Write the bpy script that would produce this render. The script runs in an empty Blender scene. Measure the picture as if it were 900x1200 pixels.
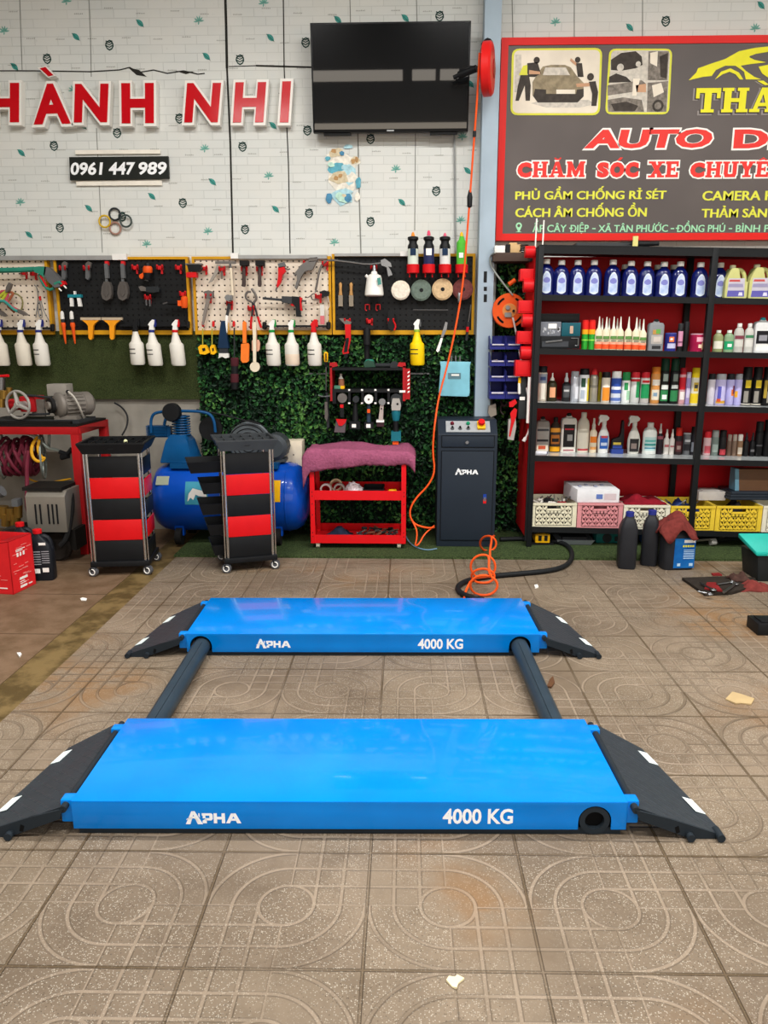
import bpy, bmesh, math, random
from mathutils import Vector, Matrix, Euler
random.seed(7)
C = bpy.context.scene
COL = C.collection
R_ = math.radians
PI = math.pi
# ------------------------------------------------------------------ camera
CAM_H = 1.3
F = 900.0
TILT = math.atan(200 / 900.0)
YAW = math.atan(25 / 900.0 * math.cos(TILT))
cam_data = bpy.data.cameras.new('camera')
cam_data.sensor_fit = 'AUTO'
cam_data.sensor_width = 36.0
cam_data.lens = 27.0
cam_data.clip_start = 0.05
cam = bpy.data.objects.new('camera', cam_data)
COL.objects.link(cam)
cam.location = (0, 0, CAM_H)
cam.rotation_euler = (PI / 2 - TILT, 0, YAW)
C.camera = cam
# ------------------------------------------------------------------ world, light, exposure
wd = bpy.data.worlds.new('sky')
C.world = wd
wd.use_nodes = True
bg = wd.node_tree.nodes['Background']
wt = wd.node_tree
wc = wt.nodes.new('ShaderNodeTexCoord')
wsep = wt.nodes.new('ShaderNodeSeparateXYZ')
wr = wt.nodes.new('ShaderNodeValToRGB')
wr.color_ramp.elements[0].position = 0.0
wr.color_ramp.elements[0].color = (1.0, 0.86, 0.68, 1)
wr.color_ramp.elements[1].position = 0.28
wr.color_ramp.elements[1].color = (0.97, 0.98, 1.0, 1)
wt.links.new(wc.outputs['Generated'], wsep.inputs[0])
wt.links.new(wsep.outputs[2], wr.inputs[0])
wt.links.new(wr.outputs[0], bg.inputs[0])
bg.inputs[1].default_value = 2.35
C.view_settings.view_transform = 'Standard'
C.view_settings.look = 'None'
C.view_settings.exposure = -0.1
C.view_settings.gamma = 1.0
C.view_settings.use_curve_mapping = False
C.cycles.use_denoising = True
C.cycles.max_bounces = 8
C.cycles.diffuse_bounces = 5
C.cycles.glossy_bounces = 4
C.cycles.transmission_bounces = 6
C.cycles.transparent_max_bounces = 6
C.cycles.caustics_reflective = False
C.cycles.caustics_refractive = False
C.cycles.sample_clamp_indirect = 6.0
def area_light(name, loc, rot, sx, sy, power, color=(1, 1, 1), portal=False):
 l = bpy.data.lights.new(name, 'AREA')
 l.shape = 'RECTANGLE'
 l.size, l.size_y, l.energy, l.color = sx, sy, power, color
 if portal:
  l.cycles.is_portal = True
 o = bpy.data.objects.new(name, l)
 COL.objects.link(o)
 o.location = loc
 o.rotation_euler = rot
 return o
FRONT_Y = -1.6          # the open shop front, behind the photographer
CEIL_Z = 3.95
HALL_X0, HALL_X1 = -4.6, 4.6
OPEN_Z = 2.75
area_light('daylight_portal', (0, FRONT_Y - 0.02, OPEN_Z / 2), (PI / 2, 0, 0), 9.0, OPEN_Z, 1, portal=True)
TUBES = [(-1.5, 0.8), (0.7, 0.8), (2.8, 0.8), (-1.2, 2.7), (0.9, 2.7), (2.9, 2.7)]
for tx, ty in TUBES:
 area_light('tube_light', (tx, ty, CEIL_Z - 0.12), (0, 0, 0), 1.2, 0.06, 78, (1.0, 0.98, 0.95))
# ------------------------------------------------------------------ view geometry helpers
cr, sr = math.cos(YAW), math.sin(YAW)
cp, sp = math.cos(TILT), math.sin(TILT)
_Rt = Vector((cr, sr, 0))
_Up = Vector((-sr * sp, cr * sp, cp))
_Fw = Vector((-sr * cp, cr * cp, -sp))
def ray(x, y):
 return _Fw + _Rt * ((x - 450) / F) + _Up * ((600 - y) / F)
def P(x, y, Y):
 d = ray(x, y)
 t = Y / d.y
 return Vector((d.x * t, Y, CAM_H + d.z * t))
def G(x, y, z=0.0):
 d = ray(x, y)
 t = (z - CAM_H) / d.z
 return Vector((d.x * t, d.y * t, z))
def W(x, y, Y):
 p = P(x, y, Y)
 return p.x, p.z
def mpp(y, Y):
 return Y / ray(475, y).y / F
# ------------------------------------------------------------------ materials
def lin(h):
 h = h.lstrip('#')
 v = [int(h[i:i + 2], 16) / 255 for i in (0, 2, 4)]
 return tuple(c / 12.92 if c <= 0.04045 else ((c + 0.055) / 1.055) ** 2.4 for c in v) + (1,)
_M = {}
def mat(name, h, rough=0.5, metal=0.0, var=0.08, scale=14.0, bump=0.0, spec=0.16, trans=0.0, alpha=1.0, coat=0.0, h2=None):
 if name in _M:
  return _M[name]
 m = bpy.data.materials.new(name)
 m.use_nodes = True
 nt = m.node_tree
 b = nt.nodes['Principled BSDF']
 b.inputs['Roughness'].default_value = rough
 b.inputs['Metallic'].default_value = metal
 b.inputs['Specular IOR Level'].default_value = spec
 b.inputs['Transmission Weight'].default_value = trans
 b.inputs['Coat Weight'].default_value = coat
 c = lin(h)
 if var > 0 or h2:
  tc = nt.nodes.new('ShaderNodeTexCoord')
  n = nt.nodes.new('ShaderNodeTexNoise')
  n.inputs['Scale'].default_value = scale
  n.inputs['Detail'].default_value = 4
  nt.links.new(tc.outputs['Object'], n.inputs['Vector'])
  r = nt.nodes.new('ShaderNodeValToRGB')
  c2 = lin(h2) if h2 else tuple(min(1, x * (1 + var)) for x in c[:3]) + (1,)
  c1 = c if h2 else tuple(x * (1 - var) for x in c[:3]) + (1,)
  r.color_ramp.elements[0].position = 0.3
  r.color_ramp.elements[1].position = 0.7
  r.color_ramp.elements[0].color = c1
  r.color_ramp.elements[1].color = c2
  nt.links.new(n.outputs[0], r.inputs[0])
  nt.links.new(r.outputs[0], b.inputs['Base Color'])
  if bump > 0:
   bp = nt.nodes.new('ShaderNodeBump')
   bp.inputs['Strength'].default_value = bump
   bp.inputs['Distance'].default_value = 0.01
   nt.links.new(n.outputs[0], bp.inputs['Height'])
   nt.links.new(bp.outputs[0], b.inputs['Normal'])
 else:
  b.inputs['Base Color'].default_value = c
 _M[name] = m
 return m
class NT:
 def __init__(s, name, rough=0.5):
  s.m = bpy.data.materials.new(name)
  s.m.use_nodes = True
  s.t = s.m.node_tree
  s.b = s.t.nodes['Principled BSDF']
  s.b.inputs['Roughness'].default_value = rough
  s.b.inputs['Specular IOR Level'].default_value = 0.18
  s.tc = s.t.nodes.new('ShaderNodeTexCoord')
  _M[name] = s.m
 def link(s, a, b):
  s.t.links.new(a, b)
 def put(s, a, sock):
  if isinstance(a, (int, float)):
   sock.default_value = a
  else:
   s.link(a, sock)
 def math(s, op, a, b=0.0, c=0.0):
  n = s.t.nodes.new('ShaderNodeMath')
  n.operation = op
  s.put(a, n.inputs[0])
  s.put(b, n.inputs[1])
  s.put(c, n.inputs[2])
  return n.outputs[0]
 def step(s, v, e0, e1):
  n = s.t.nodes.new('ShaderNodeMapRange')
  n.interpolation_type = 'SMOOTHSTEP'
  s.put(v, n.inputs[0])
  n.inputs[1].default_value, n.inputs[2].default_value = min(e0, e1), max(e0, e1)
  n.inputs[3].default_value, n.inputs[4].default_value = (0, 1) if e1 > e0 else (1, 0)
  return n.outputs[0]
 def sep(s, v):
  n = s.t.nodes.new('ShaderNodeSeparateXYZ')
  s.link(v, n.inputs[0])
  return n.outputs
 def comb(s, x, y, z=0.0):
  n = s.t.nodes.new('ShaderNodeCombineXYZ')
  for i, a in enumerate((x, y, z)):
   s.put(a, n.inputs[i])
  return n.outputs[0]
 def noise(s, vec, scale, detail=3, rough=0.5):
  n = s.t.nodes.new('ShaderNodeTexNoise')
  n.inputs['Scale'].default_value = scale
  n.inputs['Detail'].default_value = detail
  n.inputs['Roughness'].default_value = rough
  s.link(vec, n.inputs['Vector'])
  return n.outputs[0]
 def voronoi(s, vec, scale, out='Distance'):
  n = s.t.nodes.new('ShaderNodeTexVoronoi')
  n.inputs['Scale'].default_value = scale
  s.link(vec, n.inputs['Vector'])
  return n.outputs[out]
 def mix(s, f, a, b):
  n = s.t.nodes.new('ShaderNodeMix')
  n.data_type = 'RGBA'
  s.put(f, n.inputs[0])
  for v, k in ((a, 6), (b, 7)):
   if isinstance(v, str):
    n.inputs[k].default_value = lin(v)
   else:
    s.link(v, n.inputs[k])
  return n.outputs[2]
 def bump(s, h, strength=0.5, dist=0.01):
  n = s.t.nodes.new('ShaderNodeBump')
  n.inputs['Strength'].default_value = strength
  n.inputs['Distance'].default_value = dist
  s.link(h, n.inputs['Height'])
  s.link(n.outputs[0], s.b.inputs['Normal'])
 def color(s, c):
  s.link(c, s.b.inputs['Base Color'])
# ------------------------------------------------------------------ mesh builder
_TX = {}
def glyphs(s, off=0.0, shear=0.0, space=1.0):
 k = (s, off, shear, space)
 if k in _TX:
  return _TX[k]
 cu = bpy.data.curves.new('t', 'FONT')
 cu.body, cu.size, cu.offset, cu.shear, cu.space_character = s, 1.0, off, shear, space
 cu.resolution_u = 3
 o = bpy.data.objects.new('t', cu)
 me = bpy.data.meshes.new_from_object(o)
 v = [(p.co.x, p.co.y) for p in me.vertices]
 f = [tuple(p.vertices) for p in me.polygons]
 bpy.data.objects.remove(o)
 bpy.data.curves.remove(cu)
 bpy.data.meshes.remove(me)
 _TX[k] = (v, f)
 return v, f
CAPH = 0.727
class MB:
 def __init__(s, m=None):
  s.v, s.f, s.mi, s.ms = [], [], [], []
  s.cur = 0
  if m:
   s.use(m)
 def use(s, m):
  if m not in s.ms:
   s.ms.append(m)
  s.cur = s.ms.index(m)
  return s
 def add(s, vs, fs, M=None):
  n = len(s.v)
  for p in vs:
   p = Vector(p)
   s.v.append(M @ p if M else p)
  for f in fs:
   s.f.append(tuple(i + n for i in f))
   s.mi.append(s.cur)
  return s
 def hexa(s, p):
  return s.add(p, [(3, 2, 1, 0), (4, 5, 6, 7), (0, 1, 5, 4), (1, 2, 6, 5), (2, 3, 7, 6), (3, 0, 4, 7)])
 def box(s, x0, y0, z0, x1, y1, z1, M=None):
  x0, x1 = min(x0, x1), max(x0, x1)
  y0, y1 = min(y0, y1), max(y0, y1)
  z0, z1 = min(z0, z1), max(z0, z1)
  return s.add([(x0, y0, z0), (x1, y0, z0), (x1, y1, z0), (x0, y1, z0), (x0, y0, z1), (x1, y0, z1), (x1, y1, z1), (x0, y1, z1)],
      [(3, 2, 1, 0), (4, 5, 6, 7), (0, 1, 5, 4), (1, 2, 6, 5), (2, 3, 7, 6), (3, 0, 4, 7)], M)
 def lathe(s, prof, seg=16, o=(0, 0, 0), axis=(0, 0, 1), M=None, sx=1.0, sy=1.0, cap=True):
  ax = Vector(axis).normalized()
  q = Vector((0, 0, 1)).rotation_difference(ax).to_matrix()
  o = Vector(o)
  vs, fs = [], []
  for r, h in prof:
   for k in range(seg):
    a = 2 * PI * k / seg
    vs.append(o + q @ Vector((r * sx * math.cos(a), r * sy * math.sin(a), h)))
  for i in range(len(prof) - 1):
   for k in range(seg):
    k2 = (k + 1) % seg
    fs.append((i * seg + k, i * seg + k2, (i + 1) * seg + k2, (i + 1) * seg + k))
  if cap:
   if prof[0][0] > 1e-5:
    fs.append(tuple(reversed(range(seg))))
   if prof[-1][0] > 1e-5:
    fs.append(tuple(range((len(prof) - 1) * seg, len(prof) * seg)))
  return s.add(vs, fs, M)
 def cyl(s, a, b, r, seg=14, r2=None):
  a, b = Vector(a), Vector(b)
  return s.lathe([(r, 0), (r if r2 is None else r2, (b - a).length)], seg, a, b - a)
 def ball(s, c, r, seg=12, rings=7, sz=1.0):
  pr = [(max(1e-6, r * math.sin(PI * i / rings)), -r * sz * math.cos(PI * i / rings)) for i in range(rings + 1)]
  return s.lathe(pr, seg, c, cap=False)
 def ring(s, c, R, r, axis=(0, 0, 1), seg=24, s2=8, sq=1.0):
  q = Vector((0, 0, 1)).rotation_difference(Vector(axis).normalized()).to_matrix()
  c = Vector(c)
  vs, fs = [], []
  for i in range(seg):
   a = 2 * PI * i / seg
   for j in range(s2):
    b = 2 * PI * j / s2
    rr = R + r * math.cos(b)
    vs.append(c + q @ Vector((rr * math.cos(a), rr * math.sin(a), r * sq * math.sin(b))))
  for i in range(seg):
   for j in range(s2):
    i2, j2 = (i + 1) % seg, (j + 1) % s2
    fs.append((i * s2 + j, i2 * s2 + j, i2 * s2 + j2, i * s2 + j2))
  return s.add(vs, fs)
 def tube(s, pts, r, seg=8, smooth=0, closed=False):
  pts = [Vector(p) for p in pts]
  for _ in range(smooth):
   n = [pts[0]]
   for a, b in zip(pts, pts[1:]):
    n += [a * 0.75 + b * 0.25, a * 0.25 + b * 0.75]
   n.append(pts[-1])
   pts = n
  vs, fs = [], []
  up = Vector((0.13, 0.27, 0.95)).normalized()
  last = None
  for i, p in enumerate(pts):
   d = (pts[min(i + 1, len(pts) - 1)] - pts[max(i - 1, 0)]).normalized()
   ref = last if last is not None else up
   x = ref - d * ref.dot(d)
   if x.length < 1e-3:
    x = d.orthogonal()
   x.normalize()
   y = d.cross(x)
   last = x
   rr = r[i] if isinstance(r, (list, tuple)) else r
   for k in range(seg):
    a = 2 * PI * k / seg
    vs.append(p + x * rr * math.cos(a) + y * rr * math.sin(a))
  for i in range(len(pts) - 1):
   for k in range(seg):
    k2 = (k + 1) % seg
    fs.append((i * seg + k, i * seg + k2, (i + 1) * seg + k2, (i + 1) * seg + k))
  fs.append(tuple(reversed(range(seg))))
  fs.append(tuple(range((len(pts) - 1) * seg, len(pts) * seg)))
  return s.add(vs, fs)
 def plate(s, v2, fs, o, ux, uy, d=0.0):
  o, ux, uy = Vector(o), Vector(ux), Vector(uy)
  n = ux.cross(uy).normalized()
  front = [o + ux * a + uy * b for a, b in v2]
  s.add(front, fs)
  if d > 0:
   cnt = {}
   for f in fs:
    for i in range(len(f)):
     e = (f[i], f[(i + 1) % len(f)])
     k = (min(e), max(e))
     cnt[k] = None if k in cnt else e
   k = len(v2)
   edges = [e for e in cnt.values() if e]
   s.add(front + [p - n * d for p in front], [(e[1], e[0], e[0] + k, e[1] + k) for e in edges] + [tuple(i + k for i in reversed(f)) for f in fs])
  return s
 def poly(s, pts, o, ux, uy, d=0.0):
  ar = sum(a[0] * b[1] - b[0] * a[1] for a, b in zip(pts, pts[1:] + pts[:1]))
  if ar < 0:
   pts = pts[::-1]
  return s.plate(pts, [tuple(range(len(pts)))], o, ux, uy, d)
 def text(s, t, o, ux, uy, width, cap, off=0.02, shear=0.0, d=0.0, base=None, space=1.0, anchor=True):
  v, f = glyphs(t, off, shear, space)
  bv = glyphs(base or t, base and 0.0 or off, shear, space)[0] if False else v
  x0, x1 = min(p[0] for p in bv), max(p[0] for p in bv)
  kx = width / (x1 - x0)
  ky = cap / (CAPH + 2 * off)
  return s.plate([((p[0] - x0) * kx, (p[1] + off) * ky) for p in v], f, o, ux, uy, d)
 # ---- shapes given in photo pixels at their own depth
 def wbox(s, x0, y0, x1, y1, Ya, Yb):
  a, b = W(x0, y0, Ya), W(x1, y1, Ya)
  return s.box(a[0], Ya, b[1], b[0], Yb, a[1])
 def wpoly(s, pts, Ya, Yb):
  return s.poly([W(x, y, Ya) for x, y in pts], (0, Ya, 0), (1, 0, 0), (0, 0, 1), Yb - Ya)
 def wtube(s, pts, r, seg=8, smooth=2):
  return s.tube([P(*p) for p in pts], r, seg, smooth)
 def wlathe(s, cx, prof, Y, seg=16, sy=1.0, lean=0.0):
  y0 = prof[0][0]
  vs, fs = [], []
  for y, hw in prof:
   c = P(cx + lean * (y - y0), y, Y)
   r = hw * mpp(y, Y)
   for k in range(seg):
    a = 2 * PI * k / seg
    vs.append((c.x + r * math.cos(a), Y + r * sy * math.sin(a), c.z))
  n = len(prof)
  for i in range(n - 1):
   for k in range(seg):
    k2 = (k + 1) % seg
    fs.append(((i + 1) * seg + k, (i + 1) * seg + k2, i * seg + k2, i * seg + k))
  fs.append(tuple(range(seg)))
  fs.append(tuple(reversed(range((n - 1) * seg, n * seg))))
  return s.add(vs, fs)
 def wdisc(s, cx, cy, r, Y, d, seg=24, hole=0.0):
  c = P(cx, cy, Y)
  k = mpp(cy, Y)
  if hole:
   return s.lathe([(hole * k, 0), (r * k, 0), (r * k, d), (hole * k, d), (hole * k, 0)], seg, (c.x, Y, c.z), (0, 1, 0), cap=False)
  return s.lathe([(r * k, 0), (r * k, d)], seg, (c.x, Y, c.z), (0, 1, 0))
 def bounds(s):
  return [(min(p[i] for p in s.v), max(p[i] for p in s.v)) for i in range(3)]
def wm(o):
 m = o.matrix_basis.copy()
 while o.parent:
  o = o.parent
  m = o.matrix_basis @ m
 return m
def obj(name, mb, parent=None, world=False, bevel=0.0, seg=2, label=None, flat=False, ang=38):
 me = bpy.data.meshes.new(name)
 vs = mb.v
 loc = Vector((0, 0, 0))
 if parent is not None and world:
  inv = wm(parent).inverted()
  vs = [inv @ p for p in vs]
 if parent is None:
  b = mb.bounds()
  loc = Vector(((b[0][0] + b[0][1]) / 2, (b[1][0] + b[1][1]) / 2, b[2][0]))
  vs = [p - loc for p in vs]
 me.from_pydata([tuple(p) for p in vs], [], mb.f)
 for m in mb.ms:
  me.materials.append(m)
 me.polygons.foreach_set('material_index', mb.mi)
 if bevel > 0:
  bm = bmesh.new()
  bm.from_mesh(me)
  bmesh.ops.remove_doubles(bm, verts=bm.verts, dist=1e-5)
  es = [e for e in bm.edges if len(e.link_faces) == 2 and e.calc_face_angle(0) > R_(25)]
  bmesh.ops.bevel(bm, geom=es, offset=bevel, segments=seg, profile=0.6, affect='EDGES', clamp_overlap=True)
  bm.to_mesh(me)
  bm.free()
 if not flat:
  me.polygons.foreach_set('use_smooth', [True] * len(me.polygons))
  me.set_sharp_from_angle(angle=R_(ang))
 me.update()
 o = bpy.data.objects.new(name, me)
 COL.objects.link(o)
 o.location = loc
 if parent is not None:
  o.parent = parent
 if label:
  o['label'] = label
 return o
def thing(name, label, cat, loc=(0, 0, 0), rot=(0, 0, 0), group=None):
 o = bpy.data.objects.new(name, None)
 o.empty_display_size = 0.05
 COL.objects.link(o)
 o.location = loc
 o.rotation_euler = rot
 return tag(o, label, cat, group)
def tag(o, label, cat, group=None, kind=None):
 o['label'] = label
 o['category'] = cat
 if group:
  o['group'] = group
 if kind:
  o['kind'] = kind
 return o
def single(name, label, cat, mb, group=None, bevel=0.0, kind=None, ang=38):
 return tag(obj(name, mb, bevel=bevel, ang=ang), label, cat, group, kind)
def struct(name, mb, bevel=0.0, flat=False):
 o = obj(name, mb, bevel=bevel, flat=flat)
 o['kind'] = 'structure'
 return o
def dup(root, loc, rot=None, label=None, group=None):
 def rec(o, par):
  c = o.copy()
  COL.objects.link(c)
  if par:
   c.parent = par
  for ch in list(o.children):
   if ch.name in src:
    rec(ch, c)
  return c
 src = {o.name for o in root.children_recursive}
 r = rec(root, None)
 r.location = loc
 if rot is not None:
  r.rotation_euler = rot
 if label:
  r['label'] = label
 if group:
  r['group'] = group
 return r
ORD = ['first', 'second', 'third', 'fourth', 'fifth', 'sixth', 'seventh', 'eighth', 'ninth', 'tenth', 'eleventh', 'twelfth',
  'thirteenth', 'fourteenth', 'fifteenth', 'sixteenth', 'seventeenth', 'eighteenth', 'nineteenth', 'twentieth']
BLACK = mat('black_plastic', '#17181a', 0.45)
BLACKM = mat('black_metal', '#1c1e21', 0.4)
DARK = mat('dark_grey', '#2e3033', 0.5)
GREY = mat('mid_grey', '#7d8083', 0.5)
STEEL = mat('steel', '#85878a', 0.36, 1.0)
ALU = mat('aluminium', '#a9abac', 0.4, 0.7)
WHITE = mat('white_plastic', '#e6e4df', 0.45)
PAPER = mat('white_print', '#f2f0ea', 0.6, var=0.02)
RED = mat('red_plastic', '#c9161c', 0.4)
REDP = mat('red_paint', '#d5151b', 0.35)
ORANGE = mat('orange_plastic', '#f0641a', 0.4)
YELLOW = mat('yellow_plastic', '#f0b414', 0.4)
FRAMEY = mat('yellow_frame', '#c8921a', 0.45)
BLUE = mat('blue_plastic', '#1d3f96', 0.4)
TEAL = mat('teal_plastic', '#1a6a78', 0.4)
GREEN = mat('green_plastic', '#1d8a3c', 0.4)
WOOD = mat('light_wood', '#b88b55', 0.6)
HOOK = mat('red_hook', '#d0262a', 0.4)
# ================================================================== THE SETTING
YW = 5.25     # inner face of the back wall
# ---- floor: embossed terrazzo tiles, dirty slabs on the left, a filled channel between them
n = NT('tile_floor', 0.62)
co = n.sep(n.tc.outputs['Object'])
X, Y = co[0], co[1]
warp = n.noise(n.tc.outputs['Object'], 1.3, 2)
T = 0.3815
fx = n.math('DIVIDE', n.math('SUBTRACT', X, 0.299), T)
fy = n.math('DIVIDE', n.math('SUBTRACT', n.math('MULTIPLY_ADD', X, -0.012, Y), 1.376), T)
ix, iy = n.math('FLOOR', fx), n.math('FLOOR', fy)
u = n.math('SUBTRACT', n.math('SUBTRACT', fx, ix), 0.5)
v = n.math('SUBTRACT', n.math('SUBTRACT', fy, iy), 0.5)
par = n.math('MODULO', n.math('ADD', n.math('ADD', ix, iy), 100.0), 2.0)
flip = n.math('SUBTRACT', 1.0, n.math('MULTIPLY', par, 2.0))      # -1 / +1
uf = n.math('MULTIPLY', u, flip)
au, av = n.math('ABSOLUTE', u), n.math('ABSOLUTE', v)
rad = n.math('SQRT', n.math('ADD', n.math('MULTIPLY', u, u), n.math('MULTIPLY', v, v)))
grid = n.step(n.math('MULTIPLY', uf, v), -1e-6, 1e-6)              # 1 in the two gridded quadrants
def lines(val, rs, w):
 d = None
 for r in rs:
  k = n.math('ABSOLUTE', n.math('SUBTRACT', val, r))
  d = k if d is None else n.math('MINIMUM', d, k)
 return d
d_arc = lines(rad, (0.17, 0.335, 0.487), 0)
d_grid = n.math('MINIMUM', lines(au, (0.0, 0.17, 0.335), 0), lines(av, (0.0, 0.17, 0.335), 0))
inner = n.step(rad, 0.172, 0.168)
d_grid = n.math('MAXIMUM', d_grid, n.math('MULTIPLY', inner, 0.2))
d_circ = n.math('ABSOLUTE', n.math('SUBTRACT', rad, 0.17))
d = n.math('ADD', n.math('MULTIPLY', grid, d_grid), n.math('MULTIPLY', n.math('SUBTRACT', 1.0, grid), d_arc))
d = n.math('MINIMUM', d, d_circ)
groove = n.step(d, 0.019, 0.007)
joint = n.step(n.math('MAXIMUM', au, av), 0.487, 0.4955)
SX = -1.56
left = n.step(X, SX, SX - 0.004)
strip = n.math('MULTIPLY', n.step(X, SX - 0.006, SX), n.step(X, -1.405, -1.41))
sx_ = n.math('DIVIDE', n.math('SUBTRACT', X, SX), 0.62)
sy_ = n.math('DIVIDE', n.math('SUBTRACT', Y, 0.45), 0.56)
su = n.math('ABSOLUTE', n.math('SUBTRACT', n.math('FRACT', sx_), 0.5))
sv = n.math('ABSOLUTE', n.math('SUBTRACT', n.math('FRACT', sy_), 0.5))
sj = n.step(n.math('MAXIMUM', su, sv), 0.487, 0.497)
notile = n.math('MAXIMUM', left, strip)
groove = n.math('MULTIPLY', groove, n.math('SUBTRACT', 1.0, notile))
joint = n.math('ADD', n.math('MULTIPLY', joint, n.math('SUBTRACT', 1.0, notile)), n.math('MULTIPLY', sj, left))
big = n.noise(n.tc.outputs['Object'], 1.1, 5, 0.6)
mid = n.noise(n.tc.outputs['Object'], 7.0, 5, 0.62)
fine = n.noise(n.tc.outputs['Object'], 90.0, 4, 0.7)
base = n.mix(n.step(big, 0.35, 0.68), '#67594a', '#887866')
base = n.mix(n.math('MULTIPLY', n.step(mid, 0.42, 0.7), 0.55), base, '#5a4c3e')
tint = n.voronoi(n.comb(n.math('ADD', ix, 0.5), n.math('ADD', iy, 0.5)), 0.73, 'Color')
tv = n.sep(tint)[0]
base = n.mix(n.math('MULTIPLY', tv, 0.4), base, '#7d6f5c')
chip = n.voronoi(n.tc.outputs['Object'], 250.0)
chipc = n.sep(n.voronoi(n.tc.outputs['Object'], 250.0, 'Color'))
worn = n.step(n.noise(n.tc.outputs['Object'], 2.6, 4, 0.6), 0.32, 0.56)
cm = n.math('MULTIPLY', n.math('MULTIPLY', n.step(chipc[0], 0.45, 0.55), n.step(chip, 0.42, 0.3)), n.math('MULTIPLY', worn, n.math('SUBTRACT', 1.0, n.math('MULTIPLY', notile, 0.8))))
base = n.mix(n.math('MULTIPLY', cm, 0.62), base, '#bdb4a4')
dk = n.math('MULTIPLY', n.math('MULTIPLY', n.step(chipc[1], 0.7, 0.8), n.step(chip, 0.42, 0.3)), worn)
base = n.mix(n.math('MULTIPLY', dk, 0.7), base, '#3a3128')
rust = n.math('MULTIPLY', n.step(n.noise(n.tc.outputs['Object'], 0.9, 3, 0.5), 0.54, 0.66), n.step(mid, 0.3, 0.6))
base = n.mix(n.math('MULTIPLY', rust, 0.5), base, '#8a6030')
slab = n.mix(n.step(mid, 0.35, 0.65), '#78614c', '#644f3a')
slab = n.mix(n.math('MULTIPLY', n.step(fine, 0.5, 0.8), 0.4), slab, '#8d7a64')
base = n.mix(left, base, slab)
cem = n.mix(n.step(mid, 0.4, 0.62), '#514226', '#77633f')
base = n.mix(strip, base, cem)
gmask = n.math('MULTIPLY', groove, n.step(n.noise(n.tc.outputs['Object'], 3.3, 3), 0.25, 0.6))
base = n.mix(n.math('MULTIPLY', gmask, 0.5), base, '#a08f7c')
base = n.mix(n.math('MULTIPLY', groove, n.math('MULTIPLY', n.step(warp, 0.5, 0.62), 0.5)), base, '#453828')
base = n.mix(n.math('MULTIPLY', joint, n.math('MULTIPLY', n.step(n.noise(n.tc.outputs['Object'], 1.7, 3), 0.3, 0.62), 0.85)), base, '#54442f')
n.color(base)
h = n.math('SUBTRACT', n.math('MULTIPLY', fine, 0.12), n.math('ADD', n.math('MULTIPLY', groove, 0.7), n.math('MULTIPLY', joint, 1.0)))
h = n.math('ADD', h, n.math('MULTIPLY', mid, 0.25))
n.bump(h, 0.9, 0.0055)
n.link(n.math('ADD', 0.42, n.math('MULTIPLY', mid, 0.3)), n.b.inputs['Roughness'])
TILE = n.m
mb = MB(TILE)
mb.add([(-7, -9, 0), (7, -9, 0), (7, 5.3, 0), (-7, 5.3, 0)], [(0, 1, 2, 3)])
fl = bpy.data.meshes.new('floor')
fl.from_pydata([tuple(p) for p in mb.v], [], mb.f)
fl.materials.append(TILE)
floor = bpy.data.objects.new('floor', fl)
COL.objects.link(floor)
floor['kind'] = 'structure'
# ---- back wall: pale brick-print wallpaper above, bare concrete below on the left
n = NT('brick_wallpaper', 0.75)
co = n.sep(n.tc.outputs['Object'])
vec = n.comb(co[0], co[2], 0.0)
bt = n.t.nodes.new('ShaderNodeTexBrick')
bt.inputs['Scale'].default_value = 1.0
bt.inputs['Brick Width'].default_value = 0.145
bt.inputs['Row Height'].default_value = 0.05
bt.inputs['Mortar Size'].default_value = 0.0028
bt.inputs['Mortar Smooth'].default_value = 0.4
for i, c in ((1, '#d4d6d2'), (2, '#cdd0cc'), (3, '#bcbfbb')):
 bt.inputs[i].default_value = lin(c)
n.link(vec, bt.inputs[0])
smear = n.noise(n.tc.outputs['Object'], 2.2, 4, 0.6)
c = n.mix(n.math('MULTIPLY', n.step(smear, 0.35, 0.7), 0.6), bt.outputs[0], '#d8d7d0')
grime = n.math('MULTIPLY', n.step(n.noise(n.tc.outputs['Object'], 26, 3, 0.6), 0.66, 0.8), 0.18)
c = n.mix(grime, c, '#8b8d86')
n.color(c)
WPAPER = n.m
CONC = mat('bare_concrete', '#8f8a80', 0.85, var=0.2, scale=5, bump=0.2)
TEALLEAF = mat('print_teal_leaf', '#3f8f86', 0.7, var=0.15, scale=60)
DARKLEAF = mat('print_dark_leaf', '#24423c', 0.7, var=0.15, scale=60)
PALMLEAF = mat('print_palm', '#6fa99c', 0.7, var=0.15, scale=60)
SEAM = mat('panel_seam', '#7d7e79', 0.9)
SEAMD = mat('open_seam', '#2b2a27', 0.9)
SCRIB = mat('print_grey', '#a0a19b', 0.8)
mb = MB(WPAPER)
zl = W(100, 458, YW)[1]
xi = W(228, 470, YW)[0]
mb.box(HALL_X0 - 0.15, YW, zl, HALL_X1 + 0.15, YW + 0.12, CEIL_Z)
mb.use(CONC)
mb.box(HALL_X0 - 0.15, YW, -0.05, HALL_X1 + 0.15, YW + 0.12, zl)
YP = YW - 0.0012
FR = ((0, YP, 0), (1, 0, 0), (0, 0, 1))
def print_poly(pts, m, y=YP):
 mb.use(m)
 mb.poly(pts, (0, y, 0), (1, 0, 0), (0, 0, 1))
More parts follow.
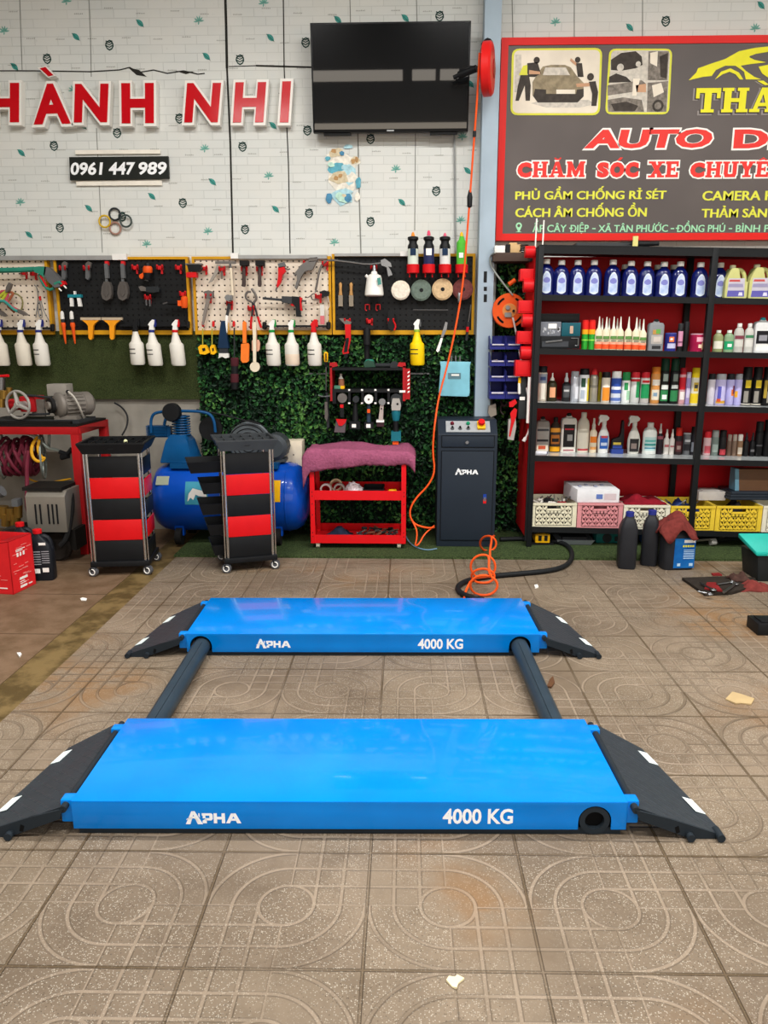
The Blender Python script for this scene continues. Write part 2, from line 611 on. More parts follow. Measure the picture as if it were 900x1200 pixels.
def leaf_shape(cx, cz, L, wd_, a):
 pts = []
 for t in [i / 6 for i in range(7)]:
  pts.append((t - 0.5, math.sin(PI * t) ** 0.8 * 0.5))
 for t in [i / 6 for i in range(5, 0, -1)]:
  pts.append((t - 0.5, -math.sin(PI * t) ** 0.8 * 0.5))
 ca, sa = math.cos(a), math.sin(a)
 return [(cx + L * x * ca - wd_ * y * sa, cz + L * x * sa + wd_ * y * ca) for x, y in pts]
for px, py in [(89, 43), (164, 27), (17, 78), (242, 66), (97, 147), (25, 179), (104, 244), (178, 230), (34, 275), (249, 213),
    (317, 44), (396, 23), (475, 21), (551, 98), (320, 147), (323, 245), (471, 237), (548, 200), (738, 32), (892, 6)]:
 x, z = W(px, py, YP)
 print_poly(leaf_shape(x, z, 0.058, 0.03, -0.75), TEALLEAF)
 print_poly([(x - 0.024, z + 0.021), (x + 0.024, z - 0.023), (x + 0.022, z - 0.025), (x - 0.026, z + 0.019)], DARKLEAF, YP - 0.0006)
for px, py in [(128, 53), (55, 69), (281, 70), (210, 139), (137, 156), (63, 171), (284, 172), (214, 238), (143, 254), (70, 267), (287, 269),
    (2, 296), (358, 50), (515, 19), (360, 153), (434, 163), (362, 250), (511, 224), (434, 260), (780, 25), (700, -40)]:
 x, z = W(px, py, YP)
 out = [(0, -1), (0.55, -0.75), (0.9, -0.2), (0.85, 0.35), (0.5, 0.85), (0.1, 1.0), (-0.3, 0.8), (-0.75, 0.45), (-0.85, -0.1), (-0.5, -0.7)]
 k = 0.031
 for i in range(len(out)):
  a, b = out[i], out[(i + 1) % len(out)]
  print_poly([(x + k * a[0], z + k * a[1]), (x + k * b[0], z + k * b[1]), (x + k * b[0] * 0.72, z + k * b[1] * 0.72), (x + k * a[0] * 0.72, z + k * a[1] * 0.72)], DARKLEAF)
 for s_ in (-1, 1):
  for t in (-0.35, 0.1, 0.5):
   print_poly([(x, z + k * (t - 0.12)), (x + s_ * k * 0.75, z + k * (t + 0.22)), (x + s_ * k * 0.62, z + k * (t + 0.4)), (x, z + k * (t + 0.08))], DARKLEAF)
for px, py in [(78, 2), (5, 37), (233, 25), (86, 106), (240, 175), (24, 238), (172, 287), (244, 272), (309, 4), (545, 57), (315, 207),
    (464, 199), (542, 161), (540, 259), (392, 285), (651, 27), (885, 34)]:
 x, z = W(px, py, YP)
 for a in (0.15, 0.75, 1.35, 1.95, 2.6, 3.2, 4.5):
  L = 0.034 if a != 4.5 else 0.02
  print_poly(leaf_shape(x + math.cos(a) * L * 0.5, z + math.sin(a) * L * 0.5, L, 0.009, a), PALMLEAF)
rs = random.Random(3)
for j in range(9):
 for i in range(16):
  px, py = 12 + i * 37 + (j % 2) * 18 + rs.uniform(-3, 3), 14 + j * 33 + rs.uniform(-4, 4)
  if px > 560:
   continue
  x, z = W(px, py, YP)
  for q in range(6):
   print_poly([(x + q * 0.0095, z), (x + q * 0.0095 + 0.006, z), (x + q * 0.0095 + 0.007, z + rs.uniform(0.004, 0.009)), (x + q * 0.0095 + 0.001, z + 0.006)], SCRIB)
def seam(pts, w, m):
 for (a, b) in zip(pts, pts[1:]):
  pa, pb = W(a[0], a[1], YP), W(b[0], b[1], YP)
  dx, dz = pb[0] - pa[0], pb[1] - pa[1]
  L = math.hypot(dx, dz)
  nx, nz = -dz / L * w / 2, dx / L * w / 2
  print_poly([(pa[0] + nx, pa[1] + nz), (pb[0] + nx, pb[1] + nz), (pb[0] - nx, pb[1] - nz), (pa[0] - nx, pa[1] - nz)], m, YP - 0.0004)
THIN, MIDW = 0.005, 0.008
seam([(23, -5), (26, 82)], THIN, SEAM)
seam([(104, -5), (106, 40), (107, 90)], THIN, SEAM)
seam([(113, 150), (120, 296)], THIN, SEAM)
seam([(264, -5), (265, 30), (266, 80)], 0.016, SEAMD)
seam([(266, 80), (270, 170), (273, 297)], 0.012, SEAMD)
seam([(332, -5), (333, 80), (338, 190), (340, 297)], 0.007, SEAMD)
seam([(410, -5), (411, 40)], THIN, SEAM)
seam([(419, 140), (421, 230), (423, 297)], MIDW, SEAM)
seam([(488, -5), (489, 40)], THIN, SEAM)
seam([(487, 140), (486, 270)], THIN, SEAM)
seam([(0, 83), (40, 83), (105, 84), (140, 82), (152, 79), (163, 85), (180, 82), (196, 86), (215, 83), (232, 87), (240, 86)], 0.007, SEAMD)
seam([(268, 78), (300, 77)], THIN, SEAMD)
seam([(300, 77), (373, 79)], 0.010, SEAMD)
seam([(542, 77), (566, 79)], 0.010, SEAMD)
seam([(600, -5), (601, 44)], THIN, SEAM)
seam([(673, -5), (673, 44)], THIN, SEAM)
seam([(753, -5), (753, 44)], THIN, SEAM)
print_poly([W(150, 79, YP), W(163, 82, YP), W(172, 90, YP), W(160, 88, YP)], SEAMD, YP - 0.0008)
print_poly([W(205, 83, YP), W(228, 84, YP), W(218, 87, YP)], SEAMD, YP - 0.0008)
wb = struct('wall_back', mb, flat=True)
PLAS = mat('painted_plaster', '#c9c8c0', 0.8)
mb = MB(PLAS)
mb.box(HALL_X0 - 0.15, FRONT_Y, 0, HALL_X0, YW, CEIL_Z)
struct('wall_left', mb)
mb = MB(PLAS)
mb.box(HALL_X1, FRONT_Y, 0, HALL_X1 + 0.15, YW, CEIL_Z)
struct('wall_right', mb)
mb = MB(mat('ceiling_sheet', '#8d8f8e', 0.7))
mb.box(HALL_X0 - 0.15, FRONT_Y - 0.15, CEIL_Z, HALL_X1 + 0.15, YW + 0.12, CEIL_Z + 0.08)
struct('ceiling', mb)
HD = mat('dark_header', '#3a3b3d', 0.7)
SLZ0, SLZ1 = 3.26, 3.40
mb = MB(HD)
mb.box(HALL_X0, FRONT_Y - 0.1, OPEN_Z, HALL_X1, FRONT_Y, SLZ0)
mb.box(HALL_X0, FRONT_Y - 0.1, SLZ1, HALL_X1, FRONT_Y, CEIL_Z)
for xa, xb in ((HALL_X0, -3.4), (-0.15, -0.02), (0.3, 0.36), (0.62, 0.7), (1.45, 1.6), (2.35, HALL_X1)):
 mb.box(xa, FRONT_Y - 0.1, SLZ0, xb, FRONT_Y, SLZ1)
mb.box(HALL_X0, FRONT_Y - 0.1, 0, -2.7, FRONT_Y, OPEN_Z)  # unseen solid section, added to block daylight and dim the left side
struct('wall_front_with_blocker', mb)
for tx, ty in TUBES:
 t = thing('ceiling_light', 'slim fluorescent tube light fixed under the grey ceiling', 'light', (tx, ty, CEIL_Z), group='ceiling tube lights')
 mb = MB(WHITE)
 mb.box(-0.62, -0.04, -0.05, 0.62, 0.04, 0)
 obj('housing', mb, t)
 mb = MB(mat('tube_glass', '#f4f4f0', 0.3))
 mb.cyl((-0.58, 0, -0.075), (0.58, 0, -0.075), 0.013)
 obj('tube', mb, t)
# ---- steel column
PILM = mat('grey_blue_steel', '#9fb0bd', 0.5, var=0.06, scale=6)
mb = MB(PILM)
a, b = P(568.5, 0, 5.09), P(588.5, 0, 5.09)
PX0, PX1 = a.x, b.x
mb.box(PX0, 5.09, 0, PX1, 5.2, CEIL_Z)
col = struct('pillar', mb, bevel=0.004)
mb = MB(BLACK)
for yy in ((318, 331), (336, 341), (345, 354)):
 mb.wbox(567, yy[0], 570.5, yy[1], 5.089, 5.09)
o = obj('stencil', mb, col, world=True)
# ---- turf panel, ivy, mat
n = NT('short_turf', 0.95)
f1 = n.noise(n.tc.outputs['Object'], 160, 3, 0.7)
f2 = n.noise(n.tc.outputs['Object'], 5, 3)
c = n.mix(n.step(f1, 0.35, 0.65), '#232b17', '#434d29')
c = n.mix(n.math('MULTIPLY', n.step(f2, 0.4, 0.7), 0.5), c, '#444b2a')
n.color(c)
n.bump(f1, 0.8, 0.01)
TURF = n.m
mb = MB(TURF)
a, b = W(-60, 388, 5.22), W(231, 468, 5.22)
mb.box(a[0] - 1.2, 5.22, b[1], W(233, 392, 5.22)[0], YW - 0.008, a[1])
single('artificial_turf', 'dark olive artificial turf panel under the left pegboards', 'turf panel', mb)
n = NT('green_mat', 0.95)
f1 = n.noise(n.tc.outputs['Object'], 120, 3, 0.7)
c = n.mix(n.step(f1, 0.35, 0.65), '#26331b', '#4c5d36')
n.color(c)
n.bump(f1, 0.8, 0.012)
mb = MB(n.m)
mb.box(-1.42, 4.53, 0.0, 2.9, YW - 0.01, 0.014)
single('turf_mat', 'green artificial turf mat along the foot of the wall', 'mat', mb)
LEAFM = [mat('ivy_leaf_dark', '#13291a', 0.5, var=0.25, scale=30), mat('ivy_leaf_mid', '#2c5a2f', 0.5, var=0.25, scale=30), mat('ivy_leaf_light', '#53803f', 0.5, var=0.2, scale=30)]
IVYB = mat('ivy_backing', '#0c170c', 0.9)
def ivy(name, label, px0, py0, px1, py1, count, zmin, seed):
 r = random.Random(seed)
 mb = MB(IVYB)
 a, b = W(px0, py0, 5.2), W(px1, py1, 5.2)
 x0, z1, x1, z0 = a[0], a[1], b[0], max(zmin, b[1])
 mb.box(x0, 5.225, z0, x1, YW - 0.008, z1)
 for i in range(count):
  c = Vector((r.uniform(x0 + 0.01, x1 - 0.01), 5.21 - r.random() ** 1.5 * 0.055, r.uniform(z0, z1 - 0.014)))
  q = 0.5 + 0.28 * math.sin(c.x * 9 + 2 * math.sin(c.z * 6)) * math.cos(c.z * 8 + c.x * 4) + r.uniform(-0.42, 0.42)
  mb.use(LEAFM[0 if q < 0.45 else (1 if q < 0.8 else 2)])
  L = r.uniform(0.012, 0.021)
  e = Euler((r.uniform(-0.9, 0.5), r.uniform(0, 6.28), r.uniform(-0.8, 0.8))).to_matrix()
  pts = [(0, 0.004, -L), (L * 0.62, -0.003, -L * 0.1), (0, 0.003, L), (-L * 0.62, -0.003, -L * 0.1)]
  mb.add([c + e @ Vector(p) for p in pts], [(0, 1, 2), (0, 2, 3)])
 o = obj(name, mb, flat=True)
 return tag(o, label, 'artificial ivy', kind='stuff')
ivy('ivy_foliage', 'dense artificial ivy panel between concrete and steel column', 229, 392, 560, 640, 12500, 0.02, 5)
ivy('ivy_foliage', 'dark artificial ivy strip between steel column and shelf rack', 583, 306, 609, 640, 1300, 0.02, 9)
# ================================================================== THE LIFT
n = NT('lift_blue', 0.16)
f1 = n.noise(n.tc.outputs['Object'], 5, 3)
n.color(n.mix(n.step(f1, 0.3, 0.7), '#0079d2', '#0081dc'))
n.b.inputs['Coat Weight'].default_value = 0.3
n.link(n.math('ADD', 0.13, n.math('MULTIPLY', n.noise(n.tc.outputs['Object'], 9, 4), 0.12)), n.b.inputs['Roughness'])
n.bump(n.noise(n.tc.outputs['Object'], 3.2, 2), 0.12, 0.02)
LBLUE = n.m
LTUBE = mat('slate_paint', '#2d3a44', 0.4, var=0.1, scale=8)
LBASE = mat('lift_base', '#22292f', 0.5)
n = NT('tread_plate', 0.42)
s3 = n.sep(n.tc.outputs['Object'])
a1 = n.math('ADD', s3[0], s3[1])
a2 = n.math('SUBTRACT', s3[0], s3[1])
p1 = n.math('MULTIPLY', n.step(n.math('ABSOLUTE', n.math('SUBTRACT', n.math('FRACT', n.math('MULTIPLY', a1, 26.0)), 0.5)), 0.2, 0.06),
   n.step(n.math('ABSOLUTE', n.math('SUBTRACT', n.math('FRACT', n.math('MULTIPLY', a2, 26.0)), 0.5)), 0.46, 0.3))
n.color(n.mix(n.math('MULTIPLY', n.noise(n.tc.outputs['Object'], 40, 3), 0.5), '#2a2f34', '#3d4348'))
n.bump(p1, 0.55, 0.0016)
TREAD = n.m
STICK = mat('pale_sticker', '#dbe6e4', 0.4, var=0.03)
LW = mat('white_lettering', '#f3f5f6', 0.5, var=0.02)
LIFT_YAW = R_(1.35)
LO = Vector((-0.886, 1.812, 0))
lift = thing('scissor_lift', 'low blue scissor car lift with two decks and four black ramps on the tiles', 'car lift', LO, (0, 0, LIFT_YAW))
LL = 1.487
LH = 0.101
def to_lift(p):
 return Matrix.Rotation(-LIFT_YAW, 4, 'Z') @ (Vector(p) - LO)
def logo(mb, ox, oz, w, y, fr=None):
 k = w / 5.9
 f = fr or ((0, y, 0), (1, 0, 0), (0, 0, 1))
 def pl(pts):
  mb.poly([(ox + k * a, oz + k * b) for a, b in pts], *f, 0.0008)
 pl([(0.0, 0.0), (0.68, 1.6), (0.84, 1.66), (0.88, 1.22), (0.48, 0.0)])          # left leg
 pl([(0.72, 1.66), (0.95, 1.66), (1.82, 0.0), (1.28, 0.0), (0.9, 1.0)])                        # right leg
 pl([(0.05, 0.52), (0.9, 0.72), (1.45, 0.2), (1.25, 0.55), (0.9, 0.95), (0.2, 0.68)])   # sweep
 pl([(1.38, 1.3), (1.52, 1.3), (1.52, 0.75), (1.38, 1.0)])                       # second stem
 pl([(1.75, 1.3), (2.75, 1.3), (2.9, 1.15), (2.9, 0.62), (2.75, 0.45), (2.1, 0.45), (2.1, 0.72), (2.55, 0.72), (2.55, 1.02), (1.75, 1.02)])   # P
 pl([(1.8, 0.12), (2.25, 0.12), (2.25, 0.72), (1.8, 0.42)])
 pl([(1.84, 0.7), (2.12, 0.7), (2.12, 1.04), (1.84, 1.04)])
 for a in (3.0, 3.85):
  pl([(a, 0.12), (a + 0.35, 0.12), (a + 0.35, 1.3), (a, 1.3)])
 pl([(3.35, 0.58), (3.85, 0.58), (3.85, 0.88), (3.35, 0.88)])
 pl([(4.3, 0.12), (4.7, 0.12), (5.12, 1.0), (5.12, 1.3), (4.86, 1.3)])           # last A
 pl([(5.0, 1.3), (5.35, 1.3), (5.9, 0.12), (5.48, 0.12), (5.12, 0.9)])
 pl([(4.85, 0.42), (5.4, 0.42), (5.3, 0.66), (4.97, 0.66)])
def deck(v0, dep, hole, near):
 mb = MB(LBLUE)
 v1 = v0 + dep
 mb.box(0, v0, LH - 0.004, LL, v1, LH)
 mb.box(0, v1 - 0.004, 0.018, LL, v1, LH - 0.004)
 for x in (0, LL - 0.004):
  mb.box(x, v0, 0.03, x + 0.004, v1, LH - 0.004)
 cuts = hole
 xs = [0.0]
 zb = 0.018
 pts = [(0, LH - 0.004), (0, zb)]
 for cx, cr in cuts:
  pts.append((cx - cr, zb))
  for i in range(0, 13):
   a = PI - PI * i / 12
   pts.append((cx + cr * math.cos(a), 0.044 + cr * math.sin(a)))
  pts.append((cx + cr, zb))
 pts += [(LL, zb), (LL, LH - 0.004)]
 mb.poly(pts, (0, v0, 0), (1, 0, 0), (0, 0, 1), 0.004)
 d = obj('deck', mb, lift, bevel=0.0015)
 mb = MB(LBASE)
 mb.box(0.012, v0 + 0.008, 0.0, LL - 0.012, v1 - 0.01, 0.02)
 obj('base_frame', mb, d)
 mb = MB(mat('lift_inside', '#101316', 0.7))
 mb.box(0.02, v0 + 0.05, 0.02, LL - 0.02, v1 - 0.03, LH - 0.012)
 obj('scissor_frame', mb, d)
 mb = MB(LW)
 if near:
  lx, lw, lz, tx, tw, tz, tc = 0.304, 0.149, 0.033, 0.994, 0.188, 0.036, 0.047
 else:
  lx, lw, lz, tx, tw, tz, tc = 0.292, 0.147, 0.036, 0.975, 0.19, 0.034, 0.047
 logo(mb, lx, lz, lw, v0 - 0.001)
 obj('logo', mb, d, label='white logo')
 mb = MB(LW)
 mb.text('4000 KG', (tx, v0 - 0.001, tz), (1, 0, 0), (0, 0, 1), tw, tc, off=0.025, d=0.0006)
 obj('lettering', mb, d, label='white load lettering')
 return d
NEAR_V, FAR_V = 0.0, 1.205
HOLE = (1.402, 0.044)
d1 = deck(NEAR_V, 0.462, [HOLE], True)
d2 = deck(FAR_V, 0.462, [(0.06, 0.046), (1.405, 0.046)], False)
for cx, far_end in ((0.062, 0.2), (1.404, 0.02)):
 mb = MB(LTUBE)
 mb.lathe([(0.036, 0), (0.036, 1.25)], 24, (cx, far_end, 0.042), (0, 1, 0))
 mb.box(cx - 0.012, 0.5, 0.076, cx + 0.012, 1.17, 0.0795)
 obj('cross_tube', mb, lift, label='slate grey hollow tube joining the decks')
mb = MB(LBASE)
mb.lathe([(0.026, 0.0), (0.041, 0.0), (0.041, 0.03), (0.026, 0.03), (0.026, 0.0)], 24, (HOLE[0], 0.002, 0.044), (0, 1, 0), cap=False)
mb.use(mat('hole_inside', '#050506', 0.9))
mb.lathe([(0.026, 0), (0.026, 0.004)], 24, (HOLE[0], 0.016, 0.044), (0, 1, 0))
obj('tube_socket', mb, d1, label='round black tube socket in the front skirt')
def ramp(side, v0, dep, tinted):
 ex = 0.0 if side < 0 else LL
 X_ = lambda a: ex + side * a
 mb = MB(tinted)
 zi, zo = 0.085, 0.014
 run, nose = 0.255, 0.03
 top = [(0.018, v0 + 0.005, zi), (0.018, v0 + dep - 0.004, zi), (0.05, v0 + dep + 0.002, 0.078), (0.165, v0 + dep - 0.075, 0.042), (run, v0 + 0.02, zo), (run - 0.01, v0 - 0.012, zo), (0.11, v0 - 0.012, 0.06)]
 n_ = len(top)
 vs = [(X_(a), b, c) for a, b, c in top] + [(X_(a), b, max(0.001, c - 0.012)) for a, b, c in top]
 fs = [tuple(range(n_)), tuple(range(2 * n_ - 1, n_ - 1, -1))] + [(i, (i + 1) % n_, (i + 1) % n_ + n_, i + n_) for i in range(n_)]
 mb.add(vs, fs)
 rp = obj('ramp', mb, lift, flat=True)
 mb = MB(LBASE)
 fl_ = [(0.018, 0.085), (0.11, 0.06), (run - 0.01, zo), (run - 0.005, 0.001), (0.17, 0.001), (0.03, 0.055)]
 mb.poly([(X_(a), c) for a, c in fl_], (0, v0 - 0.013, 0), (1, 0, 0), (0, 0, 1), 0.006)
 obj('side_flange', mb, rp)
 mb = MB(LBASE)
 mb.cyl((X_(0.02), v0 - 0.01, 0.082), (X_(0.02), v0 + dep + 0.006, 0.082), 0.010, 12)
 obj('hinge_rod', mb, rp)
 for vv in (v0 + 0.012, v0 + dep - 0.055):
  mb = MB(LBLUE)
  mb.box(X_(-0.002), vv, 0.03 if vv < v0 + 0.1 else 0.05, X_(0.035), vv + 0.035, 0.096)
  obj('hinge_lug', mb, rp, bevel=0.004, label='blue hinge lug')
 for a in (0.165, 0.245):
  mb = MB(LBASE)
  mb.cyl((X_(a), v0 - 0.03, 0.012), (X_(a), v0 + 0.012, 0.012), 0.011, 12)
  obj('roller', mb, rp)
 mb = MB(mat('slot_dark', '#060606', 0.8))
 mb.poly([(X_(0.125), 0.035), (X_(0.135), 0.04), (X_(0.14), 0.02), (X_(0.13), 0.017)], (0, v0 - 0.0136, 0), (1, 0, 0), (0, 0, 1), 0.0003)
 obj('slot', mb, rp)
 for t in (0.14, 0.76):
  mb = MB(STICK)
  q0, q1 = Vector(top[4]), Vector(top[3])
  c0, c1 = q0.lerp(q1, t), q0.lerp(q1, t + 0.17)
  inn = Vector((-0.028, 0.0, 0.0085))
  pts = [c0, c1, c1 + inn, c0 + inn]
  up = Vector((0, 0, 0.0016))
  vs = [(X_(p.x), p.y, p.z + 0.0016) for p in pts] + [(X_(p.x), p.y, p.z) for p in pts]
  mb.add(vs, [(0, 1, 2, 3), (7, 6, 5, 4), (0, 1, 5, 4), (1, 2, 6, 5), (2, 3, 7, 6), (3, 0, 4, 7)])
  obj('reflector_sticker', mb, rp, label='pale sticker on the ramp edge')
 return rp
for v0 in (NEAR_V, FAR_V):
 for side in (-1, 1):
  ramp(side, v0, 0.455, TREAD)
# ================================================================== ON THE WALL: signs, screen, reel
def build_parts(name, label, cat, parts, group=None, loc=None):
 if loc is None:
  bs = [p[1].bounds() for p in parts]
  lo = [min(b[i][0] for b in bs) for i in range(3)]
  hi = [max(b[i][1] for b in bs) for i in range(3)]
  loc = ((lo[0] + hi[0]) / 2, (lo[1] + hi[1]) / 2, lo[2])
 t = thing(name, label, cat, loc, group=group)
 made = []
 for p in parts:
  par = t if len(p) < 4 or p[3] is None else made[p[3]]
  made.append(obj(p[0], p[1], par, world=True, label=p[2] if len(p) > 2 else None, bevel=p[4] if len(p) > 4 else 0))
 return t
LCASE = mat('letter_case_white', '#ece9e2', 0.4, var=0.02)
LRED = mat('letter_face_red', '#c3131d', 0.14, var=0.06, scale=9)
YL = 5.19
def channel_letter(ch, x0, x1, y0, y1, label, shear=0.13, lean=0.0):
 a, b = W(x0, y1, YL), W(x1, y0, YL)
 w_, h_ = b[0] - a[0], b[1] - a[1]
 M = Matrix.Translation((a[0] + w_ / 2, 0, a[1])) @ Matrix.Rotation(lean, 4, 'Y') @ Matrix.Translation((-a[0] - w_ / 2, 0, -a[1]))
 c, f = MB(LCASE), MB(LRED)
 if ch == 'À':
  ch2, cap = 'A', h_
 else:
  ch2, cap = ch, h_
 c.text(ch2, (a[0], YL, a[1]), (1, 0, 0), (0, 0, 1), w_, cap, off=0.078, shear=shear, d=0.05)
 bd = 0.0165
 f.text(ch2, (a[0] + bd, YL - 0.004, a[1] + bd), (1, 0, 0), (0, 0, 1), w_ - 2 * bd, cap - 2 * bd, off=0.04, shear=shear, d=0.004)
 if ch == 'À':
  acc = [(45, 79), (55, 77), (66, 89), (57, 91)]
  c.wpoly(acc, YL, YL + 0.05)
  f.wpoly([(47.5, 79.8), (54.2, 78.3), (63.4, 88), (57.6, 89.4)], YL - 0.004, YL)
 c.v = [M @ p for p in c.v]
 f.v = [M @ p for p in f.v]
 build_parts('sign_letter', label, 'sign letter', [('case', c, 'white raised case'), ('face', f, 'glossy red face')], 'red shop sign letters')
channel_letter('H', -19, 25, 91, 147, 'red raised letter H cut off at the left edge of the photo', 0.1)
channel_letter('À', 37, 82, 92, 149, 'red raised letter A with grave accent on the wall', 0.06, R_(-1))
channel_letter('N', 84, 130, 92, 147, 'red raised letter N right after the accented A', 0.12)
channel_letter('H', 140, 183, 91, 148, 'red raised letter H standing before the gap in the sign', 0.06)
channel_letter('N', 213, 262, 91, 147, 'red raised letter N just after the gap in the sign', 0.14)
channel_letter('H', 270, 315, 90, 147, 'red raised letter H second from the right end of the sign', 0.12)
channel_letter('I', 325, 344, 89, 147, 'red raised letter I ending the sign beside the television', 0.1)
NPB = mat('plate_black', '#20231f', 0.4)
STRIPW = mat('plate_strip', '#e9e3d6', 0.5)
pl, lt, st1, st2 = MB(NPB), MB(LW), MB(STRIPW), MB(STRIPW)
yn = 5.22
pl.wpoly([(81, 184), (197, 183), (198, 209), (82, 211)], yn, YW - 0.012)
a, b = W(83.5, 205, yn), W(196, 189, yn)
for t_, p0, p1 in (('0961', 83.3, 121.7), ('447', 127.8, 159.4), ('989', 163, 196)):
 u0, u1 = W(p0, 205, yn)[0], W(p1, 205, yn)[0]
 lt.text(t_, (u0, yn - 0.0012, a[1]), (1, 0, 0), (0, 0, 1), u1 - u0, (b[1] - a[1]), off=0.03, shear=0.16, d=0.001)
st1.wbox(88, 176, 188, 180, 5.235, YW - 0.006)
st2.wbox(89, 212, 190, 217, 5.235, YW - 0.006)
build_parts('phone_number_sign', 'black plate with white phone number below the red letters', 'sign', [('plate', pl), ('lettering', lt), ('mounting_strip', st1, 'white strip'), ('mounting_strip', st2, 'white strip')])
for cx, cy, m, lab in ((122.5, 259.5, mat('ring_yellow', '#c9a52a', 0.5), 'yellow ring at the left of the four wall rings'), (134.5, 251, mat('ring_black', '#2c2f33', 0.5), 'black ring topmost of the four wall rings'),
      (147.5, 259, mat('ring_grey', '#3d4744', 0.5), 'dark grey ring at the right of the four wall rings'), (135, 267.5, mat('ring_rose', '#a07a6c', 0.5), 'dull pink ring lowest of the four wall rings')):
 mb = MB(m)
 yy = 5.236 if cy in (251, 267.5) else 5.222
 c = P(cx, cy, yy)
 mb.ring(c, 0.036, 0.006, (0, 1, 0), 28, 8)
 single('tape_ring', lab, 'ring', mb, 'rings on the wallpaper')
STB = [mat('splash_%s' % k, h, 0.8, var=0.2, scale=40) for k, h in (('sky', '#a9cfd8'), ('sea', '#5fa6b8'), ('sand', '#cdbfa0'), ('cream', '#e2ddd0'), ('tan', '#b08a5e'), ('mint', '#b4d6c6'), ('deep', '#4d86a8'))]
mb = MB(STB[0])
rs = random.Random(12)
lay = 0
def blotch(cx, cy, rx, ry, m, k=11, jit=0.25):
 global lay
 lay += 1
 pts = []
 for i in range(k):
  a = 2 * PI * i / k
  j = 1 + rs.uniform(-jit, jit)
  pts.append(W(cx + rx * j * math.cos(a), cy + ry * j * math.sin(a), 5.246))
 mb.use(m)
 mb.poly(pts, (0, 5.2475 - lay * 0.0003, 0), (1, 0, 0), (0, 0, 1))
for q in [(400, 206, 17, 26, 3), (392, 184, 9, 8, 3), (415, 190, 7, 7, 3), (401, 231, 13, 10, 0), (396, 197, 12, 6, 1), (410, 204, 8, 12, 0), (398, 208, 13, 8, 2), (413, 208, 6, 6, 3),
   (393, 179, 8, 6, 2), (416, 188, 5, 5, 2), (391, 177, 3, 2.5, 4), (414, 189, 2.5, 3, 4), (418, 187, 2, 3, 4), (394, 209, 2.5, 2.5, 4), (399, 206, 2.5, 2.5, 4), (404, 196, 5, 3, 0),
   (384, 186, 3, 3, 1), (401, 180, 3, 3, 6), (408, 172, 5, 2.5, 0), (388, 193, 4, 3, 5), (420, 215, 3, 7, 1), (386, 232, 4, 6, 6), (402, 232, 8, 6, 5), (406, 225, 7, 4, 0), (419, 231, 4, 5, 3), (408, 232, 4, 5, 6), (398, 229, 4, 3, 5), (403, 229, 3, 2, 2)]:
 blotch(*q[:4], STB[q[4]])
single('wall_sticker', 'pale blue and beige splash sticker peeling under the television', 'sticker', mb)
# ---- television
TVC = P(457.5, 92, 5.12)
TILTTV = R_(6.6)
tv = thing('television', 'black flat television tilted down on the wallpapered wall', 'television', TVC, (TILTTV, 0, R_(-0.4)))
SW, SH = 0.957, 0.592
mb = MB(mat('tv_frame', '#0e0f11', 0.35))
mb.box(-SW / 2, -0.012, -SH / 2, SW / 2, 0.045, SH / 2)
mb.box(-SW / 2 + 0.2, 0.045, -SH / 2 + 0.1, SW / 2 - 0.2, 0.075, SH / 2 - 0.12)
obj('casing', mb, tv, bevel=0.003)
n = NT('tv_screen', 0.02)
n.b.inputs['Base Color'].default_value = lin('#08090b')
n.b.inputs['Specular IOR Level'].default_value = 1.0
n.b.inputs['Coat Weight'].default_value = 0.25
n.b.inputs['Coat Roughness'].default_value = 0.2
mb = MB(n.m)
mb.box(-SW / 2 + 0.01, -0.0135, -SH / 2 + 0.018, SW / 2 - 0.01, -0.011, SH / 2 - 0.01)
obj('screen', mb, tv)
mb = MB(mat('badge_silver', '#9aa0a6', 0.3, 0.8))
mb.box(-0.022, -0.0145, -SH / 2 + 0.005, 0.022, -0.0125, -SH / 2 + 0.013)
obj('badge', mb, tv, label='small silver badge')
for s_ in (-1, 1):
 mb = MB(BLACK)
 mb.box(s_ * 0.33 - 0.085, -0.004, -SH / 2 - 0.014, s_ * 0.33 + 0.085, 0.03, -SH / 2)
 obj('foot_mount', mb, tv, bevel=0.002)
mb = MB(BLACKM)
mb.box(-0.12, 0.076, -0.1, 0.12, 0.11, 0.13)
obj('bracket', mb, tv)
mb = MB(mat('grey_cable', '#8f9291', 0.5))
mb.wtube([(531, 140, 5.21), (533, 170, 5.235), (533, 230, 5.24), (534, 297, 5.235)], 0.006)
single('cable', 'thin grey cable hanging from the television to the pegboard', 'cable', mb)
# ---- hose reel on the column
REELR = mat('reel_red', '#d3211f', 0.35)
c = P(571.5, 81, 4.9)
rb, rd, rc_, nz = MB(BLACK), MB(REELR), MB(BLACK), MB(BLACK)
q = Matrix.Translation((c.x, 4.94, c.z)) @ Matrix.Rotation(R_(-62), 4, 'Z')
ax = Vector((1.0, -0.22, 0)).normalized()
rd.lathe([(0.04, -0.032), (0.12, -0.032), (0.142, -0.022), (0.142, 0.018), (0.13, 0.03), (0.06, 0.036)], 30, (c.x, 4.9, c.z), ax)
rd.use(mat('reel_red_dark', '#a01514', 0.4))
rd.lathe([(0.05, 0.036), (0.05, 0.04)], 20, (c.x, 4.9, c.z), ax)
rb.tube([(c.x - 0.03, 4.89, c.z + 0.12), (c.x, 4.9, c.z + 0.155), (c.x + 0.03, 4.95, c.z + 0.12), (c.x + 0.03, 5.0, c.z + 0.05)], 0.017, 8, 2)
rc_.cyl((c.x - 0.16, 5.0, c.z + 0.0), (c.x - 0.06, 4.95, c.z + 0.02), 0.02)
rc_.cyl((c.x - 0.19, 5.01, c.z - 0.01), (c.x - 0.16, 5.0, c.z), 0.012)
